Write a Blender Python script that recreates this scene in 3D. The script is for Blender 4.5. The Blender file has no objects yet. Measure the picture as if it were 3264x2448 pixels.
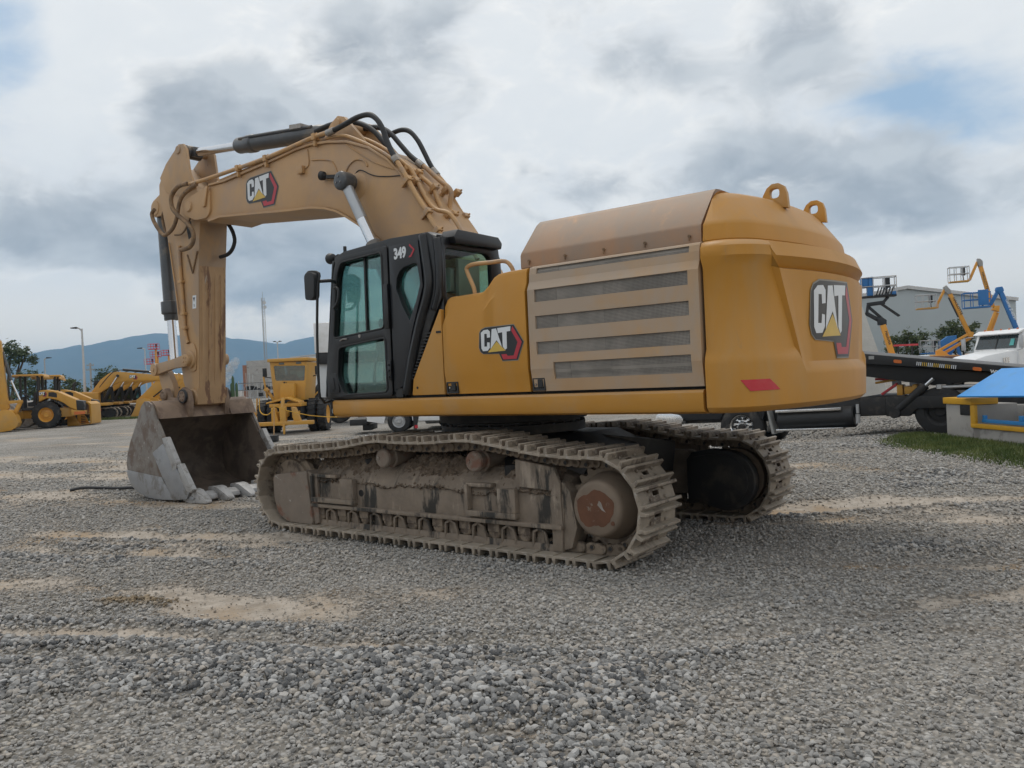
import bpy, bmesh, math, random
import numpy as np
from mathutils import Vector, Matrix
R = math.radians
random.seed(7)
rng = np.random.default_rng(11)
scene = bpy.context.scene
COL = scene.collection

# ------------------------------------------------------------------ camera
cam_d = bpy.data.cameras.new('camera')
cam_d.sensor_width = 36.0
cam_d.lens = 28.79
cam_d.clip_start = 0.05
cam_d.clip_end = 60000
cam = bpy.data.objects.new('camera', cam_d)
COL.objects.link(cam)
CR = Vector((0.78783598, 0.61416045, -0.04605884))
CU = Vector((0.0312755, 0.03479294, 0.99890505))
CD = Vector((-0.61509049, 0.78841385, -0.00820296))
mw = Matrix((CR, CU, -CD)).transposed().to_4x4()
mw.translation = Vector((5.675, -7.204, 1.579))
cam.matrix_world = mw
scene.camera = cam

# ------------------------------------------------------------------ sky, sun, exposure
SUN_DIR = Vector((-0.42, 0.24, 0.86)).normalized()
sun_el = math.asin(SUN_DIR.z)
sun_az = math.atan2(SUN_DIR.x, SUN_DIR.y)
world = bpy.data.worlds.new('World')
scene.world = world
world.use_nodes = True


class NT:
    """small helper for building node trees"""
    def __init__(s, tree):
        s.t = tree
        s.n = tree.nodes
        s.l = tree.links

    def node(s, typ, **kw):
        n = s.n.new(typ)
        for k, v in kw.items():
            setattr(n, k, v)
        return n

    def put(s, sock, v):
        if isinstance(v, bpy.types.NodeSocket):
            s.l.new(v, sock)
        elif v is not None:
            if sock.type == 'RGBA' and len(v) == 3:
                v = (*v, 1)
            sock.default_value = v

    def math(s, op, a, b=None, c=None, clamp=False):
        n = s.node('ShaderNodeMath', operation=op, use_clamp=clamp)
        s.put(n.inputs[0], a)
        if b is not None:
            s.put(n.inputs[1], b)
        if c is not None:
            s.put(n.inputs[2], c)
        return n.outputs[0]

    def mix(s, fac, a, b, blend='MIX'):
        n = s.node('ShaderNodeMix', data_type='RGBA', blend_type=blend)
        s.put(n.inputs[0], fac)
        s.put(n.inputs[6], a)
        s.put(n.inputs[7], b)
        return n.outputs[2]

    def ramp(s, v, lo, hi, a=0.0, b=1.0, smooth=True):
        n = s.node('ShaderNodeMapRange', interpolation_type='SMOOTHSTEP' if smooth else 'LINEAR', clamp=True)
        s.put(n.inputs[0], v)
        for i, x in enumerate((lo, hi, a, b)):
            n.inputs[i + 1].default_value = x
        return n.outputs[0]

    def noise(s, vec, scale, detail=4, rough=.55, dist=0.0, w=None):
        n = s.node('ShaderNodeTexNoise')
        if w is not None:
            n.noise_dimensions = '4D'
            n.inputs['W'].default_value = w
        s.put(n.inputs['Vector'], vec)
        n.inputs['Scale'].default_value = scale
        n.inputs['Detail'].default_value = detail
        n.inputs['Roughness'].default_value = rough
        n.inputs['Distortion'].default_value = dist
        return n.outputs[0]

    def mapping(s, vec, scale=(1, 1, 1), loc=(0, 0, 0), rot=(0, 0, 0)):
        n = s.node('ShaderNodeMapping')
        s.put(n.inputs[0], vec)
        n.inputs['Location'].default_value = loc
        n.inputs['Rotation'].default_value = rot
        n.inputs['Scale'].default_value = scale
        return n.outputs[0]


def build_world():
    t = NT(world.node_tree)
    t.n.clear()
    out = t.node('ShaderNodeOutputWorld')
    bg = t.node('ShaderNodeBackground')
    t.l.new(bg.outputs[0], out.inputs[0])
    bg.inputs[1].default_value = 0.1
    sky = t.node('ShaderNodeTexSky', sky_type='NISHITA', sun_disc=False)
    sky.sun_elevation = sun_el
    sky.sun_rotation = sun_az
    sky.altitude = 1850
    sky.dust_density = 2.0
    tc = t.node('ShaderNodeTexCoord')
    sep = t.node('ShaderNodeSeparateXYZ')
    t.l.new(tc.outputs['Generated'], sep.inputs[0])
    X, Y, Z = sep.outputs
    az = t.math('ARCTAN2', Y, X)
    el = t.math('ARCSINE', t.math('MINIMUM', t.math('MAXIMUM', Z, -1.0), 1.0))
    # heaped cloud, flattened a little towards the horizon
    P = t.mapping(tc.outputs['Generated'], (1, 1, 1.75))
    warp = t.node('ShaderNodeTexNoise')
    warp.inputs['Scale'].default_value = 6.0
    warp.inputs['Detail'].default_value = 2
    t.l.new(P, warp.inputs['Vector'])
    wv = t.node('ShaderNodeVectorMath', operation='SCALE')
    t.l.new(warp.outputs['Color'], wv.inputs[0])
    wv.inputs['Scale'].default_value = 0.10
    P2n = t.node('ShaderNodeVectorMath', operation='ADD')
    t.l.new(P, P2n.inputs[0])
    t.l.new(wv.outputs[0], P2n.inputs[1])
    P2 = P2n.outputs[0]
    f1 = t.noise(P2, 5.5, 8, .57)
    off = t.node('ShaderNodeVectorMath', operation='ADD')
    t.l.new(P2, off.inputs[0])
    off.inputs[1].default_value = (0, 0, .05)
    f1b = t.noise(off.outputs[0], 5.5, 4, .57)
    f2 = t.noise(t.mapping(P2, loc=(3.3, 1.7, 5.1)), 2.2, 3, .55)
    f3 = t.noise(P2, 15.0, 6, .62)

    def blob(a0, e0, sa, se, amp):
        da = t.math('DIVIDE', t.math('SUBTRACT', az, R(a0)), R(sa))
        de = t.math('DIVIDE', t.math('SUBTRACT', el, R(e0)), R(se))
        q = t.math('ADD', t.math('MULTIPLY', da, da), t.math('MULTIPLY', de, de))
        return t.math('MULTIPLY', t.math('POWER', 2.718, t.math('MULTIPLY', q, -1.0)), amp)

    def total(lst):
        s = None
        for b in lst:
            v = blob(*b)
            s = v if s is None else t.math('ADD', s, v)
        return s
    dark = total(DARK_CLOUDS)
    blue = total(BLUE_GAPS)
    lite = total(LIGHT_CLOUDS)
    # general broken overcast + the individual banks
    dm = t.math('ADD', t.math('MULTIPLY', t.math('SUBTRACT', f1, .5), 3.0), t.math('MULTIPLY', t.math('SUBTRACT', f2, .5), 1.0))
    dm = t.math('ADD', dm, t.math('MULTIPLY', t.math('SUBTRACT', f3, .5), 1.25))
    dm = t.math('SUBTRACT', t.math('ADD', dm, dark), lite)
    dmask = t.ramp(dm, 0.0, 0.80)
    edge = t.ramp(dm, -.35, .12)
    thin = t.ramp(t.math('ADD', f3, t.math('MULTIPLY', f2, .6)), .5, 1.1)
    white = t.mix(thin, (7.9, 8.2, 8.5), (10.3, 10.2, 9.9))
    white = t.mix(t.math('MULTIPLY', t.math('SUBTRACT', 1.0, edge), .8), white, (8.6, 8.85, 9.0))
    relief = t.math('MULTIPLY', t.math('SUBTRACT', f1, f1b), 3.2)
    grey = t.mix(t.ramp(t.math('ADD', t.math('ADD', t.math('MULTIPLY', f3, .8), t.math('MULTIPLY', f1, .5)), relief), .2, 1.15, smooth=False), (3.75, 4.15, 4.65), (6.4, 6.75, 7.05))
    cloud = t.mix(dmask, white, grey)
    # warm, hazy light low over the horizon
    low = t.ramp(el, R(1.0), R(8.5), 1.0, 0.0)
    cloud = t.mix(t.math('MULTIPLY', low, t.math('SUBTRACT', .85, t.math('MULTIPLY', dmask, .70))), cloud, (15.5, 13.2, 10.2))
    bl = t.math('ADD', t.math('MULTIPLY', t.math('SUBTRACT', f2, .66), 2.0), blue)
    bl = t.math('SUBTRACT', bl, t.math('MULTIPLY', dmask, .6))
    bmask = t.ramp(t.math('ADD', bl, t.math('MULTIPLY', t.math('SUBTRACT', f1, .5), 2.4)), .15, 1.15, 0, .9)
    skyc = t.mix(.6, sky.outputs[0], (4.0, 6.0, 8.0))
    col = t.mix(bmask, cloud, skyc)
    t.l.new(col, bg.inputs[0])


def azel(px, py):
    v = CD + CR * ((px - 1632) / 2610.0) + CU * ((1224 - py) / 2610.0)
    v.normalize()
    return math.degrees(math.atan2(v.y, v.x)), math.degrees(math.asin(v.z))


def bank(px, py, wx, wy, amp):
    a, e = azel(px, py)
    return (a, e, wx / 45.5, wy / 45.5, amp)


# banks of cloud and gaps, as compass bearings and elevations
DARK_CLOUDS = [bank(560, 380, 400, 170, .75), bank(1250, 250, 330, 240, .80), bank(330, 720, 260, 130, .85), bank(620, 560, 360, 150, .45),
               bank(2060, 170, 240, 150, .65), bank(2580, 140, 190, 140, .65), bank(800, 850, 420, 120, .6), bank(20, 790, 130, 90, .6), bank(1050, 900, 420, 130, .5),
               bank(2750, 600, 650, 130, .5), bank(1780, 640, 220, 130, .55), bank(2200, 520, 420, 90, .42), bank(2950, 720, 260, 90, .4), bank(1650, 860, 300, 130, .3)]
BLUE_GAPS = [bank(2950, 290, 380, 150, 1.25), bank(3200, 430, 220, 140, .8), bank(20, 180, 140, 330, 1.0), bank(1000, 1000, 320, 60, .35), bank(1600, 760, 200, 100, .3)]
LIGHT_CLOUDS = [bank(180, 250, 180, 260, .7), bank(1950, 440, 420, 100, .6), bank(3150, 50, 260, 60, .8), bank(3050, 900, 420, 110, .7),
                bank(130, 980, 320, 130, .55), bank(1620, 110, 130, 150, .4), bank(430, 100, 400, 90, .5), bank(2930, 305, 170, 22, 1.3)]
build_world()

sun_d = bpy.data.lights.new('sun', 'SUN')
sun_d.energy = 1.3
sun_d.angle = R(14)
sun_d.color = (1.0, 0.95, 0.87)
sun = bpy.data.objects.new('sun', sun_d)
sun.rotation_euler = SUN_DIR.to_track_quat('Z', 'Y').to_euler()
COL.objects.link(sun)
vs = scene.view_settings
vs.view_transform = 'Standard'
vs.look = 'None'
vs.exposure = 0.0
vs.gamma = 1.0
vs.use_curve_mapping = False
scene.cycles.use_denoising = True
scene.cycles.max_bounces = 6
scene.cycles.diffuse_bounces = 3
scene.cycles.glossy_bounces = 3
scene.cycles.volume_bounces = 0
world.cycles.sampling_method = 'MANUAL'
world.cycles.sample_map_resolution = 512
scene.cycles.transparent_max_bounces = 16
scene.cycles.caustics_reflective = False
scene.cycles.caustics_refractive = False
scene.cycles.sample_clamp_indirect = 6.0


# ------------------------------------------------------------------ mesh helpers
class MB:
    def __init__(s):
        s.v, s.f, s.m = [], [], []

    def add(s, verts, faces, mi=0):
        o = len(s.v)
        s.v += [tuple(p) for p in verts]
        s.f += [tuple(i + o for i in f) for f in faces]
        s.m += [mi] * len(faces)
        return s

    def box(s, x0, x1, y0, y1, z0, z1, mi=0):
        v = [(x, y, z) for x in (x0, x1) for y in (y0, y1) for z in (z0, z1)]
        return s.add(v, [(0, 1, 3, 2), (4, 6, 7, 5), (0, 4, 5, 1), (2, 3, 7, 6), (0, 2, 6, 4), (1, 5, 7, 3)], mi)

    def bar(s, p, q, w, h, up=(0, 0, 1), mi=0, ext=0.0):
        """rectangular bar from p to q, w across, h along up"""
        p, q = Vector(p), Vector(q)
        d = (q - p).normalized()
        p, q = p - d * ext, q + d * ext
        u = Vector(up)
        sd = d.cross(u)
        if sd.length < 1e-4:
            u = Vector((1, 0, 0))
            sd = d.cross(u)
        sd.normalize()
        u = sd.cross(d).normalized()
        v = []
        for a in (p, q):
            for i, j in ((-1, -1), (1, -1), (1, 1), (-1, 1)):
                v.append(a + sd * (i * w / 2) + u * (j * h / 2))
        return s.add(v, [(0, 3, 2, 1), (4, 5, 6, 7), (0, 1, 5, 4), (1, 2, 6, 5), (2, 3, 7, 6), (3, 0, 4, 7)], mi)

    def prism(s, poly, a, b, ax='y', mi=0):
        """extrude a 2D outline along an axis: y takes (x,z), x takes (y,z), z takes (x,y)"""
        def pt(p, c):
            return {'y': (p[0], c, p[1]), 'x': (c, p[0], p[1]), 'z': (p[0], p[1], c)}[ax]
        n = len(poly)
        v = [pt(p, a) for p in poly] + [pt(p, b) for p in poly]
        f = [tuple(range(n)), tuple(range(2 * n - 1, n - 1, -1))] + [(i, n + i, n + (i + 1) % n, (i + 1) % n) for i in range(n)]
        return s.add(v, f, mi)

    def plate(s, outer, holes, a, b, ax='y', mi=0):
        """flat plate with window openings"""
        bm = bmesh.new()
        for loop in [outer] + list(holes):
            vs_ = [bm.verts.new((p[0], p[1], 0)) for p in loop]
            for i in range(len(vs_)):
                bm.edges.new((vs_[i], vs_[(i + 1) % len(vs_)]))
        bmesh.ops.triangle_fill(bm, edges=bm.edges[:], use_beauty=True, use_dissolve=False, normal=(0, 0, 1))
        bm.verts.index_update()

        def pt(p, c):
            return {'y': (p[0], c, p[1]), 'x': (c, p[0], p[1]), 'z': (p[0], p[1], c)}[ax]
        n = len(bm.verts)
        v = [pt(q.co, a) for q in bm.verts] + [pt(q.co, b) for q in bm.verts]
        f = []
        for q in bm.faces:
            ii = [w.index for w in q.verts]
            f.append(tuple(ii))
            f.append(tuple(i + n for i in reversed(ii)))
        for e in bm.edges:
            if len(e.link_faces) == 1:
                i, j = e.verts[0].index, e.verts[1].index
                f.append((i, j, j + n, i + n))
        bm.free()
        return s.add(v, f, mi)

    def loft(s, rings, closed=True, caps=True, mi=0):
        n = len(rings[0])
        v = [p for r in rings for p in r]
        f = []
        for k in range(len(rings) - 1):
            for i in range(n if closed else n - 1):
                j = (i + 1) % n
                f.append((k * n + i, k * n + j, (k + 1) * n + j, (k + 1) * n + i))
        if caps and closed:
            f.append(tuple(range(n - 1, -1, -1)))
            f.append(tuple((len(rings) - 1) * n + i for i in range(n)))
        return s.add(v, f, mi)

    def tube(s, path, r, n=8, mi=0, caps=True, smooth=0):
        P = [Vector(p) for p in path]
        if smooth:
            P = catmull(P, smooth)
        rr = r if callable(r) else (lambda t: r)
        rings = []
        prev = None
        for i, p in enumerate(P):
            d = (P[min(i + 1, len(P) - 1)] - P[max(i - 1, 0)]).normalized()
            if prev is None:
                u = d.orthogonal().normalized()
            else:
                u = (prev - d * prev.dot(d)).normalized()
            prev = u
            w = d.cross(u)
            q = rr(i / max(1, len(P) - 1))
            rings.append([p + (u * math.cos(2 * math.pi * k / n) + w * math.sin(2 * math.pi * k / n)) * q for k in range(n)])
        return s.loft(rings, True, caps, mi)

    def cyl(s, p, q, r0, r1=None, n=20, mi=0):
        return s.lathe([(r0, 0), (r0 if r1 is None else r1, (Vector(q) - Vector(p)).length)], p, Vector(q) - Vector(p), n, mi)

    def lathe(s, prof, o, ax, n=24, mi=0, caps=True):
        """(radius, distance along axis) profile turned about an axis"""
        o, d = Vector(o), Vector(ax).normalized()
        u = d.orthogonal().normalized()
        if abs(d.y) > .99:
            u = Vector((1, 0, 0))
        w = d.cross(u)
        rings = [[o + d * h + (u * math.cos(2 * math.pi * k / n) + w * math.sin(2 * math.pi * k / n)) * max(r, 1e-4) for k in range(n)] for r, h in prof]
        return s.loft(rings, True, caps, mi)

    def mesh(s, name, mats, bevel=0.0, seg=2, angle=30, sharp=35, flat=False, clamp=True):
        me = bpy.data.meshes.new(name)
        me.from_pydata(s.v, [], s.f)
        if not isinstance(mats, (list, tuple)):
            mats = [mats]
        for m in mats:
            me.materials.append(m)
        me.polygons.foreach_set('material_index', s.m)
        bm = bmesh.new()
        bm.from_mesh(me)
        bmesh.ops.recalc_face_normals(bm, faces=bm.faces[:])
        if bevel > 0:
            ed = [e for e in bm.edges if len(e.link_faces) == 2 and e.calc_face_angle(0) > R(angle)]
            bmesh.ops.bevel(bm, geom=ed, offset=bevel, segments=seg, profile=.6, affect='EDGES', clamp_overlap=clamp)
        bm.to_mesh(me)
        bm.free()
        if not flat:
            me.polygons.foreach_set('use_smooth', [True] * len(me.polygons))
            me.set_sharp_from_angle(angle=R(sharp))
        me.update()
        return me

    def build(s, name, mats, parent=None, **kw):
        return link(name, s.mesh(name, mats, **kw), parent)


def link(name, data, parent=None, loc=None, rot=None):
    o = bpy.data.objects.new(name, data)
    COL.objects.link(o)
    if parent is not None:
        o.parent = parent
    if loc is not None:
        o.location = loc
    if rot is not None:
        o.rotation_euler = rot
    return o


def catmull(P, sub):
    out = []
    n = len(P)
    for i in range(n - 1):
        a, b, c, d = P[max(i - 1, 0)], P[i], P[i + 1], P[min(i + 2, n - 1)]
        for k in range(sub):
            t = k / sub
            out.append(.5 * ((2 * b) + (c - a) * t + (2 * a - 5 * b + 4 * c - d) * t * t + (3 * b - a - 3 * c + d) * t ** 3))
    out.append(P[-1])
    return out


def thing(name, label, cat, loc=(0, 0, 0), rz=0.0, group=None):
    o = bpy.data.objects.new(name, None)
    COL.objects.link(o)
    o.location = loc
    o.rotation_euler = (0, 0, rz)
    return tag(o, label, cat, group)


def tag(o, label=None, cat=None, group=None, kind=None):
    if label:
        o['label'] = label
    if cat:
        o['category'] = cat
    if group:
        o['group'] = group
    if kind:
        o['kind'] = kind
    return o


def dup(o, parent=None):
    c = o.copy()
    COL.objects.link(c)
    c.parent = parent
    for ch in list(o.children):
        dup(ch, c)
    return c


def rounded(poly, r, n=4):
    """round the corners of a 2D outline"""
    out = []
    m = len(poly)
    for i in range(m):
        p, a, b = Vector(poly[i]), Vector(poly[i - 1]), Vector(poly[(i + 1) % m])
        d1, d2 = (a - p), (b - p)
        q = min(r, d1.length * .45, d2.length * .45)
        s_, e_ = p + d1.normalized() * q, p + d2.normalized() * q
        for k in range(n + 1):
            t = k / n
            out.append(tuple((1 - t) ** 2 * s_ + 2 * t * (1 - t) * p + t * t * e_))
    return out


def arc(cx, cz, r, a0, a1, n):
    return [(cx + r * math.cos(R(a0 + (a1 - a0) * i / n)), cz + r * math.sin(R(a0 + (a1 - a0) * i / n))) for i in range(n + 1)]


# ------------------------------------------------------------------ materials
def mat(name, col, rough=.5, metal=0.0, var=.12, scale=5, bump=0.0, bscale=60, col2=None, m2=(.5, .62), s2=3.0, st=(1, 1, 1),
        col3=None, m3=(.55, .65), s3=12.0, dust=None, dustamt=.7, spec=.5, rough2=None, coat=0.0, rnd=0.0):
    m = bpy.data.materials.new(name)
    m.use_nodes = True
    t = NT(m.node_tree)
    b = t.n['Principled BSDF']
    tc = t.node('ShaderNodeTexCoord')
    V = tc.outputs['Object']
    n1 = t.noise(V, scale, 5)
    br = t.ramp(n1, .25, .75, 1 - var, 1 + var, False)
    g = t.node('ShaderNodeCombineColor')
    for i in range(3):
        t.put(g.inputs[i], br)
    c = t.mix(1.0, (*col, 1), g.outputs[0], 'MULTIPLY')
    if rnd:
        oi = t.node('ShaderNodeObjectInfo')
        rc = t.node('ShaderNodeCombineColor')
        for i in range(3):
            t.put(rc.inputs[i], t.ramp(oi.outputs['Random'], 0, 1, 1 - rnd, 1 + rnd, False))
        c = t.mix(1.0, c, rc.outputs[0], 'MULTIPLY')
    ro = rough
    if col2:
        k = t.ramp(t.noise(t.mapping(V, st), s2, 9, .65, .3), *m2)
        c = t.mix(k, c, col2)
        if rough2 is not None:
            ro = t.math('ADD', t.math('MULTIPLY', k, rough2 - rough), rough)
    if col3:
        k3 = t.ramp(t.noise(t.mapping(V, st), s3, 8, .7, .2, w=5.0), *m3)
        c = t.mix(k3, c, col3)
    if dust:
        ge = t.node('ShaderNodeNewGeometry')
        sp = t.node('ShaderNodeSeparateXYZ')
        t.l.new(ge.outputs['Normal'], sp.inputs[0])
        up = t.ramp(sp.outputs[2], .25, .9)
        k4 = t.math('MULTIPLY', up, t.ramp(t.noise(V, 9, 7, .6), .3, .6, dustamt * .5, dustamt))
        c = t.mix(k4, c, dust)
    t.l.new(c, b.inputs['Base Color'])
    t.put(b.inputs['Roughness'], ro)
    b.inputs['Metallic'].default_value = metal
    b.inputs['Specular IOR Level'].default_value = spec
    if coat:
        b.inputs['Coat Weight'].default_value = coat
        b.inputs['Coat Roughness'].default_value = .12
    if bump > 0:
        bn = t.node('ShaderNodeBump')
        bn.inputs['Strength'].default_value = 1.0
        bn.inputs['Distance'].default_value = bump
        t.l.new(t.noise(V, bscale, 6, .65), bn.inputs['Height'])
        t.l.new(bn.outputs[0], b.inputs['Normal'])
    return m


def glass(name, tint, refl=.06):
    m = bpy.data.materials.new(name)
    m.use_nodes = True
    t = NT(m.node_tree)
    t.n.clear()
    o = t.node('ShaderNodeOutputMaterial')
    tr = t.node('ShaderNodeBsdfTransparent')
    tr.inputs[0].default_value = (*tint, 1)
    gl = t.node('ShaderNodeBsdfGlossy')
    gl.inputs['Roughness'].default_value = .03
    fr = t.node('ShaderNodeFresnel')
    fr.inputs[0].default_value = 1.5
    mx = t.node('ShaderNodeMixShader')
    t.l.new(t.math('ADD', t.math('MULTIPLY', fr.outputs[0], .8), refl - .03, clamp=True), mx.inputs[0])
    t.l.new(tr.outputs[0], mx.inputs[1])
    t.l.new(gl.outputs[0], mx.inputs[2])
    t.l.new(mx.outputs[0], o.inputs[0])
    return m


DUST = (.30, .235, .175)
YEL = mat('yellow_paint', (.475, .222, .030), .48, var=.07, scale=1.5, spec=.35, col2=(.43, .245, .085), m2=(.47, .80), s2=1.8, st=(1, 1, .28), rough2=.7, col3=(.34, .205, .085), m3=(.60, .76), s3=9, bump=.0004, bscale=8, dust=DUST, dustamt=.35)
YELSILL = mat('yellow_paint_sill', (.50, .245, .045), .45, var=.07, scale=2, spec=.35, col2=(.44, .265, .115), m2=(.45, .78), s2=1.6, dust=DUST, dustamt=.5)
YELDOOR = mat('yellow_paint_dusty_door', (.43, .28, .155), .6, var=.08, scale=2.5, col2=(.385, .30, .225), m2=(.33, .58), s2=1.7, st=(1, 1, .55), col3=(.52, .30, .11), m3=(.60, .74), s3=2.6, bump=.0003, bscale=40, dust=DUST, dustamt=.5)
YELHOOD = mat('hood_paint_dusty', (.36, .205, .115), .6, var=.08, scale=2, col2=(.27, .200, .150), m2=(.38, .62), s2=1.5, st=(1, 1, .45), col3=(.52, .27, .12), m3=(.56, .7), s3=1.9, bump=.0003, bscale=50, dust=DUST, dustamt=.5)
BOOM = mat('boom_paint_faded', (.47, .285, .135), .5, var=.07, scale=1.7, col2=(.40, .26, .155), m2=(.42, .66), s2=1.5, col3=(.52, .285, .075), m3=(.60, .70), s3=1.1, bump=.0005, bscale=12, dust=DUST, dustamt=.4)
STICK = mat('stick_paint_worn', (.45, .28, .14), .55, var=.08, scale=2.5, col2=(.36, .255, .17), m2=(.42, .64), s2=2.2, st=(1, 1, .5), col3=(.22, .11, .055), m3=(.64, .70), s3=9, bump=.0008, bscale=25, dust=DUST, dustamt=.4)
STICKRIB = mat('stick_rib_scraped', (.42, .27, .145), .6, var=.1, scale=4, col2=(.20, .11, .065), m2=(.53, .60), s2=7, st=(1, 1, .18), col3=(.42, .37, .31), m3=(.63, .69), s3=13, bump=.0012, bscale=30)
PIPE = mat('pipe_paint', (.49, .29, .125), .5, var=.1, scale=6, col2=(.34, .24, .17), m2=(.45, .7), s2=5)
CABBLK = mat('cab_black', (.008, .009, .011), .30, var=.2, scale=4, col2=(.040, .039, .038), m2=(.52, .80), s2=3.0, rough2=.65, dust=(.14, .125, .11), dustamt=.4, bump=.0004, bscale=30)
BLACK = mat('black_plastic', (.014, .015, .017), .5, var=.15, scale=6, dust=(.11, .1, .09), dustamt=.5)
DARKSTEEL = mat('dark_steel', (.014, .014, .015), .6, var=.3, scale=4, col2=(.05, .042, .035), m2=(.5, .7), s2=3.5, bump=.003, bscale=30)
CYLBLK = mat('cylinder_black', (.060, .067, .076), .32, var=.2, scale=5, col2=(.20, .165, .125), m2=(.50, .72), s2=2.6, dust=(.22, .19, .16), dustamt=.6)
HOSE = mat('rubber_hose', (.020, .021, .023), .6, var=.2, scale=9, dust=(.10, .10, .10), dustamt=.6)
HOSEDUST = mat('dusty_hose', (.17, .11, .065), .75, var=.25, scale=8, col2=(.27, .17, .09), m2=(.45, .6), s2=9)
CHROME = mat('chrome_rod', (.62, .64, .67), .13, metal=1.0, var=.03)
CHROMED = mat('chrome_dusty', (.36, .35, .34), .5, metal=.5, var=.1, scale=9, col2=(.26, .23, .2), m2=(.4, .6), s2=8)
TRACK = mat('track_steel', (.255, .215, .170), .66, rnd=.22, metal=.0, var=.22, scale=9, col2=(.105, .080, .060), m2=(.47, .58), s2=5, col3=(.36, .325, .285), m3=(.55, .65), s3=10, bump=.0022, bscale=45, dust=(.34, .295, .24), dustamt=.6)
LINKM = mat('track_link_dirt', (.20, .158, .118), .8, rnd=.2, var=.2, scale=9, col2=(.080, .060, .045), m2=(.45, .6), s2=8, bump=.003, bscale=40)
FRAMEM = mat('track_frame_mud', (.205, .165, .128), .8, var=.25, scale=5, col2=(.035, .032, .028), m2=(.50, .60), s2=5.0, st=(1, 1, .22), col3=(.33, .275, .22), m3=(.54, .66), s3=8, bump=.007, bscale=24, dust=(.21, .165, .125), dustamt=.7)
SHOELITE = mat('guard_scraped', (.185, .150, .120), .7, var=.16, scale=6, col2=(.16, .075, .048), m2=(.52, .66), s2=4, col3=(.36, .34, .32), m3=(.60, .70), s3=11, bump=.003, bscale=30)
SOIL = mat('caked_soil', (.135, .100, .072), .95, var=.3, scale=14, col2=(.225, .175, .13), m2=(.5, .62), s2=9, bump=.02, bscale=28)
RUST = mat('rusty_hub', (.115, .048, .024), .75, var=.2, scale=7, col2=(.19, .150, .115), m2=(.57, .64), s2=6, bump=.001, bscale=35)
HUBM = mat('final_drive_dirt', (.175, .135, .100), .75, var=.15, scale=5, col2=(.115, .075, .050), m2=(.50, .66), s2=4, bump=.002, bscale=25)
BUCKET_OUT = mat('bucket_worn_steel', (.215, .195, .175), .6, metal=.2, var=.14, scale=6, col2=(.135, .095, .072), m2=(.42, .62), s2=5.0, st=(1, 1, .8), col3=(.40, .385, .37), m3=(.60, .66), s3=17, bump=.0016, bscale=28)
BUCKET_LOW = mat('bucket_scoured_steel', (.285, .29, .30), .5, metal=.3, var=.12, scale=6, col2=(.19, .18, .17), m2=(.50, .62), s2=4, col3=(.46, .46, .46), m3=(.62, .70), s3=14, bump=.0016, bscale=28)
BUCKET_IN = mat('bucket_inside', (.165, .130, .105), .6, metal=.1, var=.25, scale=5, col2=(.10, .080, .066), m2=(.45, .6), s2=3, col3=(.30, .27, .24), m3=(.66, .73), s3=16, bump=.002, bscale=22)
BUCKET_TOP = mat('bucket_top_brown', (.215, .150, .105), .65, var=.16, scale=6, col2=(.135, .090, .065), m2=(.45, .6), s2=4, col3=(.38, .35, .32), m3=(.66, .72), s3=13, bump=.0015, bscale=28)
TOOTH = mat('bucket_teeth_steel', (.36, .355, .35), .55, metal=.25, var=.12, scale=9, col2=(.23, .215, .20), m2=(.5, .65), s2=7, bump=.002, bscale=35)
DECAL_BLK = mat('decal_black', (.012, .014, .018), .35, var=.1)
DECAL_WHT = mat('decal_white', (.66, .69, .72), .35, var=.04)
DECAL_RED = mat('decal_red', (.42, .022, .04), .35, var=.1)
DECAL_YEL = mat('decal_yellow', (.60, .40, .07), .35, var=.08)
DECAL_EDGE = mat('decal_edge', (.22, .205, .17), .4, var=.05)
REFLECT = mat('red_reflector', (.48, .012, .03), .25, var=.05, spec=.7)
GLASS = glass('cab_glass', (.70, .92, .89), .05)
GLASSD = glass('tinted_glass', (.30, .42, .40), .10)
SEATM = mat('seat_fabric', (.05, .052, .055), .85, var=.2)
PALE = mat('pale_fabric', (.42, .42, .38), .8, var=.1)
WHITE = mat('white_paint', (.72, .73, .74), .35, var=.03, col2=(.6, .6, .58), m2=(.5, .75), s2=1.2)
RUBBER = mat('tyre_rubber', (.022, .022, .023), .8, var=.2, scale=5, col2=(.085, .078, .07), m2=(.52, .7), s2=3, bump=.002, bscale=20)
BGYEL = mat('machine_yellow', (.53, .275, .042), .45, var=.08, scale=1.5, col2=(.43, .255, .085), m2=(.45, .75), s2=.9)
LIFTYEL = mat('lift_orange_yellow', (.66, .30, .035), .42, var=.06, scale=1)
BGORANGE = mat('rim_yellow', (.60, .30, .05), .5, var=.06)
BLUE = mat('blue_paint', (.022, .15, .40), .45, var=.1, scale=2)
BLUEBRIGHT = mat('bright_blue_paint', (.035, .27, .66), .45, var=.05, scale=2, col2=(.05, .25, .55), m2=(.5, .75), s2=3)
REDP = mat('red_paint', (.55, .045, .055), .45, var=.1)
SLEEVE = mat('rod_sleeve_grey', (.40, .42, .44), .32, metal=.55, var=.06)
GREYP = mat('grey_paint', (.30, .30, .29), .5, var=.1)
GALV = mat('galvanised_steel', (.46, .47, .48), .4, metal=.6, var=.08)
ALU = mat('polished_aluminium', (.70, .71, .72), .22, metal=1.0, var=.04)
DARKGLASS = mat('dark_window', (.018, .03, .035), .08, var=.1, spec=.8)
CONCRETE = mat('concrete', (.36, .345, .325), .9, var=.1, scale=2, col2=(.22, .205, .19), m2=(.53, .66), s2=1.8, col3=(.12, .11, .10), m3=(.66, .72), s3=3, bump=.004, bscale=20)
SIGNYEL = mat('frame_yellow', (.62, .33, .02), .5, var=.06, scale=4, col2=(.4, .22, .05), m2=(.62, .7), s2=5)
BARK = mat('bark', (.085, .062, .045), .9, var=.25, scale=8, bump=.01, bscale=20)
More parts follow.
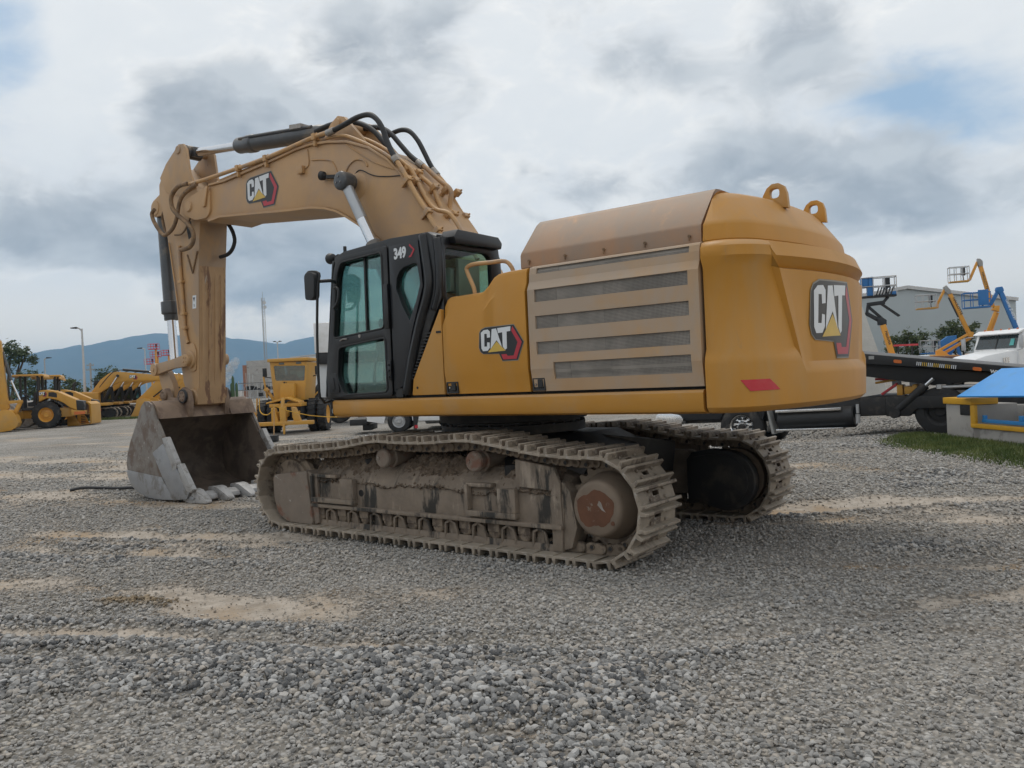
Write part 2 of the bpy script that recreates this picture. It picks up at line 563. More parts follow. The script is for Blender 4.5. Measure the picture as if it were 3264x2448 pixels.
AMBER = mat('amber_lens', (.55, .14, .03), .3, var=.05)


# ------------------------------------------------------------------ ground
def vnoise(x, y, seed=0):
    xi, yi = np.floor(x), np.floor(y)
    fx, fy = x - xi, y - yi
    fx, fy = fx * fx * (3 - 2 * fx), fy * fy * (3 - 2 * fy)

    def h(a, b):
        q = np.sin(a * 127.1 + b * 311.7 + seed * 74.7) * 43758.5453
        return q - np.floor(q)
    return (h(xi, yi) * (1 - fx) + h(xi + 1, yi) * fx) * (1 - fy) + (h(xi, yi + 1) * (1 - fx) + h(xi + 1, yi + 1) * fx) * fy


def fbm(x, y, seed=0, oct=4):
    s, a, t = 0, .5, 0
    for k in range(oct):
        s = s + a * vnoise(x * 2 ** k, y * 2 ** k, seed + k)
        t += a
        a *= .55
    return s / t


# bare earth worn through the gravel: x, y, radius x, radius y, angle, strength
PATCH = [(.35, -3.75, .85, .30, 25, 1.1), (-.15, -4.7, .9, .22, 28, .9), (3.4, 2.7, 2.6, .55, 30, 1.0), (3.3, -3.75, .5, .22, 30, .8),
         (-1.5, -1.5, .55, .25, 20, .6), (-3.0, -2.5, 1.3, .45, 20, .9), (-2.0, -4.3, 1.2, .35, 25, .7), (2.0, -3.85, .5, .2, 25, .6),
         (3.35, -4.4, .35, .25, 30, .8), (4.1, -3.5, .35, .2, 40, .7), (4.6, -1.9, .7, .3, 40, .3), (-3.9, -.6, 2.2, .4, 15, .6),
         (-9, -1.5, 3.5, .9, 10, .8), (-14, 2.5, 6, 1.2, 8, .7), (1.2, -2.9, .9, .3, 30, .4), (-7.5, 1.0, 4, .8, 12, .5)]
MOUND = [(2.0, -4.35, .85, .33, 32, .075), (2.9, -4.20, .7, .30, 34, .07), (4.1, .35, .8, .25, 35, .05), (-.5, -4.15, .55, .13, 28, .05), (.3, -2.2, 1.2, .4, 20, .025), (3.6, -4.9, .5, .3, 30, .04), (1.0, -5.2, .8, .25, 30, .05)]
RUTS = [(.1, -4.62, 27, .13, .030), (-.35, -5.25, 27, .12, .026), (-2.6, -2.3, 17, .16, .026), (-2.3, -3.15, 17, .16, .022), (4.0, -2.2, 52, .16, .024), (3.2, 2.6, 31, .25, .03), (3.8, 3.6, 31, .25, .025), (2.5, -3.4, 34, .12, .018)]


def ruts(x, y):
    g, e = np.zeros_like(x), np.zeros_like(x)
    for cx, cy, a, w, k in RUTS:
        c, sn = math.cos(R(a)), math.sin(R(a))
        u, v = (x - cx) * c + (y - cy) * sn, -(x - cx) * sn + (y - cy) * c
        v = v + .10 * np.sin(u * .7 + cx) + (fbm(u * 2.0, v * 2.0, 5, 2) - .5) * .12
        f = np.exp(-(u / 2.4) ** 2)
        g = g + f * k * np.exp(-(v / w) ** 2)
        e = e + f * k * (np.exp(-((v - 1.9 * w) / (w * .6)) ** 2) + np.exp(-((v + 1.9 * w) / (w * .6)) ** 2))
    return g, e


def bumps(x, y, L):
    s = np.zeros_like(x)
    for cx, cy, rx, ry, a, k in L:
        c, sn = math.cos(R(a)), math.sin(R(a))
        u, v = ((x - cx) * c + (y - cy) * sn) / rx, (-(x - cx) * sn + (y - cy) * c) / ry
        s = s + k * np.exp(-(u * u + v * v))
    return s


def dirtiness(x, y):
    f = fbm(x * 1.3, y * 1.3, 3, 5)
    g = fbm(x * .35 + 9, y * .55, 21, 3)
    f3 = fbm(x * 5.5, y * 5.5, 77, 4)
    d = bumps(x, y, PATCH) * (.05 + .95 * f + .9 * f3) + (g - .49) * 1.6 + (f - .5) * .9 + .28 * np.exp(-((x + 2.5) / 3.0) ** 2 - ((y + 3.2) / 1.8) ** 2)
    u, v = x * .906 + y * .423, -x * .423 + y * .906
    streak = fbm(u * .22, v * 1.9, 101, 4)
    d = d + np.clip(streak - .53, 0, 1) * 2.6 * (.4 + f3)
    d = d - bumps(x, y, MOUND) * 16
    g_, e_ = ruts(x, y)
    d = d + (g_ * 26 - e_ * 22) * (.3 + f3)
    return np.clip(d, 0, 1)


def looseness(x, y):
    l = bumps(x, y, MOUND) * 14 + (fbm(x * .6 + 4, y * .9, 61, 4) - .45) * 2.2
    g_, e_ = ruts(x, y)
    return np.clip(l + e_ * 26 - g_ * 14, 0, 1)


def height(x, y):
    far = 1 / (1 + ((x - 2) ** 2 + (y + 2) ** 2) / 400.0)
    h = (fbm(x * .8, y * .8, 5, 3) - .5) * .05 + (fbm(x * 4, y * 4, 8, 3) - .5) * .022
    g_, e_ = ruts(x, y)
    h = h + bumps(x, y, MOUND) - .012 * dirtiness(x, y) - g_ * .9 + e_ * .9
    dip = -.09 * np.exp(-((x - .3) / 3.2) ** 2 - ((y - 1.6) / 1.3) ** 2) - .76 * np.exp(-((x + 3) / 2.5) ** 2 - ((y - 13) / 2.0) ** 2)
    return (h - .012) * far - .004 + dip


def stone_ground_mat():
    m = bpy.data.materials.new('gravel_yard')
    m.use_nodes = True
    t = NT(m.node_tree)
    b = t.n['Principled BSDF']
    tc = t.node('ShaderNodeTexCoord')
    V = tc.outputs['Object']
    at = t.node('ShaderNodeAttribute', attribute_name='dirt')
    vo = t.node('ShaderNodeTexVoronoi')
    vo.inputs['Scale'].default_value = 26
    t.l.new(V, vo.inputs['Vector'])
    hs = t.node('ShaderNodeSeparateColor')
    t.l.new(vo.outputs['Color'], hs.inputs[0])
    k = hs.outputs[0]
    stone = t.mix(k, (.19, .187, .183), (.46, .445, .425))
    stone = t.mix(t.ramp(hs.outputs[1], .55, .95), stone, (.43, .39, .33))
    stone = t.mix(t.ramp(vo.outputs['Distance'], .25, .62), stone, (.13, .118, .10))
    big = t.noise(V, .25, 6, .6)
    stone = t.mix(t.ramp(big, .35, .7, 0, .45), stone, (.42, .40, .375))
    n2 = t.noise(V, 7, 8, .7)
    dirt = t.mix(t.ramp(n2, .3, .7), (.265, .228, .188), (.44, .39, .335))
    orange = t.ramp(t.noise(V, .9, 4, .6, w=2.0), .48, .66, 0, .7)
    dirt = t.mix(orange, dirt, (.30, .20, .105))
    vo2 = t.node('ShaderNodeTexVoronoi')
    vo2.inputs['Scale'].default_value = 55
    t.l.new(V, vo2.inputs['Vector'])
    peb = t.ramp(vo2.outputs['Distance'], .12, .3, 1, 0)
    h2 = t.node('ShaderNodeSeparateColor')
    t.l.new(vo2.outputs['Color'], h2.inputs[0])
    peb = t.math('MULTIPLY', peb, t.ramp(h2.outputs[0], .45, .6))
    dirt = t.mix(peb, dirt, t.mix(h2.outputs[1], (.15, .145, .14), (.36, .33, .29)))
    f = t.ramp(t.math('ADD', at.outputs['Fac'], t.math('MULTIPLY', t.math('SUBTRACT', t.noise(V, 16, 8, .75), .5), 1.5)), .28, .60)
    c = t.mix(f, stone, dirt)
    t.l.new(c, b.inputs['Base Color'])
    b.inputs['Roughness'].default_value = .95
    b.inputs['Specular IOR Level'].default_value = .2
    bm_ = t.node('ShaderNodeBump')
    bm_.inputs['Distance'].default_value = .02
    hgt = t.math('SUBTRACT', t.math('MULTIPLY', n2, .5), t.math('MULTIPLY', vo.outputs['Distance'], t.math('SUBTRACT', 1.0, t.math('MULTIPLY', f, .8))))
    t.l.new(hgt, bm_.inputs['Height'])
    t.l.new(bm_.outputs[0], b.inputs['Normal'])
    return m


def make_ground():
    # one sheet: fine near the machine, coarser towards the horizon
    n = 340
    s = np.linspace(-1, 1, n)
    gx = 2.0 + 9.5 * np.sinh(s * 7.2) / 7.2 * 1.0
    gy = -2.0 + 9.5 * np.sinh(s * 7.2) / 7.2 * 1.0
    sc = 9000 / np.abs(gx).max()
    w = np.abs(s) ** 6
    gx = 2 + (gx - 2) * (1 + (sc - 1) * w)
    gy = -2 + (gy + 2) * (1 + (sc - 1) * w)
    X, Y = np.meshgrid(gx, gy, indexing='ij')
    Z = height(X, Y)
    me = bpy.data.meshes.new('ground')
    v = np.stack([X, Y, Z], -1).reshape(-1, 3)
    i = np.arange(n * n).reshape(n, n)
    f = np.stack([i[:-1, :-1], i[1:, :-1], i[1:, 1:], i[:-1, 1:]], -1).reshape(-1, 4)
    me.from_pydata(v.tolist(), [], f.tolist())
    a = me.attributes.new('dirt', 'FLOAT', 'POINT')
    a.data.foreach_set('value', dirtiness(X, Y).reshape(-1).astype(np.float32))
    me.polygons.foreach_set('use_smooth', [True] * len(me.polygons))
    me.materials.append(stone_ground_mat())
    o = link('ground', me)
    tag(o, kind='structure')


def make_gravel():
    mt = bpy.data.materials.new('gravel_stone')
    mt.use_nodes = True
    t = NT(mt.node_tree)
    b = t.n['Principled BSDF']
    oi = t.node('ShaderNodeObjectInfo')
    tc = t.node('ShaderNodeTexCoord')
    wn = t.node('ShaderNodeTexWhiteNoise', noise_dimensions='1D')
    t.l.new(oi.outputs['Random'], wn.inputs['W'])
    hs = t.node('ShaderNodeSeparateColor')
    t.l.new(wn.outputs['Color'], hs.inputs[0])
    geo = t.node('ShaderNodeNewGeometry')
    la = t.node('ShaderNodeAttribute', attribute_name='loose', attribute_type='INSTANCER')
    zone = t.math('ADD', t.math('SUBTRACT', .62, t.math('MULTIPLY', la.outputs['Fac'], .4)), t.math('MULTIPLY', t.math('SUBTRACT', t.noise(geo.outputs['Position'], .8, 4, .6), .5), .5))
    c = t.mix(t.math('POWER', hs.outputs[0], 1.4), (.055, .058, .063), (.43, .425, .415))
    c = t.mix(t.ramp(zone, .25, .60, 0, .72), c, t.mix(hs.outputs[2], (.215, .204, .190), (.46, .44, .41)))
    c = t.mix(t.ramp(hs.outputs[1], .62, .95, 0, .7), c, (.38, .335, .285))
    c = t.mix(t.ramp(t.noise(tc.outputs['Object'], 1.6, 5, .6), .45, .7, 0, .35), c, (.36, .34, .31))
    da = t.node('ShaderNodeAttribute', attribute_name='dirt', attribute_type='INSTANCER')
    c = t.mix(t.ramp(da.outputs['Fac'], .25, .75, 0, .85), c, t.mix(hs.outputs[2], (.25, .22, .185), (.43, .39, .34)))
    ba = t.node('ShaderNodeAttribute', attribute_name='brown', attribute_type='INSTANCER')
    c = t.mix(t.ramp(ba.outputs['Fac'], .2, .7, 0, .85), c, t.mix(hs.outputs[2], (.12, .085, .045), (.30, .22, .13)))
    t.l.new(c, b.inputs['Base Color'])
    b.inputs['Roughness'].default_value = .9
    b.inputs['Specular IOR Level'].default_value = .25
    stones = bpy.data.collections.new('gravel_stone_shapes')
    for k in range(7):
        bm = bmesh.new()
        bmesh.ops.create_icosphere(bm, subdivisions=2, radius=1.0)
        rr = random.Random(k)
        cuts = [(Vector((rr.gauss(0, 1), rr.gauss(0, 1), rr.gauss(0, 1))).normalized(), rr.uniform(.5, .85)) for _ in range(9)]
        for v in bm.verts:
            for d, h in cuts:
                q = v.co.dot(d)
                if q > h:
                    v.co -= d * (q - h)
            v.co *= rr.uniform(.96, 1.04)
        bmesh.ops.scale(bm, verts=bm.verts, vec=(rr.uniform(.95, 1.25), rr.uniform(.75, 1.0), rr.uniform(.55, .8)))
        me = bpy.data.meshes.new('stone_shape')
        bm.to_mesh(me)
        bm.free()
        me.materials.append(mt)
        stones.objects.link(bpy.data.objects.new('stone_shape', me))
    # sector of yard in front of the camera station where single stones can be told apart
    d = 2.5 * (27 / 2.5) ** np.linspace(0, 1, 150)
    a = np.linspace(R(127.96 - 37), R(127.96 + 37), 190)
    Dd, A = np.meshgrid(d, a, indexing='ij')
    X, Y = 5.675 + Dd * np.cos(A), -7.204 + Dd * np.sin(A)
    Z = height(X, Y)
    v = np.stack([X, Y, Z], -1).reshape(-1, 3)
    i = np.arange(len(v)).reshape(X.shape)
    f = np.stack([i[:-1, :-1], i[1:, :-1], i[1:, 1:], i[:-1, 1:]], -1).reshape(-1, 4)
    me = bpy.data.meshes.new('gravel')
    me.from_pydata(v.tolist(), [], f.tolist())
    dr = dirtiness(X, Y)
    cov = np.clip(1.06 - 1.1 * dr, .12, 1)
    lo = looseness(X, Y)
    dens = (1900 + 700 * lo) * cov * np.clip(6.5 / Dd, .0, 1) ** 1.7 * np.clip((27 - Dd) / 8, 0, 1)
    size = (.0088 + .0068 * lo) * (1 - .25 * dr) * (1 + 1.1 * np.clip((Dd - 6) / 14, 0, 1))
    for nm, arr in (('dens', dens), ('size', size), ('loose', lo), ('dirt', dr), ('brown', np.clip(bumps(X, Y, [(-.42, -4.10, .50, .12, 28, 1.0), (.1, -3.95, .3, .07, 20, .6), (-2.3, -5.0, .4, .1, 28, .6)]) * (.4 + fbm(X * 6, Y * 6, 9, 3)), 0, 1))):
        at = me.attributes.new(nm, 'FLOAT', 'POINT')
        at.data.foreach_set('value', arr.reshape(-1).astype(np.float32))
    o = link('gravel', me)
    tag(o, 'loose grey crushed gravel strewn over the yard', 'gravel', kind='stuff')
    g = bpy.data.node_groups.new('scatter_stones', 'GeometryNodeTree')
    g.interface.new_socket('Geometry', in_out='INPUT', socket_type='NodeSocketGeometry')
    g.interface.new_socket('Geometry', in_out='OUTPUT', socket_type='NodeSocketGeometry')
    N, L = g.nodes, g.links
    gi, go = N.new('NodeGroupInput'), N.new('NodeGroupOutput')
    dp = N.new('GeometryNodeDistributePointsOnFaces')
    na = N.new('GeometryNodeInputNamedAttribute')
    na.data_type = 'FLOAT'
    na.inputs['Name'].default_value = 'dens'
    nb = N.new('GeometryNodeInputNamedAttribute')
    nb.data_type = 'FLOAT'
    nb.inputs['Name'].default_value = 'size'
    ip = N.new('GeometryNodeInstanceOnPoints')
    ci = N.new('GeometryNodeCollectionInfo')
    ci.inputs['Collection'].default_value = stones
    ci.inputs['Separate Children'].default_value = True
    ci.inputs['Reset Children'].default_value = True
    ip.inputs['Pick Instance'].default_value = True
    rv = N.new('FunctionNodeRandomValue')
    rv.data_type = 'FLOAT_VECTOR'
    rv.inputs[0].default_value = (-.5, -.5, 0)
    rv.inputs[1].default_value = (.5, .5, 6.283)
    rs = N.new('FunctionNodeRandomValue')
    rs.data_type = 'FLOAT'
    rs.inputs[2].default_value = 0.0
    rs.inputs[3].default_value = 1.0
    pw = N.new('ShaderNodeMath')
    pw.operation = 'POWER'
    pw.inputs[1].default_value = 2.4
    ma = N.new('ShaderNodeMath')
    ma.operation = 'MULTIPLY_ADD'
    ma.inputs[1].default_value = 1.45
    ma.inputs[2].default_value = .55
    L.new(rs.outputs[1], pw.inputs[0])
    L.new(pw.outputs[0], ma.inputs[0])
    rz_ = N.new('FunctionNodeRandomValue')
    rz_.data_type = 'FLOAT_VECTOR'
    rz_.inputs[0].default_value = (0, 0, -.006)
    rz_.inputs[1].default_value = (0, 0, .016)
    sp_ = N.new('GeometryNodeSetPosition')
    mu = N.new('ShaderNodeMath')
    mu.operation = 'MULTIPLY'
    L.new(gi.outputs[0], dp.inputs['Mesh'])
    L.new(na.outputs['Attribute'], dp.inputs['Density'])
    L.new(dp.outputs['Points'], sp_.inputs['Geometry'])
    L.new(rz_.outputs[0], sp_.inputs['Offset'])
    L.new(sp_.outputs[0], ip.inputs['Points'])
    L.new(ci.outputs[0], ip.inputs['Instance'])
    L.new(rv.outputs[0], ip.inputs['Rotation'])
    L.new(nb.outputs['Attribute'], mu.inputs[0])
    L.new(ma.outputs[0], mu.inputs[1])
    L.new(mu.outputs[0], ip.inputs['Scale'])
    L.new(ip.outputs[0], go.inputs[0])
    md = o.modifiers.new('scatter', 'NODES')
    md.node_group = g


make_ground()
make_gravel()


# ------------------------------------------------------------------ emblem decal (flat print with raised film)
EMBLEM = [
    (0, [(.0, .42), (.03, .30), (.09, .235), (.45, .21), (.52, 0), (.86, 0), (1.0, .5), (.80, 1.0), (.16, .985), (.06, .93), (.02, .84)]),
    (3, [(.775, .965), (.965, .5), (.835, .035), (.54, .035), (.50, .185), (.62, .185), (.64, .13), (.775, .13), (.875, .5), (.745, .84)]),
    (1, [(.12, .92), (.22, .93), (.265, .87), (.265, .70), (.195, .69), (.19, .81), (.135, .81), (.125, .44), (.185, .44), (.195, .56), (.25, .55), (.25, .40), (.20, .315), (.09, .31), (.055, .39), (.055, .85)]),
    (1, [(.31, .93), (.41, .94), (.535, .36), (.41, .60), (.265, .36)]),
    (1, [(.435, .945), (.735, .965), (.725, .83), (.645, .825), (.635, .345), (.595, .31), (.545, .40), (.545, .815), (.45, .80)]),
    (2, [(.41, .565), (.605, .285), (.20, .265)]),
]


def emblem(fn, parent, cuts=0, name='emblem'):
    """fn maps (u, v, lift) to a point on the carrying surface"""
    mb = MB()
    edge = [(.5 + (u - .5) * 1.025, .5 + (v - .5) * 1.04) for u, v in EMBLEM[0][1]]
    for lay, (mi, poly) in enumerate([(4, edge)] + EMBLEM):
        bm = bmesh.new()
        vs_ = [bm.verts.new((u, v, 0)) for u, v in poly]
        bm.faces.new(vs_)
        for k in range(1, cuts):
            bmesh.ops.bisect_plane(bm, geom=bm.verts[:] + bm.edges[:] + bm.faces[:], plane_co=(k / cuts, 0, 0), plane_no=(1, 0, 0))
        bmesh.ops.triangulate(bm, faces=bm.faces[:])
        bm.verts.index_update()
        h = .0025 + .0012 * min(lay, 3)
        mb.add([fn(v.co.x, v.co.y, h) for v in bm.verts], [[w.index for w in f.verts] for f in bm.faces], mi)
        bm.free()
    return mb.build(name, [DECAL_BLK, DECAL_WHT, DECAL_YEL, DECAL_RED, DECAL_EDGE], parent)


def flat_emblem(x0, x1, z0, z1, y, parent, skew=0.0):
    return emblem(lambda u, v, h: (x0 + (x1 - x0) * u, y - h, z0 + (z1 - z0) * v + skew * u), parent)


def text_mesh(body, size, bold=.0, depth=.001):
    cu = bpy.data.curves.new('lettering', 'FONT')
    cu.body = body
    cu.size = size
    cu.offset = bold
    cu.extrude = depth
    cu.resolution_u = 3
    ob = bpy.data.objects.new('lettering', cu)
    me = bpy.data.meshes.new_from_object(ob)
    bpy.data.objects.remove(ob)
    return me


def lettering(body, parent, m, p, ex, ez, size, bold=.0, wide=1.0, depth=.001, name='lettering'):
    """flat lettering from p, reading along ex, upright along ez"""
    me = text_mesh(body, size, bold, depth)
    ex, ez = Vector(ex).normalized(), Vector(ez).normalized()
    n = ex.cross(ez)
    M4 = Matrix((ex * wide, ez, n)).transposed().to_4x4()
    M4.translation = Vector(p)
    me.transform(M4)
    me.materials.clear()
    me.materials.append(m)
    return link(name, me, parent)


# ------------------------------------------------------------------ the big excavator
EX = thing('crawler_excavator', 'large dusty yellow crawler excavator with black cab standing in the middle of the gravel yard', 'excavator')


def track_path():
    top = [(2.13, .965), (1.94, .965), (1.54, .99), (1.14, 1.05), (.76, 1.09), (.28, 1.065), (-.14, 1.062), (-.46, 1.068), (-.96, 1.0), (-1.37, .968), (-1.80, .945), (-2.0, .925)]
    pts = [(x, 0.0) for x in np.linspace(-1.95, 2.1, 40)]
    pts += arc(2.115, .485, .485, -88, 88, 24)
    tp = catmull([Vector(p) for p in top], 5)
    pts += [tuple(p) for p in tp]
    pts += arc(-1.985, .465, .465, 95, 268, 24)
    P = np.array(pts)
    seg = np.hypot(*np.diff(np.vstack([P, P[:1]]), axis=0).T)
    s = np.concatenate([[0], np.cumsum(seg)])
    Q = np.vstack([P, P[:1]])
    return lambda d: (np.interp(d % s[-1], s, Q[:, 0]), np.interp(d % s[-1], s, Q[:, 1])), s[-1]


def shoe_mesh():
    """double grouser shoe: +x along the track, +z outwards, tip of the grousers at z=0"""
    mb = MB()
    L, W = .103, .30
    n = 12
    out, inn = [], []
    for k in range(n):
        a = 2 * math.pi * k / n
        c, s_ = math.cos(a), math.sin(a)
        q = max(abs(c) / L, abs(s_) / W)
        out.append((c / q, s_ / q))
        inn.append((.020 * c, .050 * s_))
    out = [(-L, -W), (-L, -.05), (-L, .05), (-L, W), (-.03, W), (.03, W), (L, W), (L, .05), (L, -.05), (L, -W), (.03, -W), (-.03, -W)]
    inn = [(.018 * x / max(abs(x), abs(y) * .35, 1e-6) if abs(x) > .09 else .012 * (1 if x > 0 else -1), .05 * max(-1, min(1, y / .06))) for x, y in out]
    for z0, z1 in ((-.078, -.054),):
        v = [(x, y, z1) for x, y in out] + [(x, y, z1) for x, y in inn] + [(x, y, z0) for x, y in out] + [(x, y, z0) for x, y in inn]
        f = []
        for i in range(n):
            j = (i + 1) % n
            f += [(i, j, n + j, n + i), (2 * n + j, 2 * n + i, 3 * n + i, 3 * n + j), (j, i, 2 * n + i, 2 * n + j), (n + i, n + j, 3 * n + j, 3 * n + i)]
        mb.add(v, f)
    for x0, w in ((-.085, .019), (.052, .019)):
        prof = [(x0 - w, -.058), (x0 - w * .62, 0), (x0 + w * .62, 0), (x0 + w, -.058)]
        rings = [[(x, y, z) for x, z in prof] for y in (-.30, .30)]
        mb.loft(rings)
    mb.prism([(.095, -.066), (.125, -.078), (.125, -.088), (.095, -.076)], -.30, .30)
    for sx in (-.045, .025):
        for sy in (-.12, .12):
            mb.cyl((sx, sy, -.06), (sx, sy, -.036), .015, n=6)
    return mb.mesh('track_shoe', TRACK, bevel=.003, seg=1)


def link_mesh():
    mb = MB()
    for sy in (-1, 1):
        y0, y1 = (.065, .10) if sy > 0 else (-.10, -.065)
        prof = rounded([(-.10, -.078), (.10, -.078), (.105, -.13), (.07, -.178), (.0, -.165), (-.06, -.178), (-.105, -.14)], .03, 3)
        mb.prism(prof, y0, y1)
        yy = .10 if sy > 0 else -.10
        mb.cyl((.075, yy - sy * .01, -.130), (.075, yy + sy * .02, -.130), .046, .040, n=14)
        mb.cyl((-.025, yy - sy * .01, -.140), (-.025, yy + sy * .012, -.140), .022, n=10, mi=1)
    mb.cyl((.075, -.12, -.130), (.075, .12, -.130), .024, n=10)
    return mb.mesh('track_link', [LINKM, DARKSTEEL], bevel=.004, seg=1)


SHOE, LINK = shoe_mesh(), link_mesh()
pathf, plen = track_path()
NSH = 55
for cy in (-1.37, 1.37):
    tr = bpy.data.objects.new('track', None)
    COL.objects.link(tr)
    tr.parent = EX
    tr.location = (0, 0, -.085 if cy > 0 else 0)
    for k in range(NSH):
        d0 = (k + .37) * plen / NSH
        a, b = pathf(d0 - .1), pathf(d0 + .1)
        m_ = pathf(d0)
        tx, tz = b[0] - a[0], b[1] - a[1]
        l_ = math.hypot(tx, tz)
        tx, tz = tx / l_, tz / l_
        # path runs clockwise seen from -y: outward normal is to the right of travel
        Mx = Matrix(((tx, 0, tz, m_[0]), (0, 1, 0, cy), (tz, 0, -tx, m_[1]), (0, 0, 0, 1)))
        for nm, me in (('track_shoe', SHOE), ('track_link', LINK)):
            o = link(nm, me, tr)
            o.matrix_local = Mx

# soil that cakes the near frame, as a lumpy heap
def soil_heap(name, x0, x1, y0, y1, zf, parent, n=(60, 16), amp=.022, seed=1):
    xs, ys = np.linspace(x0, x1, n[0]), np.linspace(y0, y1, n[1])
    X, Y = np.meshgrid(xs, ys, indexing='ij')
    Z = zf(X, Y) + (fbm(X * 10, Y * 10, seed, 4) - .5) * 2 * amp + (fbm(X * 30, Y * 30, seed + 9, 3) - .5) * amp * 1.6
    mb = MB()
    v = np.stack([X, Y, Z], -1).reshape(-1, 3).tolist()
    i = np.arange(len(v)).reshape(X.shape)
    f = np.stack([i[:-1, :-1], i[1:, :-1], i[1:, 1:], i[:-1, 1:]], -1).reshape(-1, 4).tolist()
    mb.add(v, f)
    return mb.build(name, SOIL, parent, sharp=60)


def undercarriage(sgn):
    cy = -1.37 * sgn     # sgn=1 : near side
    def yy(a):           # distance from machine centre line
        return -a * sgn
    mb = MB()
    # welded box section of the frame, sloping roof
    rings = []
    for x, k in ((-1.60, 0), (-1.45, 1), (1.55, 1), (1.74, .6)):
        top = .60 + .16 * k
        rings.append([(x, yy(1.53), .30), (x, yy(1.53), .56), (x, yy(1.49), .62), (x, yy(1.34), top), (x, yy(1.20), top), (x, yy(1.16), .30)])
    mb.loft(rings)
    mb.box(-1.62, 1.74, min(yy(1.58), yy(1.18)), max(yy(1.58), yy(1.18)), .275, .315)
    fr = mb.build('track_frame', FRAMEM, EX, bevel=.012)
    # rear cheek of the frame that curves round the final drive
    ck = MB()
    pr = [(1.62, .08), (1.72, .09), (1.73, .33), (1.72, .66), (1.66, .80), (1.25, .86), (1.25, .62), (1.62, .60)]
    ck.prism(pr, yy(1.545), yy(1.50))
    ck.prism([(1.70, .09), (1.80, .12), (1.86, .30), (1.80, .60), (1.72, .68)], yy(1.52), yy(1.30))
    ck.build('frame_cheek', FRAMEM, fr, bevel=.01)
    # side steps
    for x0, x1 in ((-1.53, -.85), (.69, 1.27)):
        st = MB()
        st.box(x0, x1, *sorted((yy(1.53), yy(1.60))), .335, .385)
        st.box(x0, x0 + .035, *sorted((yy(1.53), yy(1.60))), .385, .62)
        st.box(x1 - .20, x1, *sorted((yy(1.53), yy(1.595))), .385, .60)
        st.box(x0, x1 - .28, *sorted((yy(1.50), yy(1.58))), .60, .635)
        st.build('step', FRAMEM, fr, bevel=.008)
    if sgn > 0:
        h = MB()
        h.lathe([(.0, 0), (.036, 0), (.036, .004)], (-.79, yy(1.529), .455), (0, -1, 0), 14)
        h.build('hole', DARKSTEEL, fr)
    # roller guard rail and its brackets
    g = MB()
    g.prism([(yy(1.535), .062), (yy(1.50), .062), (yy(1.50), .13), (yy(1.525), .14)], -1.50, 1.72, 'x')
    for k in range(9):
        x = -1.28 + k * .345
        path = [(x - .085, yy(1.515), .10), (x - .06, yy(1.53), .235), (x, yy(1.535), .265), (x + .055, yy(1.53), .235), (x + .085, yy(1.515), .10)]
        for i in range(4):
            g.bar(path[i], path[i + 1], .022, .03, (0, 1, 0), ext=.006)
        g.box(x - .05, x + .05, *sorted((yy(1.48), yy(1.505))), .10, .27)
    g.build('roller_guard', FRAMEM, fr, bevel=.006)
    for k in range(9):
        x = -1.45 + k * .345
        r_ = MB()
        r_.lathe([(0, 0), (.06, 0), (.075, .02), (.075, .10), (.125, .11), (.13, .16), (.10, .17), (.10, .36)], (x, yy(1.53), .200), (0, sgn, 0), 18)
        r_.box(x - .065, x + .065, *sorted((yy(1.49), yy(1.54))), .195, .285)
        r_.build('track_roller', LINKM, fr, bevel=.004, seg=1)
    for x in (-.415, .785):
        c = MB()
        c.lathe([(0, 0), (.080, 0), (.094, .012), (.094, .022), (.098, .024), (.098, .045), (.085, .05), (.085, .11), (.105, .115), (.105, .15), (.09, .16), (.09, .40)], (x, yy(1.57), .825), (0, sgn, 0), 26)
        c.lathe([(0, 0), (.02, 0), (.02, .006)], (x - .05, yy(1.576), .83), (0, sgn, 0), 8)
        c.build('carrier_roller', SHOELITE, fr)
    # idler and its scraped guard block
    i_ = MB()
    i_.lathe([(.06, 0), (.30, 0), (.31, .03), (.365, .04), (.375, .08), (.335, .10), (.335, .18), (.375, .20), (.365, .24), (.31, .25), (.06, .28)], (-1.97, yy(1.51), .47), (0, sgn, 0), 36)
    i_.build('idler', LINKM, fr)
    gd = MB()
    prof = rounded([(-2.20, .60), (-1.60, .665), (-1.60, .60), (-1.53, .08), (-1.98, .085), (-2.14, .17), (-2.20, .34)], .05, 4)
    gd.prism(prof, yy(1.585), yy(1.36))
    gd.prism([(-1.62, .665), (-1.54, .63), (-1.46, .60), (-1.46, .10), (-1.53, .08), (-1.56, .28)], yy(1.56), yy(1.36))
    gd.build('idler_guard', SHOELITE, fr, bevel=.012, seg=3)
    # final drive
    fd = MB()
    fd.lathe([(0, 0), (.198, 0), (.212, .006), (.225, .02), (.232, .05), (.235, .10), (.262, .16), (.285, .24), (.30, .36), (.30, .46)], (2.135, yy(1.645), .49), (0, sgn, 0), 40)
    fdo = fd.build('final_drive', HUBM, fr, sharp=50)
    hb = MB()
    rh_ = random.Random(4)
    ol = []
    for k in range(40):
        a = 2 * math.pi * k / 40
        r_ = .160 + .016 * math.sin(a * 2 + 1) + .010 * math.sin(a * 5) + rh_.uniform(-.007, .007)
        ol.append((2.128 + r_ * math.cos(a), .492 + r_ * math.sin(a)))
    hb.prism(ol, yy(1.6475), yy(1.640))
    hb.prism([(2.15, .525), (2.165, .56), (2.185, .545), (2.20, .50), (2.225, .47), (2.19, .485)], yy(1.6487), yy(1.646), mi=1)
    hb.lathe([(0, 0), (.016, 0), (.018, .006)], (2.285, yy(1.652), .385), (0, sgn, 0), 10)
    hb.build('hub_cover', [RUST, CHROMED], fdo)
    sp = MB()
    nt = 21
    ring = []
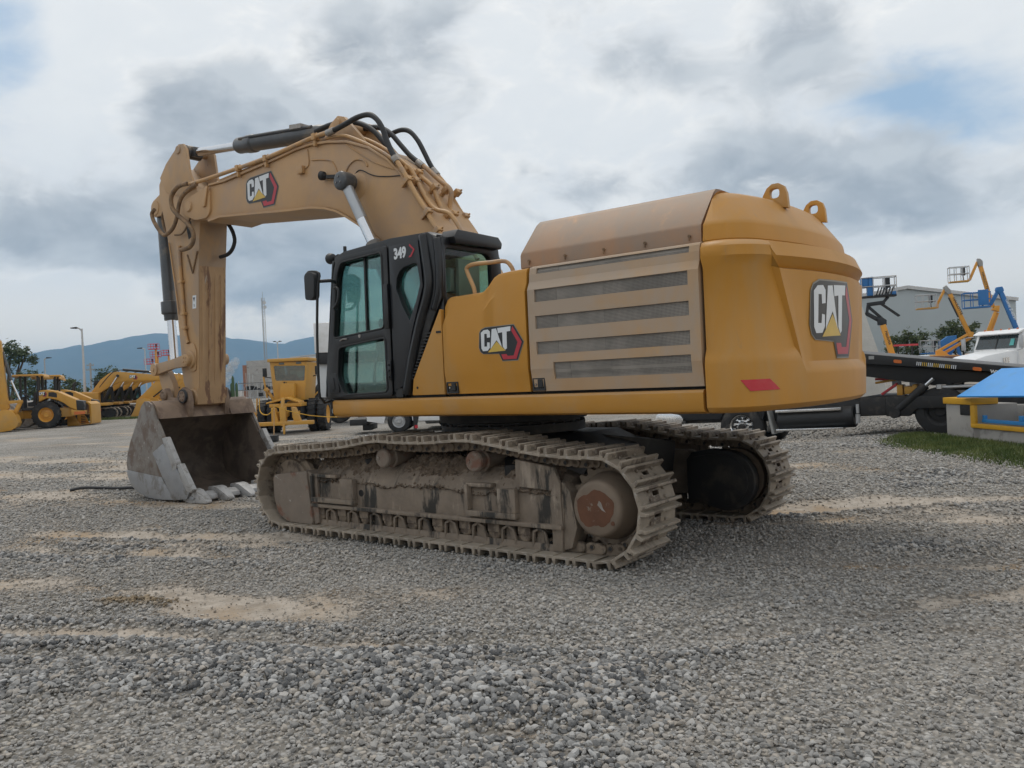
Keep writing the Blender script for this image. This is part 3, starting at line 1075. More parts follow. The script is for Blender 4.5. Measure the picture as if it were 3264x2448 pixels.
    for k in range(nt * 4):
        a = 2 * math.pi * k / (nt * 4)
        r_ = .36 if k % 4 in (0, 1) else .315
        ring.append((2.115 + r_ * math.cos(a), .485 + r_ * math.sin(a)))
    sp.prism(ring, yy(1.41), yy(1.33))
    sp.build('sprocket', LINKM, fr)
    # inner motor cover of the final drive
    mc = MB()
    prof = [(1.66, .20), (1.66, .68), (1.72, .76), (1.92, .80)] + arc(2.10, .47, .32, 88, -95, 14) + [(1.80, .22)]
    mc.prism(prof, yy(1.10), yy(.96))
    mc.prism([(1.70 + (x - 1.66) * .86, .47 + (z - .47) * .84) for x, z in prof], yy(.96), yy(.935))
    mc.build('motor_guard', DARKSTEEL, fr, bevel=.015)
    return fr


FRAME_NEAR = undercarriage(1)
FRAME_FAR = undercarriage(-1)
FRAME_FAR.location = (0, 0, -.085)


def heap(X, Y):
    e = np.clip((Y + 1.548) / .26, 0, 1)
    e = e * e * (3 - 2 * e)
    z = .545 + .245 * e + (.055 * np.exp(-((X + .95) / .35) ** 2) + .06 * np.exp(-((X - .15) / .4) ** 2) + .11 * np.exp(-((X - 1.40) / .26) ** 2)) * (.25 + .75 * e)
    return z - (.10 * np.exp(-((X + .42) / .13) ** 2) + .08 * np.exp(-((X - .78) / .12) ** 2)) * (.3 + .7 * e)


soil_heap('caked_soil', -1.60, 1.66, -1.548, -1.14, heap, FRAME_NEAR, (240, 36), .030)
sl = MB()
rs = random.Random(5)
for k in range(1300):
    x = rs.uniform(-1.6, 1.68)
    y = -1.16 - .385 * rs.random() ** .8
    z = float(heap(np.array([x]), np.array([y]))[0]) + rs.uniform(-.01, .02)
    r_ = rs.uniform(.006, .022)
    n_ = []
    for a, b, c in ((1, 0, 0), (-1, 0, 0), (0, 1, 0), (0, -1, 0), (0, 0, 1), (0, 0, -1)):
        q = r_ * rs.uniform(.6, 1.2)
        n_.append((x + a * q, y + b * q, z + c * q))
    sl.add(n_, [(0, 2, 4), (2, 1, 4), (1, 3, 4), (3, 0, 4), (2, 0, 5), (1, 2, 5), (3, 1, 5), (0, 3, 5)])
tag(sl.build('soil_clods', SOIL, FRAME_NEAR, flat=True), kind='stuff')

# car body between the tracks, swing bearing
cb = MB()
cb.prism([(-1.2, .55), (1.3, .55), (1.2, .80), (.85, .95), (-.75, .95), (-1.1, .80)], -.95, .95)
for sx in (-1, 1):
    for sy in (-1, 1):
        cb.bar((sx * .5, sy * .3, .80), (sx * 1.15 + .1, sy * 1.25, .62), .55, .34)
cb.build('car_body', DARKSTEEL, EX, bevel=.02)
sb = MB()
sb.lathe([(.70, 0), (.80, 0), (.80, .09), (.74, .095), (.74, .12), (.82, .13), (.82, .26), (.70, .26)], (.05, 0, .99), (0, 0, 1), 60)
for k in range(36):
    a = 2 * math.pi * k / 36
    sb.cyl((.05 + .78 * math.cos(a), .78 * math.sin(a), 1.075), (.05 + .78 * math.cos(a), .78 * math.sin(a), 1.10), .018, n=6)
sb.build('swing_bearing', DARKSTEEL, EX)

# ---- upper structure
dk = MB()
dk.box(-1.15, 3.02, -1.40, 1.42, 1.25, 1.36)
dk.box(-.4, 2.9, -.42, .42, 1.20, 1.30)
dk.box(.30, 3.02, -1.40, 1.38, 1.36, 2.30)
dk.box(-.9, .9, -.50, -.42, 1.36, 2.05)
dk.box(-.9, .9, .42, .50, 1.36, 2.05)
dk.build('upper_frame', DARKSTEEL, EX)


def sill(sgn):
    mb = MB()
    sec = [(1.40, 1.425), (1.49, 1.42), (1.508, 1.40), (1.508, 1.285), (1.49, 1.255), (1.44, 1.238), (1.25, 1.238), (1.25, 1.26), (1.40, 1.30)]
    rings = []
    for x, k in ((-1.315, .16), (-1.30, .10), (-1.25, .04), (-1.20, 0), (.2, 0), (1.6, 0), (3.035, 0)):
        rings.append([(x, -sgn * (y - k), z + (.05 * (k / .16) if z < 1.3 else 0)) for y, z in sec])
    mb.loft(rings)
    o = mb.build('side_skirt', YELSILL, EX, sharp=40)
    s2 = MB()
    s2.box(-1.2045, -1.2005, *sorted((-sgn * 1.5095, -sgn * 1.46)), 1.25, 1.42)
    s2.build('seam', BLACK, o)
    return o


sill(1)
sill(-1)
# wedge panel behind the cab door
w_ = MB()
w_.prism([(-.01, 1.447), (.012, 1.60), (.40, 2.255), (.415, 2.25), (.415, 1.447)], -1.503, -1.44)
wo = w_.build('fender_panel', YEL, EX, bevel=.008)
w2 = MB()
w2.lathe([(0, 0), (.011, 0), (.013, .004)], (.065, -1.508, 1.52), (0, 1, 0), 10)
w2.box(.345, .405, -1.5075, -1.50, 2.03, 2.05)
w2.build('fastener', DARKSTEEL, wo)

YS = [(1.447, -1.478), (1.60, -1.498), (1.64, -1.506), (2.325, -1.506), (2.395, -1.472), (2.495, -1.462), (2.525, -1.445), (2.537, -1.40)]


def ysec(z):
    zs, ys = [a for a, _ in YS], [b for _, b in YS]
    return float(np.interp(z, zs, ys))


# front service door with stepped top
p1 = MB()
rings = []
for x, zt in ((.432, 2.28), (.436, 2.31), (.46, 2.35), (.50, 2.368), (.86, 2.372), (.91, 2.385), (.97, 2.43), (1.035, 2.495), (1.09, 2.520), (1.20, 2.528), (1.412, 2.532)):
    dz = zt - 2.537
    ring = [(x, ysec(z), z) for z, _ in YS[:3]]
    ring += [(x, y, z + dz) for z, y in YS[3:]] + [(x, -.46 if x > .5 else -1.2, zt + .004), (x, -.46 if x > .5 else -1.2, 1.447)]
    rings.append(ring)
p1.loft(rings)
door1 = p1.build('service_door', YEL, EX, sharp=28)
emblem(lambda u, v, h: (.875 + .505 * u, -1.506 - h, 1.73 + .31 * v), door1)


def latch(x0, x1, z0, z1, y, parent):
    mb = MB()
    mb.plate([(x0, z0), (x1, z0), (x1, z1), (x0, z1)], [[(x0 + .014, z0 + .014), (x1 - .014, z0 + .014), (x1 - .014, z1 - .014), (x0 + .014, z1 - .014)]], y - .006, y + .02)
    mb.box(x0 + .01, x1 - .01, y + .004, y + .012, z0 + .01, z1 - .01, 1)
    xm = (x0 + x1) / 2
    mb.box(xm - .008, xm + .042, y - .012, y + .006, z0 + .03, z1 - .014, 0)
    mb.cyl((xm - .035, y + .006, z0 + .055), (xm - .035, y - .004, z0 + .055), .011, n=10, mi=2)
    return mb.build('latch', [BLACK, DARKSTEEL, CHROMED], parent, bevel=.002, seg=1)


latch(.44, .585, 1.452, 1.562, -1.492, door1)

# louvred engine door
XS = [1.442, 1.515, 1.685, 2.95, 3.037]
GR = [(1.55, 1.69, 1.685), (1.765, 1.872, 1.515), (1.985, 2.095, 1.515), (2.215, 2.322, 1.515), (2.462, 2.510, 1.535)]
zs = sorted(set([1.447, 1.60, 1.64, 1.73, 1.82, 1.93, 2.04, 2.15, 2.27, 2.325, 2.395, 2.43, 2.525, 2.537] + [g for a in GR for g in a[:2]]))
p2 = MB()
for zi in range(len(zs) - 1):
    z0, z1 = zs[zi], zs[zi + 1]
    for xi in range(len(XS) - 1):
        x0, x1 = XS[xi], XS[xi + 1]
        zm, xm = (z0 + z1) / 2, (x0 + x1) / 2
        if any(a < zm < b and x0_ - .03 < xm < 2.95 for a, b, x0_ in GR):
            continue
        p2.add([(x0, ysec(z0), z0), (x1, ysec(z0), z0), (x1, ysec(z1), z1), (x0, ysec(z1), z1)], [(0, 1, 2, 3)])
for a, b, gx in GR:
    gx = 1.685 if gx > 1.6 else 1.515
    q = [(gx, a), (2.95, a), (2.95, b), (gx, b)]
    for i in range(4):
        (xa, za), (xb, zb) = q[i], q[(i + 1) % 4]
        p2.add([(xa, ysec(za), za), (xb, ysec(zb), zb), (xb, ysec(zb) + .032, zb), (xa, ysec(za) + .032, za)], [(0, 1, 2, 3)])
for x in (XS[0], XS[-1]):
    for z0, z1 in zip(zs[:-1], zs[1:]):
        p2.add([(x, ysec(z0), z0), (x, ysec(z1), z1), (x, -1.40, z1), (x, -1.40, z0)], [(0, 1, 2, 3)])
p2.add([(1.442, -1.478, 1.447), (3.037, -1.478, 1.447), (3.037, -1.40, 1.447), (1.442, -1.40, 1.447)], [(0, 1, 2, 3)])
p2.add([(1.442, -1.40, 2.537), (3.037, -1.40, 2.537), (3.037, -.9, 2.540), (1.442, -.9, 2.540)], [(0, 1, 2, 3)])
door2 = p2.build('service_door', YELDOOR, EX, sharp=20)
latch(1.445, 1.578, 1.452, 1.565, -1.487, door2)


def grille_mat():
    m = bpy.data.materials.new('perforated_grille')
    m.use_nodes = True
    t = NT(m.node_tree)
    b = t.n['Principled BSDF']
    tc = t.node('ShaderNodeTexCoord')
    V = tc.outputs['Object']
    vo = t.node('ShaderNodeTexVoronoi')
    vo.inputs['Scale'].default_value = 90
    vo.inputs['Randomness'].default_value = .0
    t.l.new(V, vo.inputs['Vector'])
    hole = t.ramp(vo.outputs['Distance'], .28, .42, 1, 0)
    big = t.noise(V, 2.2, 5, .6)
    steel = t.mix(t.ramp(big, .35, .65), (.21, .195, .175), (.31, .285, .255))
    c = t.mix(t.math('MULTIPLY', hole, .7), steel, (.03, .028, .027))
    t.l.new(c, b.inputs['Base Color'])
    b.inputs['Roughness'].default_value = .7
    bn = t.node('ShaderNodeBump')
    bn.inputs['Distance'].default_value = .002
    bn.invert = True
    t.l.new(hole, bn.inputs['Height'])
    t.l.new(bn.outputs[0], b.inputs['Normal'])
    return m


GRILLE = grille_mat()
for a, b, gx in GR:
    gx = 1.685 if gx > 1.6 else 1.515
    mb = MB()
    zz = [a - .004] + [z for z in (1.60, 1.64) if a < z < b] + [b + .004]
    seams = [gx - .004, gx + (.22 if gx < 1.6 else .16), gx + .68 if gx < 1.6 else gx + .55, 2.954]
    for i in range(3):
        e = .0018 * (i % 2)
        for z0, z1 in zip(zz[:-1], zz[1:]):
            mb.add([(seams[i], ysec(z0) + .018 + e, z0), (seams[i + 1], ysec(z0) + .018 + e, z0), (seams[i + 1], ysec(z1) + .018 + e, z1), (seams[i], ysec(z1) + .018 + e, z1)], [(0, 1, 2, 3)])
    mb.build('grille', GRILLE, door2, flat=True)

# hood
hd = MB()
sec = [(-1.352, 2.545), (-1.352, 2.665), (-1.34, 2.69), (-1.135, 2.955), (-1.09, 2.985), (-1.02, 2.993), (1.02, 2.993), (1.09, 2.985), (1.135, 2.955), (1.34, 2.69), (1.352, 2.665), (1.352, 2.545)]
rings = []
for x, s_, dz in ((1.252, .972, -.03), (1.262, .99, -.008), (1.285, 1, 0), (2.80, 1, 0), (3.005, 1, 0)):
    rings.append([(x + (.035 if z > 2.8 and x < 1.4 else 0) + (.02 if z > 2.9 and x > 2.9 else 0), y * s_, z + (dz if z > 2.6 else 0)) for y, z in sec])
hd.loft(rings)
hood = hd.build('engine_hood', YELHOOD, EX, sharp=28)
for k in range(5):
    x = 1.37 + k * .385
    mb = MB()
    mb.cyl((x, -1.353, 2.60), (x, -1.368, 2.60), .012, n=10)
    mb.cyl((x, -1.364, 2.60), (x, -1.364, 2.565), .006, n=8)
    mb.build('hood_latch', HOSEDUST, hood)

# ---- counterweight
def cw_plan(t):
    """outline of the rear, t from -1 (near side front edge) to 1"""
    s_ = -1 if t < 0 else 1
    q = abs(t)
    if q > .62:       # side and corner
        k = (q - .62) / .38
        pts = [(3.505, 1.10), (3.478, 1.20), (3.435, 1.31), (3.375, 1.405), (3.295, 1.475), (3.20, 1.507), (3.062, 1.507)]
        kk = [0, .17, .36, .55, .73, .87, 1.0]
        return float(np.interp(k, kk, [p[0] for p in pts])), s_ * float(np.interp(k, kk, [p[1] for p in pts]))
    y = q / .62 * 1.10
    return math.sqrt(3.675 ** 2 - y * y), s_ * y


def inset(x, y, d):
    # move towards the machine by d, keeping the front edge in its plane
    r_ = math.hypot(x - 2.2, y)
    return (max(3.062, x - d * (x - 2.2) / r_ * 1.15) if x > 3.07 else 3.062, y - d * (y / r_) * (1.0 if abs(y) > 1.3 else .9))


TS = [-1, -.955, -.90, -.85, -.80, -.76, -.72, -.68]
cw = MB()


def cw_levels(side):
    """(z, inset) up the wall; side = flank and corner, else rear panel"""
    if side:
        return [(1.238, .09), (1.250, .035), (1.285, .0), (1.60, -.008), (1.655, .002), (1.720, .038), (2.325, .036), (2.40, -.006), (2.475, .002), (2.512, .035), (2.530, .10), (2.532, .155)]
    return [(1.238, .09), (1.250, .035), (1.285, .0), (1.50, -.008), (1.535, -.004), (1.60, .040), (2.305, .014), (2.318, .050), (2.40, -.010), (2.512, .035), (2.530, .10), (2.532, .155)]


def tb(z):      # slanted edge of the rear panel, as an outline parameter
    y = np.interp(z, [1.55, 1.68, 2.45], [.86, .88, 1.19])
    return y / 1.10 * .62 if y <= 1.10 else .62 + .17 * .38 * (y - 1.10) / .10


N_IN = 13
cw_cols = []
for t in TS:
    cw_cols.append([(t, z, d) for z, d in cw_levels(True)])
cw_cols.append([(-tb(z) - .012, z, d) for z, d in cw_levels(True)])
cw_cols.append([(-tb(z2) + .016, z2, d2 - (.020 if 1.58 < z2 < 2.318 else 0)) for (z2, d2) in cw_levels(False)])
for k in range(N_IN):
    f = -1 + 2 * (k + .5) / N_IN
    cw_cols.append([((tb(z) - .03) * f, z, d) for z, d in cw_levels(False)])
cw_cols.append([(tb(z2) - .016, z2, d2 - (.020 if 1.58 < z2 < 2.318 else 0)) for (z2, d2) in cw_levels(False)])
cw_cols.append([(tb(z) + .012, z, d) for z, d in cw_levels(True)])
for t in reversed(TS):
    cw_cols.append([(-t, z, d) for z, d in cw_levels(True)])
rings = []
for c in cw_cols:
    ring = []
    for t, z, d in c:
        x, y = cw_plan(max(-1, min(1, t)))
        x, y = inset(x, y, d)
        ring.append((x, y, z))
    rings.append(ring)
cw.loft(rings, closed=False)
nl = len(rings[0])
cw.add([r_[0] for r_ in rings], [tuple(range(len(rings)))])          # underside
cw.add([r_[-1] for r_ in rings], [tuple(range(len(rings)))])
for e in (rings[0], rings[-1]):
    cw.add(e + [(3.062, 0, e[-1][2]), (3.062, 0, e[0][2])], [tuple(range(nl + 2))])
CW = cw.build('counterweight', YEL, EX, sharp=34)
# upper cap of the counterweight
cp = MB()
rings = []
for z, d, xf in ((2.520, .145, 3.03), (2.545, .130, 3.03), (2.655, .148, 3.03), (2.672, .154, 3.03), (2.70, .174, 3.035), (2.885, .305, 3.05), (2.925, .345, 3.055), (2.952, .40, 3.06), (2.966, .50, 3.07), (2.968, .62, 3.07)):
    ring = []
    for k in range(41):
        x, y = cw_plan(-1 + 2 * k / 40)
        r_ = math.hypot(x - 2.2, y)
        # the crown is rounder in plan than the wall below
        xx, yy_ = x - d * (x - 2.2) / r_ * 1.05, y * (1 - d * .62)
        if d > .2:
            xx -= .10 * (abs(y) / 1.5) ** 3 * (d - .15) * 2
        if x < 3.07:
            xx = xf
        ring.append((max(xx, xf), yy_, z))
    rings.append(ring)
cp.loft(rings, closed=True)
cap = cp.build('counterweight_cap', YEL, CW, sharp=18)
gp = MB()
gp.box(3.000, 3.060, -1.40, 1.40, 1.26, 2.52)
gp.build('panel_gap', BLACK, CW)


def cw_surf(y, z, lift):
    t = y / 1.10 * .62
    x, yy_ = cw_plan(t)
    d = float(np.interp(z, [1.60, 2.305], [.040, .014]))
    x, yy_ = inset(x, yy_, d)
    return (x + lift, yy_, z)


emblem(lambda u, v, h: cw_surf(-.70 + .96 * u, 1.625 + .62 * v, h + .003), CW, cuts=14)


def cw_side(t, z, lift):
    x, y = cw_plan(t)
    n = Vector((x - 2.6, y)).normalized() if abs(y) < 1.5 else Vector((0, -1))
    return (x + n.x * lift, y + n.y * lift, z)


rf = MB()
g_ = []
for k in range(9):
    f = k / 8
    lo, hi = -.885 + (-.655 + .885) * (f * .80 + .20), -.885 + (-.685 + .885) * (f * .80)
    g_.append([cw_side(lo, 1.398, .008), cw_side((lo + hi) / 2, 1.44, .008), cw_side(hi, 1.482, .008)])
rf.loft(g_, closed=False)
rf.build('reflector', REFLECT, CW)
for y in (-.47, .52):
    lg = MB()
    out = [(3.16, 2.90), (3.175, 2.985), (3.21, 3.045), (3.255, 3.075), (3.31, 3.075), (3.355, 3.045), (3.375, 2.985), (3.385, 2.86)]
    lg.plate(out, [rounded([(3.235, 2.955), (3.235, 3.035), (3.315, 3.035), (3.315, 2.955)], .035, 4)], y - .03, y + .03)
    lg.build('lifting_eye', YELSILL, CW, bevel=.008)
# ---- cab
CAB = bpy.data.objects.new('cab', None)
COL.objects.link(CAB)
CAB.parent = EX
side = [(-1.33, 1.43), (-1.325, 1.62), (-1.13, 2.84), (-1.085, 2.93), (-.94, 2.975), (-.24, 3.015), (.27, 3.005), (.335, 2.965), (.415, 2.80), (.42, 2.37), (.33, 2.22), (-.13, 1.43)]
win_up = rounded([(-1.135, 2.075), (-1.035, 2.73), (-.965, 2.86), (-.345, 2.89), (-.35, 2.13)], .05, 4)
win_lo = rounded([(-1.10, 1.66), (-1.055, 1.975), (-.345, 2.035), (-.345, 1.490), (-1.01, 1.475)], .05, 4)
win_q = [(-.165, 2.50), (-.15, 2.60), (-.11, 2.665), (-.04, 2.705), (.09, 2.725), (.135, 2.715), (.165, 2.52), (.10, 2.36), (.0, 2.18), (-.09, 2.33)]
fr = MB()
fr.plate(side, [win_up, win_lo, win_q], -1.485, -1.425)
fr.build('cab_side_frame', CABBLK, CAB, bevel=.012)
# door leaf standing slightly proud, with its own frame
dr = MB()
door = rounded([(-1.275, 1.445), (-1.265, 1.70), (-1.075, 2.82), (-.98, 2.92), (-.265, 2.945), (-.275, 1.445)], .05, 4)
dr.plate(door, [win_up, win_lo], -1.512, -1.487)
DOOR = dr.build('door', CABBLK, CAB, bevel=.008)
rim = MB()
for w in (win_up, win_lo):
    rim.tube([(x, -1.513, z) for x, z in w + w[:1]], .010, 6)
rim.build('window_seal', BLACK, DOOR)
dl = MB()
dl.box(-.325, -.262, -1.535, -1.512, 2.12, 2.56)
dl.box(-.318, -.268, -1.53, -1.512, 1.60, 1.80)
for z in (1.64, 1.70, 1.76):
    dl.cyl((-.293, -1.53, z), (-.293, -1.545, z), .012, n=8)
dl.build('door_hinge', CABBLK, DOOR, bevel=.006)
dh = MB()
dh.tube([(-1.065, -1.50, 2.60), (-1.02, -1.565, 2.595), (-.965, -1.57, 2.585), (-.95, -1.57, 2.53), (-.975, -1.57, 2.44), (-1.035, -1.565, 2.39), (-1.07, -1.50, 2.385)], .014, 8, smooth=4)
dh.build('grab_handle', BLACK, DOOR)
d2 = MB()
d2.prism(rounded([(-1.235, 1.50), (-1.225, 1.70), (-1.10, 1.71), (-1.07, 1.56), (-1.06, 1.50)], .03, 3), -1.524, -1.512)
d2.prism(rounded([(-1.20, 1.52), (-1.195, 1.66), (-1.14, 1.665), (-1.125, 1.53)], .02, 3), -1.532, -1.524, mi=0)
d2.build('door_latch', BLACK, DOOR, bevel=.004)
lb = MB()
lb.tube([(-1.02, -1.52, 2.045), (-.96, -1.53, 2.058), (-.91, -1.52, 2.055)], .008, 6)
lb.cyl((-.72, -1.512, 2.075), (-.72, -1.518, 2.075), .018, n=12)
lb.build('door_lever', CHROMED, DOOR)
for w, nm in ((win_up, 'window_pane'), (win_lo, 'window_pane'), (win_q, 'window_pane')):
    g = MB()
    g.prism(w, -1.452, -1.447)
    g.build(nm, GLASS, CAB)
wb = MB()
wb.bar((-.66, -1.455, 2.125), (-.645, -1.455, 2.88), .022, .03, (0, 1, 0))
wb.build('window_divider', BLACK, CAB)
# quarter panel: dark tinted area round the rear glass, louvred rear pillar
q = MB()
q.plate([(-.255, 1.48), (-.245, 2.93), (.16, 2.945), (.20, 2.50), (.02, 2.05), (-.12, 1.55)], [win_q], -1.505, -1.488)
q.build('quarter_panel', DECAL_BLK, CAB, bevel=.004)
rp = MB()
rp.tube([(.21, -1.47, 2.985), (.24, -1.475, 2.80), (.27, -1.48, 2.55), (.235, -1.48, 2.38), (.13, -1.48, 2.15), (.0, -1.48, 1.80), (-.10, -1.48, 1.46)], .055, 8, smooth=4)
rp.tube([(.36, -1.45, 2.93), (.385, -1.46, 2.75), (.375, -1.46, 2.45), (.30, -1.46, 2.25)], .045, 8, smooth=4)
for k in range(15):
    x, z = .245 - k * .0155, 2.03 - k * .0305
    rp.box(x - .05, x + .05, -1.502, -1.47, z, z + .014)
rp.box(-.235, -.14, -1.505, -1.44, 1.43, 1.52)
rp.build('rear_pillar', CABBLK, CAB, bevel=.003, seg=1)
# number plate decal
d9 = MB()
hx = [(-.185, 2.775), (-.19, 2.835), (-.165, 2.905), (.055, 2.92), (.115, 2.855), (.065, 2.79), (-.06, 2.78)]
d9.prism(hx, -1.5075, -1.5055, mi=0)
d9.prism([(.050, 2.918), (.118, 2.856), (.068, 2.790), (.03, 2.788), (.047, 2.806), (.056, 2.806), (.096, 2.856), (.043, 2.90)], -1.5095, -1.507, mi=1)
D9 = d9.build('number_decal', [DECAL_BLK, DECAL_RED], CAB)
lettering('349', CAB, DECAL_WHT, (-.172, -1.5085, 2.797), (1, 0, .02), (0, 0, 1), .142, .0062, .80)
# front, roof, rear, far side
fp = MB()
for y in (-1.45, -.60):
    fp.bar((-1.31, y, 1.45), (-1.10, y, 2.90), .07, .07, (0, 1, 0))
fp.box(-1.33, -1.26, -1.45, -.60, 1.43, 1.60)
fp.bar((-1.08, -1.45, 2.92), (-1.08, -.60, 2.92), .07, .06)
fp.build('front_frame', CABBLK, CAB, bevel=.015)
g = MB()
g.add([(-1.305, -1.42, 1.58), (-1.305, -.63, 1.58), (-1.11, -.63, 2.88), (-1.11, -1.42, 2.88)], [(0, 1, 2, 3)])
g.build('windscreen', GLASS, CAB)
rfm = MB()
rings = []
for x, z, e in ((-1.10, 2.925, .02), (-1.06, 2.955, .0), (-.94, 2.985, 0), (-.24, 3.022, 0), (.25, 3.015, 0), (.34, 2.975, .02)):
    rings.append([(x, -1.485 + e, z - .07), (x, -1.47 + e, z - .02), (x, -1.42, z), (x, -.62, z), (x, -.57 - e, z - .02), (x, -.555 - e, z - .07)])
rfm.loft(rings)
rfm.build('cab_roof', CABBLK, CAB, sharp=45)
rr_ = MB()
rr_.plate([(-1.47, 1.50), (-1.45, 2.95), (-.60, 2.95), (-.56, 2.72), (-.56, 1.50)], [rounded([(-1.41, 2.36), (-1.40, 2.84), (-.79, 2.835), (-.72, 2.78), (-.72, 2.36)], .04, 4)], .36, .42, 'x')
rr_.build('cab_rear_frame', CABBLK, CAB, bevel=.015)
rv = MB()
rv.prism([(-1.36, 2.945), (-1.30, 3.02), (-.68, 3.005), (-.62, 2.945), (-.64, 2.885), (-1.33, 2.88)], .30, .50, 'x')
rv.build('rear_visor', CABBLK, CAB, bevel=.015)
g = MB()
g.add([(.39, -1.42, 2.35), (.39, -.71, 2.35), (.39, -.71, 2.85), (.39, -1.42, 2.85)], [(0, 1, 2, 3)])
g.build('window_pane', GLASS, CAB)
fs = MB()
fs.plate(side, [rounded([(-1.20, 1.60), (-1.02, 2.87), (.27, 2.90), (.33, 2.35), (-.05, 1.60)], .06, 4)], -.60, -.555)
fs.build('cab_far_frame', CABBLK, CAB, bevel=.01)
g = MB()
g.prism([(-1.20, 1.60), (-1.02, 2.87), (.27, 2.90), (.33, 2.35), (-.05, 1.60)], -.582, -.578)
g.build('window_pane', GLASS, CAB)
fl = MB()
fl.box(-1.28, .36, -1.42, -.60, 1.42, 1.50)
fl.box(-.20, .36, -1.42, -.60, 1.50, 1.72)
fl.build('cab_floor', BLACK, CAB)
# seat and controls
st = MB()
st.box(-.50, .05, -1.25, -.78, 1.72, 1.90)
st.prism(rounded([(.02, 1.86), (.14, 2.45), (.24, 2.44), (.18, 1.86)], .05, 3), -1.25, -.78)
st.build('seat', SEATM, CAB, bevel=.04, seg=3)
hr = MB()
hr.prism(rounded([(.14, 2.46), (.17, 2.70), (.26, 2.69), (.24, 2.45)], .04, 3), -1.16, -.88)
hr.prism(rounded([(.27, 2.40), (.29, 2.78), (.33, 2.77), (.32, 2.40)], .02, 3), -1.12, -.80)
hr.build('headrest', PALE, CAB, bevel=.03, seg=3)
cn = MB()
for y in (-1.33, -.70):
    cn.prism(rounded([(-.62, 1.92), (-.60, 2.04), (-.10, 2.06), (-.05, 1.72), (-.40, 1.72)], .04, 3), y - .07, y + .07)
cn.build('armrest_console', BLACK, CAB, bevel=.02)
jy = MB()
for y in (-1.33, -.70):
    jy.tube([(-.55, y, 2.03), (-.555, y, 2.10), (-.57, y, 2.16)], .014, 8)
    jy.lathe([(.02, 0), (.034, .03), (.03, .09), (.018, .115)], (-.57, y, 2.13), (-.2, 0, 1), 12)
jy.build('joystick', BLACK, CAB)
lv = MB()
for y in (-1.16, -1.02):
    lv.tube([(-.92, y, 1.50), (-.90, y, 1.75), (-.80, y, 1.95), (-.77, y, 2.08)], .013, 8, smooth=4)
lv.box(-1.02, -.86, -1.2, -.98, 1.50, 1.56)
lv.build('travel_lever', BLACK, CAB)
mo = MB()
mo.box(-.985, -.945, -.80, -.64, 2.12, 2.34)
mo.build('monitor', BLACK, CAB, bevel=.01)
# mirror on its stalk, work light, aerial stub, handrail
mi_ = MB()
mi_.tube([(-1.19, -1.66, 1.45), (-1.175, -1.70, 1.52), (-1.14, -1.72, 2.1), (-1.095, -1.72, 2.60), (-1.085, -1.70, 2.745), (-1.23, -1.72, 2.775), (-1.255, -1.72, 2.72), (-1.25, -1.72, 2.62)], .014, 8, smooth=3)
mi_.tube([(-1.085, -1.70, 2.665), (-1.03, -1.60, 2.672), (-1.06, -1.49, 2.66)], .018, 8)
mi_.tube([(-1.19, -1.66, 1.45), (-1.22, -1.60, 1.40), (-1.24, -1.49, 1.42)], .014, 8)
MIR = mi_.build('mirror_bracket', BLACK, CAB)
mh = MB()
mh.prism(rounded([(-1.245, 2.48), (-1.25, 2.73), (-1.215, 2.765), (-1.105, 2.755), (-1.085, 2.70), (-1.105, 2.50), (-1.14, 2.475)], .03, 3), -1.77, -1.69)
mh.build('mirror', BLACK, MIR, bevel=.02, seg=3)
wl = MB()
wl.lathe([(.02, 0), (.05, .02), (.06, .07), (.055, .085), (0, .08)], (-1.13, -1.45, 2.93), (-1, 0, .05), 16)
wl.bar((-1.12, -1.45, 2.93), (-1.05, -1.45, 2.95), .03, .03)
wl.build('work_light', BLACK, CAB)
ab = MB()
ab.cyl((-.99, -1.42, 2.97), (-.99, -1.42, 3.04), .018, n=10)
ab.build('roof_stub', BLACK, CAB)
hrl = MB()
hrl.tube([(.66, -1.28, 2.37), (.645, -1.28, 2.45), (.575, -1.28, 2.60), (.58, -1.28, 2.645), (.65, -1.27, 2.665), (.80, -1.20, 2.67), (.93, -1.14, 2.67), (1.0, -1.13, 2.60), (1.02, -1.13, 2.52)], .02, 10, smooth=4)
hrl.build('handrail', PIPE, EX)

# ---- boom
BT = [(-5.12, 4.585), (-4.73, 4.575), (-4.12, 4.61), (-3.55, 4.645), (-3.06, 4.685), (-2.78, 4.685), (-2.44, 4.645), (-2.09, 4.575), (-1.70, 4.42), (-1.38, 4.21), (-1.20, 4.04), (-1.0, 3.77), (-.68, 3.35), (-.30, 2.80), (.10, 2.05)]
BB = [(-5.18, 4.10), (-4.89, 4.115), (-4.06, 4.03), (-3.31, 3.95), (-2.83, 3.91), (-2.57, 3.86), (-2.35, 3.79), (-2.16, 3.69), (-1.96, 3.57), (-1.57, 3.30), (-1.10, 2.85), (-.60, 2.25), (-.20, 1.75)]
bo = MB()
bo.prism(BT + [(.16, 1.85), (.06, 1.70)] + BB[::-1] + [(-5.5, 4.15), (-5.78, 4.24), (-5.85, 4.36), (-5.78, 4.47), (-5.5, 4.56)], -.345, .345)
BOOMO = bo.build('boom', BOOM, EX, bevel=.012)
fg = MB()
for pts, o_ in ((BT, .016), (BB, -.016)):
    up = [(x, z + o_) for x, z in pts]
    for i in range(len(pts) - 1):
        (x0, z0), (x1, z1) = up[i], up[i + 1]
        d = Vector((x1 - x0, z1 - z0)).normalized() * .004
        fg.prism([(x0 - d.x, z0 - d.y - .016), (x1 + d.x, z1 + d.y - .016), (x1 + d.x, z1 + d.y + .016), (x0 - d.x, z0 - d.y + .016)], -.375, .375)
fg.build('boom_flange', BOOM, BOOMO, bevel=.004, seg=1)
bs = MB()
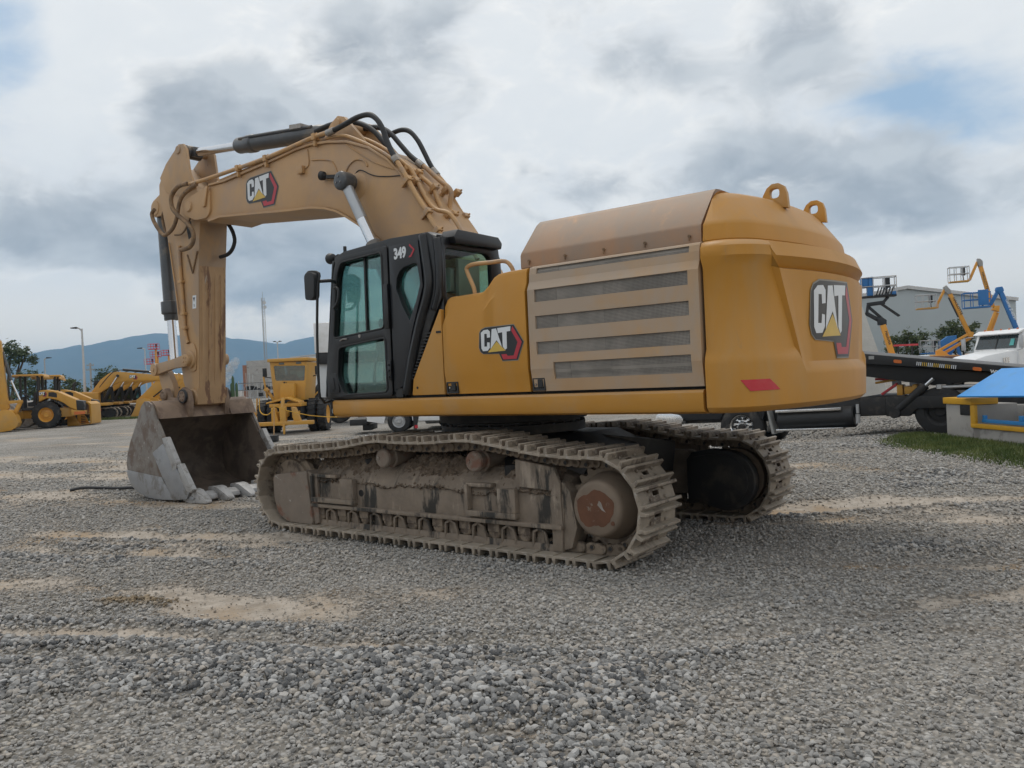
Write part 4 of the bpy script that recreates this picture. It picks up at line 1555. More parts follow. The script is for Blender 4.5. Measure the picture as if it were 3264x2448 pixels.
bs.prism(rounded([(-5.85, 4.38), (-5.80, 4.25), (-5.5, 4.14), (-5.22, 4.13), (-5.12, 4.20), (-5.10, 4.50), (-5.18, 4.58), (-5.36, 4.56), (-5.55, 4.53), (-5.80, 4.48)], .06, 4), -.375, .375)
bs.build('boom_nose_plate', BOOM, BOOMO, bevel=.012)
for x, z, r_, y in ((-5.66, 4.37, .085, .40), (-1.95, 4.02, .17, .365)):
    pb = MB()
    pb.lathe([(0, -y), (r_ * .8, -y), (r_, -y + .02), (r_, y - .02), (r_ * .8, y), (0, y)], (x, 0, z), (0, 1, 0), 28)
    pb.build('pin_boss', BOOM, BOOMO)
flat_emblem(-4.24, -3.50, 4.065, 4.525, -.3465, BOOMO, .0)
jt = MB()
jt.prism([(-5.17, 4.58), (-5.10, 4.585), (-5.20, 4.30), (-5.26, 4.29), (-5.27, 4.34)], -.405, -.375)
jt.build('lug_strap', BOOM, BOOMO, bevel=.01)
# brackets for the stick cylinder on the boom crown
br = MB()
for y in (-.22, .22):
    br.prism([(-2.75, 4.66), (-2.50, 4.93), (-2.36, 5.0), (-2.24, 4.96), (-1.95, 4.66), (-1.75, 4.44), (-2.1, 4.56)], y - .03, y + .03)
br.cyl((-2.36, -.28, 4.90), (-2.36, .28, 4.90), .06, n=16)
br.build('cylinder_bracket', BOOM, BOOMO, bevel=.01)

# boom cylinders on both sides
for sy in (-1, 1):
    y = .52 * sy
    c = MB()
    c.cyl((-1.52, y, 3.235), (-.95, y, 2.20), .10, n=24)
    c.cyl((-.98, y, 2.25), (-.80, y, 1.92), .085, n=20)
    c.cyl((-.80, y - .09, 1.90), (-.80, y + .09, 1.90), .10, n=18)
    cy_ = c.build('boom_cylinder', CYLBLK, EX, bevel=.006)
    r_ = MB()
    r_.cyl((-1.70, y, 3.56), (-1.48, y, 3.16), .066, n=24)
    r_.build('rod', CHROME, cy_)
    r_ = MB()
    r_.cyl((-1.92, y, 3.96), (-1.69, y, 3.545), .0675, n=24)
    r_.build('rod_sleeve', SLEEVE, cy_)
    h = MB()
    h.lathe([(0, -.115), (.075, -.115), (.105, -.10), (.115, -.085), (.115, .05), (.10, .06), (.10, .10)], (-1.955, y, 4.045), (0, 1 if sy < 0 else -1, 0), 26)
    for k in range(3):
        a = R(90 + 120 * k)
        h.cyl((-1.955 + .045 * math.cos(a), y - .114 * (1 if sy < 0 else -1), 4.045 + .045 * math.sin(a)), (-1.955 + .045 * math.cos(a), y - .124 * (1 if sy < 0 else -1), 4.045 + .045 * math.sin(a)), .014, n=8, mi=1)
    h.build('rod_end', [CYLBLK, CHROMED], cy_, bevel=.006)

# stick cylinder along the top
sc_ = MB()
A, B_ = Vector((-6.10, 0, 5.335)), Vector((-2.36, 0, 4.90))
ax = (B_ - A)
sc_.lathe([(0, 1.24), (.108, 1.24), (.118, 1.27), (.118, 1.50), (.130, 1.50), (.130, 1.64), (.112, 1.67), (.108, 3.12), (.098, 3.15), (.098, 3.45), (.05, 3.55), (0, 3.55)], A, ax, 30)
SCY = sc_.build('stick_cylinder', CYLBLK, EX, bevel=.004)
r_ = MB()
r_.cyl(A, A + ax.normalized() * 1.32, .062, n=24)
r_.build('rod', CHROME, SCY)
h = MB()
h.cyl(A + Vector((0, -.12, 0)), A + Vector((0, .12, 0)), .105, n=20)
h.bar(A, A + ax.normalized() * .16, .15, .15)
h.build('rod_end', CYLBLK, SCY, bevel=.006)
tb_ = MB()
u_ = ax.normalized()
tb_.tube([A + u_ * 1.40 + Vector((0, -.10, .065)), A + u_ * 1.70 + Vector((0, -.10, .075)), A + u_ * 2.7 + Vector((0, -.095, .075)), A + u_ * 3.05 + Vector((0, -.095, .07))], .022, 8)
tb_.bar(A + u_ * 2.62 + Vector((0, -.06, .10)), A + u_ * 2.86 + Vector((0, -.06, .10)), .14, .06, mi=1)
tb_.build('cylinder_pipe', [CYLBLK, CHROMED], SCY)

# ---- stick
so = [(-6.74, 4.72), (-6.73, 4.91), (-6.61, 5.05), (-6.46, 5.18), (-6.36, 5.12), (-6.05, 4.86), (-5.80, 4.72), (-5.66, 4.66), (-5.52, 4.48), (-5.50, 4.25), (-5.62, 4.14), (-5.72, 3.40), (-5.80, 2.40), (-5.87, 1.62), (-5.93, 1.40), (-6.02, 1.36), (-6.15, 1.41), (-6.30, 1.75), (-6.33, 2.30), (-6.40, 3.07), (-6.56, 4.05), (-6.67, 4.47)]
sk = MB()
sk.prism(so, -.235, .235)
STK = sk.build('stick', STICK, EX, bevel=.015)
for y0, y1 in ((-.255, -.215), (.215, .255)):
    ear = MB()
    ear.prism([(-6.66, 5.0), (-6.46, 5.19), (-6.22, 5.33), (-6.07, 5.42), (-5.94, 5.40), (-5.86, 5.30), (-5.80, 4.92), (-5.66, 4.68), (-6.1, 4.62), (-6.5, 4.75)], y0, y1)
    ear.build('cylinder_ear', STICK, STK, bevel=.008)
pb = MB()
pb.lathe([(0, -.275), (.055, -.275), (.065, -.265), (.065, .265), (.055, .275), (0, .275)], (-6.08, 0, 5.335), (0, 1, 0), 24)
pb.build('pin_boss', STICK, STK)
ribf = lambda z: float(np.interp(z, [1.40, 1.62, 2.40, 3.40, 4.14], [-5.93, -5.87, -5.80, -5.72, -5.62]))
for y in (-.155, -.05, .055, .155):
    rb = MB()
    zz = np.linspace(1.66, 3.44, 9)
    rings = []
    for z in zz:
        x = ribf(z)
        e = .02 if z in (zz[0], zz[-1]) else 0
        rings.append([(x - .01, y - .036, z), (x + .022 - e, y - .02, z), (x + .026 - e, y, z), (x + .022 - e, y + .02, z), (x - .01, y + .036, z)])
    rb.loft(rings)
    rb.build('wear_rib', STICKRIB, STK)
wp = MB()
wp.prism([(ribf(1.62) + .012, 1.63), (ribf(1.62) - .02, 1.63), (-5.95, 1.40), (-5.90, 1.385)], -.25, .25)
wp.add([(ribf(z) + .004, y, z) for z in (1.62, 2.4, 3.5) for y in (-.225, .225)], [(0, 1, 3, 2), (2, 3, 5, 4)])
wp.build('scraped_face', STICKRIB, STK)
bb_ = MB()
bb_.lathe([(0, -.27), (.11, -.27), (.13, -.25), (.13, .25), (.11, .27), (0, .27)], (-6.02, 0, 1.50), (0, 1, 0), 26)
bb_.build('pin_boss', STICKRIB, STK)
lp = MB()
lp.lathe([(0, -.36), (.075, -.36), (.09, -.345), (.09, -.29), (.125, -.29), (.135, -.27), (.135, .27), (.125, .29), (.09, .29), (.09, .36), (0, .36)], (-6.02, 0, 2.08), (0, 1, 0), 26)
for k in range(4):
    a = R(45 + 90 * k)
    lp.cyl((-6.02 + .045 * math.cos(a), -.36, 2.08 + .045 * math.sin(a)), (-6.02 + .045 * math.cos(a), -.37, 2.08 + .045 * math.sin(a)), .014, n=8)
lp.prism(rounded([(-6.20, 2.33), (-5.92, 2.33), (-5.86, 2.20), (-5.90, 1.90), (-6.10, 1.90)], .05, 3), -.255, -.235)
lp.build('link_boss', STICK, STK, bevel=.004)
wl2 = MB()
wl2.prism([(-5.93, 2.86), (-5.83, 2.86), (-5.81, 3.06), (-5.91, 3.06)], -.2385, -.2365, mi=0)
wl2.prism([(-5.875, 2.96), (-5.90, 3.03), (-5.845, 3.03)], -.2400, -.2380, mi=1)
wl2.box(-5.885, -5.872, -.2400, -.2380, 2.885, 2.93, 1)
wl2.build('warning_label', [DECAL_WHT, DECAL_BLK], STK)
tri = MB()  # V-shaped shadow on the stick side, built as two dark bars
tri.bar((-5.99, -.240, 3.70), (-5.865, -.240, 3.40), .02, .03, (0, 1, 0))
tri.bar((-5.865, -.240, 3.40), (-5.70, -.240, 3.72), .02, .04, (0, 1, 0))
tri.build('v_shadow', HOSEDUST, STK, bevel=.004)
st2 = MB()
st2.prism([(-6.02, 4.22), (-5.86, 4.20), (-5.80, 3.98), (-5.94, 3.93)], -.239, -.232)
st2.build('pin_plate', DARKSTEEL, STK)

# bucket cylinder in front of the stick
b1, b2 = Vector((-7.06, 0, 4.60)), Vector((-6.93, 0, 1.98))
u_ = (b2 - b1).normalized()
bc = MB()
bc.lathe([(0, 0), (.09, 0), (.105, .10), (.105, 1.52), (.145, 1.53), (.145, 1.72), (.11, 1.74), (.11, 1.83), (0, 1.83)], b1, u_, 26)
BCY = bc.build('bucket_cylinder', CYLBLK, EX, bevel=.004)
r_ = MB()
r_.cyl(b1 + u_ * 1.8, b2, .070, n=24)
r_.build('rod', CHROME, BCY)
h = MB()
h.cyl(b1 + Vector((.03, -.16, 0)), b1 + Vector((.03, .16, 0)), .12, n=20)
h.prism([(-7.10, 4.72), (-6.70, 4.86), (-6.66, 4.45), (-7.08, 4.46)], -.15, -.10)
h.prism([(-7.10, 4.72), (-6.70, 4.86), (-6.66, 4.45), (-7.08, 4.46)], .10, .15)
h.build('cylinder_mount', STICK, BCY, bevel=.008)

# bucket links
for sy in (-1, 1):
    lk = MB()
    y0, y1 = sy * .27, sy * .345
    lk.prism([(-6.95, 2.05), (-6.93, 1.88), (-6.40, 1.96), (-6.00, 1.98), (-6.0, 2.17), (-6.45, 2.10)], min(y0, y1), max(y0, y1))
    lk.lathe([(0, 0), (.085, 0), (.10, .015), (.10, .10), (0, .10)], (-6.94, y0, 1.965), (0, sy, 0), 22)
    lk.lathe([(0, 0), (.03, 0), (.03, .012)], (-6.94, y0 + sy * .10, 1.965), (0, sy, 0), 10)
    lk.build('idler_link', STICK, EX, bevel=.008)
    pl = MB()
    y0, y1 = sy * .16, sy * .255
    pl.prism([(-7.03, 2.02), (-6.90, 2.06), (-6.72, 1.93), (-6.58, 1.72), (-6.50, 1.45), (-6.62, 1.36), (-6.80, 1.40), (-6.95, 1.75)], min(y0, y1), max(y0, y1))
    pl.build('power_link', STICK, EX, bevel=.01)

# ---- bucket
HB = .80
bo_side = [(-6.40, 1.40), (-6.30, 1.47), (-6.20, 1.47), (-6.09, 1.42), (-5.99, 1.22), (-5.86, 1.04), (-5.76, .86), (-5.62, .72), (-5.47, .50), (-5.28, .32), (-5.12, .16), (-5.22, .06), (-5.58, .015), (-6.05, .0), (-6.32, .015), (-6.56, .065), (-6.80, .17), (-6.90, .33), (-6.925, .50), (-6.89, .66), (-6.78, .86), (-6.60, 1.10)]
BK = MB()
shell = [(-6.09, 1.40), (-6.30, 1.45), (-6.42, 1.36), (-6.60, 1.10), (-6.78, .86), (-6.89, .66), (-6.925, .50), (-6.90, .33), (-6.80, .17), (-6.56, .065), (-6.32, .015), (-6.05, .0), (-5.58, .015), (-5.22, .06)]
inner = [(-6.11, 1.36), (-6.27, 1.40), (-6.37, 1.30), (-6.55, 1.07), (-6.72, .83), (-6.83, .64), (-6.86, .50), (-6.84, .36), (-6.76, .22), (-6.54, .12), (-6.31, .07), (-6.05, .055), (-5.58, .065), (-5.24, .085)]
BK.prism(shell + inner[::-1], -HB, HB)
BUC = BK.build('bucket', BUCKET_IN, EX, sharp=40)
BUC.location = (0, -.045, 0)
for sy in (-1, 1):
    sp_ = MB()
    y0, y1 = sorted((sy * HB, sy * (HB + .04)))
    sp_.prism(bo_side, y0, y1)
    SPL = sp_.build('side_plate', BUCKET_OUT, BUC, bevel=.010)
    li = MB()
    y0, y1 = sorted((sy * (HB - .02), sy * (HB - .002)))
    li.prism([(-6.45 + (x + 6.45) * .965, .62 + (z - .62) * .955) for x, z in bo_side], y0, y1)
    li.build('side_liner', BUCKET_IN, BUC)
    lw = MB()
    y0, y1 = sorted((sy * (HB + .038), sy * (HB + .052)))
    lw.prism([(-6.905, .415), (-5.88, .34), (-5.58, .02), (-6.05, .004), (-6.32, .02), (-6.56, .07), (-6.79, .175), (-6.895, .33)], y0, y1)
    lw.build('wear_plate', BUCKET_LOW, SPL, bevel=.006)
    ew = MB()
    y0, y1 = sorted((sy * (HB + .03), sy * (HB + .060)))
    ew.prism([(-6.10, .70), (-5.80, .84), (-5.62, .71), (-5.47, .50), (-5.28, .31), (-5.13, .165), (-5.22, .055), (-5.57, .015), (-5.86, .36)], y0, y1)
    ew.build('edge_plate', BUCKET_LOW, SPL, bevel=.008)
    ct = MB()
    y0, y1 = sorted((sy * (HB - .015), sy * (HB + .066)))
    ct.prism([(-5.80, .92), (-5.69, .94), (-5.58, .78), (-5.42, .55), (-5.46, .47), (-5.56, .45), (-5.60, .58), (-5.70, .72)], y0, y1)
    ct.prism([(-5.42, .54), (-5.34, .56), (-5.18, .36), (-5.05, .20), (-5.08, .15), (-5.20, .17), (-5.36, .36)], y0, y1)
    ct.build('side_cutter', TOOTH, SPL, bevel=.012)
tpb = MB()
tpb.prism([(-6.42, 1.36), (-6.36, 1.44), (-6.15, 1.47), (-6.02, 1.38), (-5.93, 1.20), (-6.0, 1.20), (-6.10, 1.34), (-6.34, 1.30)], -HB, HB)
tpb.prism([(-6.12, 1.42), (-5.93, 1.205), (-5.905, 1.20), (-6.02, 1.43)], .38, HB + .04)
tpb.build('top_beam', BUCKET_TOP, BUC, bevel=.008)
for sy in (-1, 1):
    ea = MB()
    y0, y1 = sorted((sy * .27, sy * .35))
    ea.prism([(-6.62, 1.10), (-6.70, 1.45), (-6.66, 1.62), (-6.55, 1.66), (-6.45, 1.50), (-6.25, 1.50), (-6.18, 1.60), (-6.06, 1.66), (-5.92, 1.60), (-5.88, 1.45), (-5.92, 1.20), (-6.05, 1.30), (-6.35, 1.40)], y0, y1)
    ea.build('hinge_ear', BUCKET_TOP, BUC, bevel=.015)
    pn = MB()
    for x, z, r_ in ((-6.02, 1.52, .10), (-6.58, 1.55, .085)):
        pn.lathe([(0, 0), (r_ * .8, 0), (r_, .02), (r_, .05), (0, .05)], (x, sy * .395, z), (0, -sy, 0), 20)
        for k in range(6):
            a = R(60 * k)
            pn.cyl((x + r_ * .6 * math.cos(a), sy * .395, z + r_ * .6 * math.sin(a)), (x + r_ * .6 * math.cos(a), sy * .408, z + r_ * .6 * math.sin(a)), .012, n=6)
    pn.build('pin_cap', BUCKET_TOP, BUC)
    for x, z in ((-6.02, 1.52),):
        rg = MB()
        rg.lathe([(.085, 0), (.108, 0), (.108, .035), (.085, .035)], (x, sy * .355, z), (0, sy, 0), 20)
        rg.build('seal_ring', HOSE, BUC)
lip = MB()
lip.prism([(-5.36, .015), (-5.36, .095), (-5.14, .10), (-5.07, .075), (-5.10, .04)], -HB - .03, HB + .03)
lip.build('cutting_edge', BUCKET_LOW, BUC, bevel=.006)


def tooth_at(y):
    t_ = MB()
    rings = []
    for x, z0, z1, w in ((-5.34, .0, .17, .085), (-5.20, -.005, .19, .095), (-5.10, .0, .175, .09), (-5.06, .0, .15, .08), (-4.95, -.005, .095, .07), (-4.86, -.002, .045, .055), (-4.84, .0, .03, .04)):
        rings.append([(x, y - w, z0), (x, y + w, z0), (x, y + w * .9, z1), (x, y - w * .9, z1)])
    t_.loft(rings)
    return t_.build('tooth', TOOTH, BUC, bevel=.014, seg=2)


for y in (-.73, -.365, 0, .365, .73):
    tooth_at(y)
for y in (-.5475, -.1825, .1825, .5475):
    sh = MB()
    sh.prism([(-5.34, .01), (-5.34, .12), (-5.16, .135), (-5.05, .085), (-5.03, .03), (-5.08, .005)], y - .085, y + .085)
    sh.build('lip_shroud', TOOTH, BUC, bevel=.012)

# ---- pipes and hoses
def run(name, m, pts, r_, parent=BOOMO, sub=4, n=8):
    mb = MB()
    mb.tube(pts, r_, n, smooth=sub)
    return mb.build(name, m, parent, sharp=60)


def P3(y, L):
    return [(x, y, z) for x, z in L]


run('steel_pipe', PIPE, P3(-.38, [(-5.60, 4.70), (-5.11, 4.69), (-3.96, 4.70), (-3.35, 4.725), (-2.66, 4.77), (-2.30, 4.765)]), .030)
run('steel_pipe', PIPE, P3(.38, [(-5.60, 4.70), (-5.11, 4.69), (-3.96, 4.70), (-3.35, 4.725), (-2.66, 4.77), (-2.30, 4.765)]), .030)
run('steel_pipe', PIPE, P3(-.33, [(-4.95, 4.62), (-4.35, 4.655), (-3.60, 4.70), (-2.95, 4.725), (-2.30, 4.71), (-2.0, 4.62), (-1.52, 4.36), (-1.22, 4.14)]), .022)
run('steel_pipe', PIPE, P3(-.20, [(-2.55, 4.76), (-2.10, 4.68), (-1.75, 4.53), (-1.40, 4.29), (-1.15, 4.02), (-.95, 3.76)]), .024)
run('hydraulic_hose', HOSE, P3(-.38, [(-2.32, 4.765), (-2.06, 4.80), (-1.84, 4.83), (-1.64, 4.815), (-1.51, 4.73), (-1.42, 4.60), (-1.36, 4.45), (-1.29, 4.31), (-1.22, 4.19)]), .034)
run('hydraulic_hose', HOSE, P3(-.10, [(-2.98, 4.97), (-2.62, 4.985), (-2.24, 4.92), (-2.02, 4.83), (-1.85, 4.71), (-1.69, 4.54), (-1.50, 4.33)]), .034)
run('hydraulic_hose', HOSE, P3(.15, [(-2.55, 4.90), (-2.22, 4.90), (-2.01, 4.85), (-1.83, 4.74), (-1.67, 4.57), (-1.50, 4.39), (-1.35, 4.27)]), .034)
run('hydraulic_hose', HOSE, P3(.35, [(-2.15, 4.78), (-2.0, 4.82), (-1.82, 4.825), (-1.68, 4.77), (-1.55, 4.63), (-1.45, 4.46), (-1.38, 4.33), (-1.30, 4.20)]), .032)
run('steel_pipe', PIPE, P3(-.385, [(-1.24, 4.22), (-1.15, 4.10), (-1.02, 3.90), (-.89, 3.69), (-.76, 3.51), (-.67, 3.36), (-.50, 3.12), (-.30, 2.82)]), .028)
run('steel_pipe', PIPE, P3(-.25, [(-1.28, 4.22), (-1.18, 4.14), (-1.12, 4.09), (-1.05, 3.98), (-.95, 3.80), (-.85, 3.64), (-.73, 3.54), (-.58, 3.49), (-.49, 3.42), (-.37, 3.25), (-.15, 2.9)]), .026)
run('steel_pipe', PIPE, P3(-.05, [(-1.40, 4.26), (-1.13, 4.02), (-1.04, 3.95), (-.95, 3.86), (-.91, 3.76), (-.84, 3.60), (-.77, 3.47), (-.67, 3.32), (-.40, 2.9)]), .028)
run('steel_pipe', PIPE, P3(.15, [(-1.36, 4.28), (-1.23, 4.18), (-1.03, 4.0), (-.89, 3.89), (-.85, 3.80), (-.88, 3.62), (-.79, 3.47), (-.71, 3.35), (-.45, 2.95)]), .030)
run('steel_pipe', PIPE, P3(.35, [(-1.33, 4.23), (-1.13, 4.01), (-1.03, 3.84), (-.90, 3.64), (-.79, 3.49), (-.68, 3.33), (-.42, 2.95)]), .028)
for pts, y in (([(-1.245, 4.225), (-1.20, 4.16)], -.385), ([(-1.52, 4.35), (-1.42, 4.25)], -.10), ([(-1.38, 4.29), (-1.29, 4.215)], .15), ([(-2.42, 4.76), (-2.28, 4.77)], -.38), ([(-1.32, 4.22), (-1.24, 4.13)], .35)):
    mb = MB()
    mb.cyl((pts[0][0], y, pts[0][1]), (pts[1][0], y, pts[1][1]), .042, n=14)
    mb.build('hose_coupling', CHROMED, BOOMO, bevel=.004)
for x, z, ys_, tilt in ((-1.03, 3.92, (-.385, -.26), -57), (-.93, 3.86, (-.05, .15, .35), -57), (-.74, 3.50, (-.385, -.05), -57), (-.82, 3.55, (.15, .35), -57), (-.60, 3.27, (-.385, -.05, .15), -57), (-3.70, 4.70, (-.38,), 2), (-2.66, 4.765, (-.38,), 2), (-4.35, 4.69, (-.38,), 2), (-1.18, 4.08, (-.25, -.05), -50)):
    mb = MB()
    d = Vector((math.cos(R(tilt)), 0, math.sin(R(tilt))))
    up = Vector((-d.z, 0, d.x))
    for yb in ys_:
        c = Vector((x, yb, z))
        mb.bar(c - d * .03, c + d * .03, .085, .085, up)
        mb.bar(c - up * .12, c - up * .03, .035, .05, (0, 1, 0))
        mb.cyl(c + up * .04 + Vector((0, .03, 0)), c + up * .065 + Vector((0, .03, 0)), .013, n=6)
    mb.build('pipe_clamp', PIPE, BOOMO, bevel=.012, seg=2)
run('dusty_hose', HOSEDUST, P3(-.41, [(-5.62, 4.70), (-5.80, 4.71), (-5.94, 4.685), (-6.08, 4.58), (-6.07, 4.42), (-5.92, 4.28), (-5.66, 4.11), (-5.53, 3.96), (-5.54, 3.82), (-5.66, 3.75), (-5.88, 3.74)]), .034, STK)
run('dusty_hose', HOSEDUST, P3(-.39, [(-5.40, 4.66), (-5.62, 4.62), (-5.82, 4.54), (-5.92, 4.42), (-5.98, 4.27), (-6.09, 4.13), (-6.23, 4.06), (-6.40, 4.05), (-6.62, 4.25), (-6.71, 4.42), (-6.62, 4.48)]), .030, STK)
run('dusty_hose', HOSEDUST, P3(-.30, [(-5.74, 4.25), (-5.86, 4.12), (-6.02, 4.02), (-6.22, 4.03)]), .014, STK)
run('dusty_hose', HOSEDUST, P3(-.15, [(-6.62, 4.52), (-6.78, 4.50), (-6.83, 4.38), (-6.76, 4.20), (-6.62, 4.06)]), .022, STK)
run('steel_pipe', PIPE, P3(-.262, [(-6.18, 3.86), (-6.18, 3.55), (-6.15, 3.06), (-6.135, 2.60), (-6.10, 2.42), (-6.06, 2.34)]), .030, STK)
run('steel_pipe', PIPE, P3(-.255, [(-6.48, 3.95), (-6.40, 3.50), (-6.34, 3.15), (-6.30, 2.80)]), .012, STK)
for x, z in ((-6.17, 3.30), (-6.145, 2.80), (-6.135, 2.58)):
    mb = MB()
    mb.box(x - .05, x + .06, -.30, -.232, z - .022, z + .022)
    mb.build('pipe_clamp', PIPE, STK, bevel=.006)
run('hydraulic_hose', HOSE, P3(.10, [(-5.42, 4.16), (-5.32, 4.05), (-5.26, 3.95), (-5.24, 3.84), (-5.31, 3.73), (-5.44, 3.665), (-5.64, 3.65)]), .030, STK)
# small wiring and lamps on the boom side
run('cable', HOSE, P3(-.352, [(-1.98, 4.16), (-1.90, 4.20), (-1.82, 4.18), (-1.71, 4.12), (-1.58, 4.07), (-1.38, 4.03), (-1.16, 4.0)]), .006)
run('cable', PIPE, P3(-.352, [(-2.10, 4.56), (-1.97, 4.47), (-1.85, 4.39), (-1.70, 4.29), (-1.55, 4.21), (-1.37, 4.13), (-1.21, 4.08)]), .007)
run('cable', PIPE, P3(-.352, [(-2.86, 4.66), (-2.84, 4.52), (-2.86, 4.44), (-2.95, 4.42)]), .007)
run('cable', PIPE, P3(-.352, [(-2.78, 4.50), (-2.55, 4.46), (-2.38, 4.40), (-2.30, 4.26), (-2.26, 4.18)]), .007)
run('cable', PIPE, P3(-.350, [(-2.15, 4.20), (-2.08, 4.29), (-1.95, 4.34), (-1.80, 4.30), (-1.74, 4.22)]), .012)
bl = MB()
bl.lathe([(.02, 0), (.055, .03), (.06, .08), (0, .085)], (-2.46, -.40, 4.225), (-1, -.2, .25), 14)
bl.bar((-2.44, -.40, 4.21), (-2.30, -.36, 4.20), .05, .04)
bl.build('boom_lamp', BLACK, BOOMO)
bx_ = MB()
bx_.box(-3.04, -2.93, -.40, -.346, 4.36, 4.46)
bx_.build('sensor_box', BOOM, BOOMO, bevel=.008)


# ------------------------------------------------------------------ background yard
VR = R(37.94)      # bearing of the row of parked machines


def wheel(parent, c, r, w, rimr, mr, tread=18, name='wheel', ax=(0, 1, 0), hub=True):
    """tyre with lugs and a dished rim; axis along +-y"""
    a = Vector(ax).normalized()
    c = Vector(c)
    t_ = MB()
    t_.lathe([(rimr, -w * .40), (rimr * 1.08, -w * .5), (r * .80, -w * .5), (r * .95, -w * .44), (r, -w * .33), (r, w * .33), (r * .95, w * .44), (r * .80, w * .5), (rimr * 1.08, w * .5), (rimr, w * .40)], c, a, 32, caps=False)
    if tread:
        u = a.orthogonal().normalized()
        v = a.cross(u)
        for k in range(tread):
            q = 2 * math.pi * k / tread
            d = u * math.cos(q) + v * math.sin(q)
            e = u * math.cos(q + .12) + v * math.sin(q + .12)
            t_.bar(c + d * (r * .985) - a * (w * .46), c + e * (r * .985), r * .09, r * .07, d)
            t_.bar(c + d * (r * .985) + a * (w * .46), c + e * (r * .985), r * .09, r * .07, d)
    tyre = t_.build(name, RUBBER, parent)
    rm = MB()
    rm.lathe([(0, -w * .30), (rimr * .35, -w * .30), (rimr * .40, -w * .20), (rimr * .78, -w * .16), (rimr * .90, -w * .36), (rimr * 1.02, -w * .44), (rimr * 1.02, w * .44), (rimr * .9, w * .30), (rimr * .5, w * .1), (0, w * .1)], c, a, 30)
    rm.build('rim', mr, tyre)
    return tyre


# ---- soil compactors
def compactor():
    t = thing('soil_compactor', 'x', 'compactor', group='soil compactors parked in a row')
    fr_ = MB()
    fr_.box(-1.30, 1.30, -.45, .45, .55, 1.05)
    fr_.prism([(1.25, .60), (1.92, .64), (1.95, .84), (1.52, .88), (1.25, .95)], -.75, .75)
    fr_.box(-2.75, -1.2, -1.0, -.85, .55, .95)
    fr_.box(-2.75, -1.2, .85, 1.0, .55, .95)
    fr_.box(-1.5, -1.2, -1.0, 1.0, .55, .95)
    fr_.build('chassis', BGYEL, t, bevel=.03)
    hd_ = MB()
    out = [(-.49, 1.36), (-.40, 1.98), (-.30, 2.04), (.08, 2.06), (.58, 1.95), (1.52, 1.47), (1.54, .87), (1.17, 1.05), (.89, 1.30), (.52, 1.50), (.02, 1.60)]
    hd_.prism(out, -.72, .72)
    H_ = hd_.build('hood', BGYEL, t, bevel=.05, seg=3)
    gr_ = MB()
    gr_.prism([(1.50, 1.44), (1.88, 1.36), (1.93, 1.10), (1.92, .86), (1.55, .86), (1.50, 1.1)], -.70, .70)
    gr_.build('radiator_guard', BLACK, t, bevel=.03)
    sv = MB()
    sv.prism([(.12, 1.70), (.14, 1.92), (.40, 1.92), (.56, 1.84), (.56, 1.62)], -.728, -.721)
    sv.build('side_vent', BLACK, H_)
    emblem(lambda u, v, h: (-.36 + .42 * u, -.722 - h, 1.70 + .26 * v), H_)
    for s_ in (-1, 1):
        wheel(t, (0, s_ * .78, .72), .72, .56, .38, BGORANGE, 22)
    cn_ = MB()
    cn_.loft([[(x, -.85 * k, z), (x, .85 * k, z), (x, .82 * k, z + .09), (x, -.82 * k, z + .09)] for x, z, k in ((-1.66, 2.78, .95), (-1.60, 2.84, 1), (-.14, 2.83, 1), (-.06, 2.80, 1), (.0, 2.70, .97))])
    cn_.build('canopy', BGYEL, t, bevel=.02)
    po = MB()
    for x in (-1.28, -.42):
        for y in (-.68, .68):
            po.bar((x, y, 1.10), (x + .04, y, 2.86), .10, .12, (0, 1, 0))
    po.build('canopy_post', BLACK, t)
    op = MB()
    op.box(-1.25, -.45, -.66, .66, 1.0, 1.14)
    op.prism(rounded([(-1.0, 1.2), (-.60, 1.2), (-.52, 1.95), (-.66, 1.98), (-.74, 1.45), (-1.0, 1.42)], .05, 3), -.28, .28)
    op.box(-1.30, -1.15, -.4, .4, 1.1, 1.75)
    op.cyl((-1.12, -.0, 1.78), (-1.08, 0, 1.84), .2, n=16)
    op.build('operator_seat', SEATM, t, bevel=.02)
    ex = MB()
    ex.cyl((.55, .3, 1.9), (.55, .3, 2.35), .05, n=12)
    ex.tube([(.55, .3, 2.33), (.57, .3, 2.42), (.66, .3, 2.48)], .05, 10)
    ex.build('exhaust', BLACK, t)
    dm = MB()
    dm.lathe([(0, -.98), (.70, -.98), (.75, -.94), (.75, .94), (.70, .98), (0, .98)], (-2.1, 0, .75), (0, 1, 0), 36)
    dm.build('drum', CHROMED, t)
    for y in (-.62, .62):
        lt = MB()
        lt.box(1.935, 1.955, y - .08, y + .08, .70, .80)
        lt.build('tail_lamp', REFLECT, t)
    bp_ = MB()
    bp_.box(1.40, 1.95, -.765, -.752, .65, .81)
    bp_.build('reflector_plate', AMBER, t)
    return t


C0 = compactor()
comp_spots = [((-41.28, 11.84), 'yellow soil compactor with canopy, nearest of its row, in front of the tree'),
              ((-43.75, 13.75), 'second yellow soil compactor, its rear hood just beyond the nearest one'),
              ((-47.0, 15.1), 'third yellow soil compactor, only its canopy and tyre showing behind the front two'),
              ((-50.2, 16.6), 'farthest yellow soil compactor, its canopy just visible over the others')]
for k, ((x, y), lab) in enumerate(comp_spots):
    o = C0 if k == 0 else dup(C0)
    o.location = (x - .78 * math.sin(VR), y + .78 * math.cos(VR), 0)
    o.rotation_euler = (0, 0, VR + R((21, 23, 22, 23)[k]))
    o.scale = (.94, 1, 1)
    o['label'] = lab


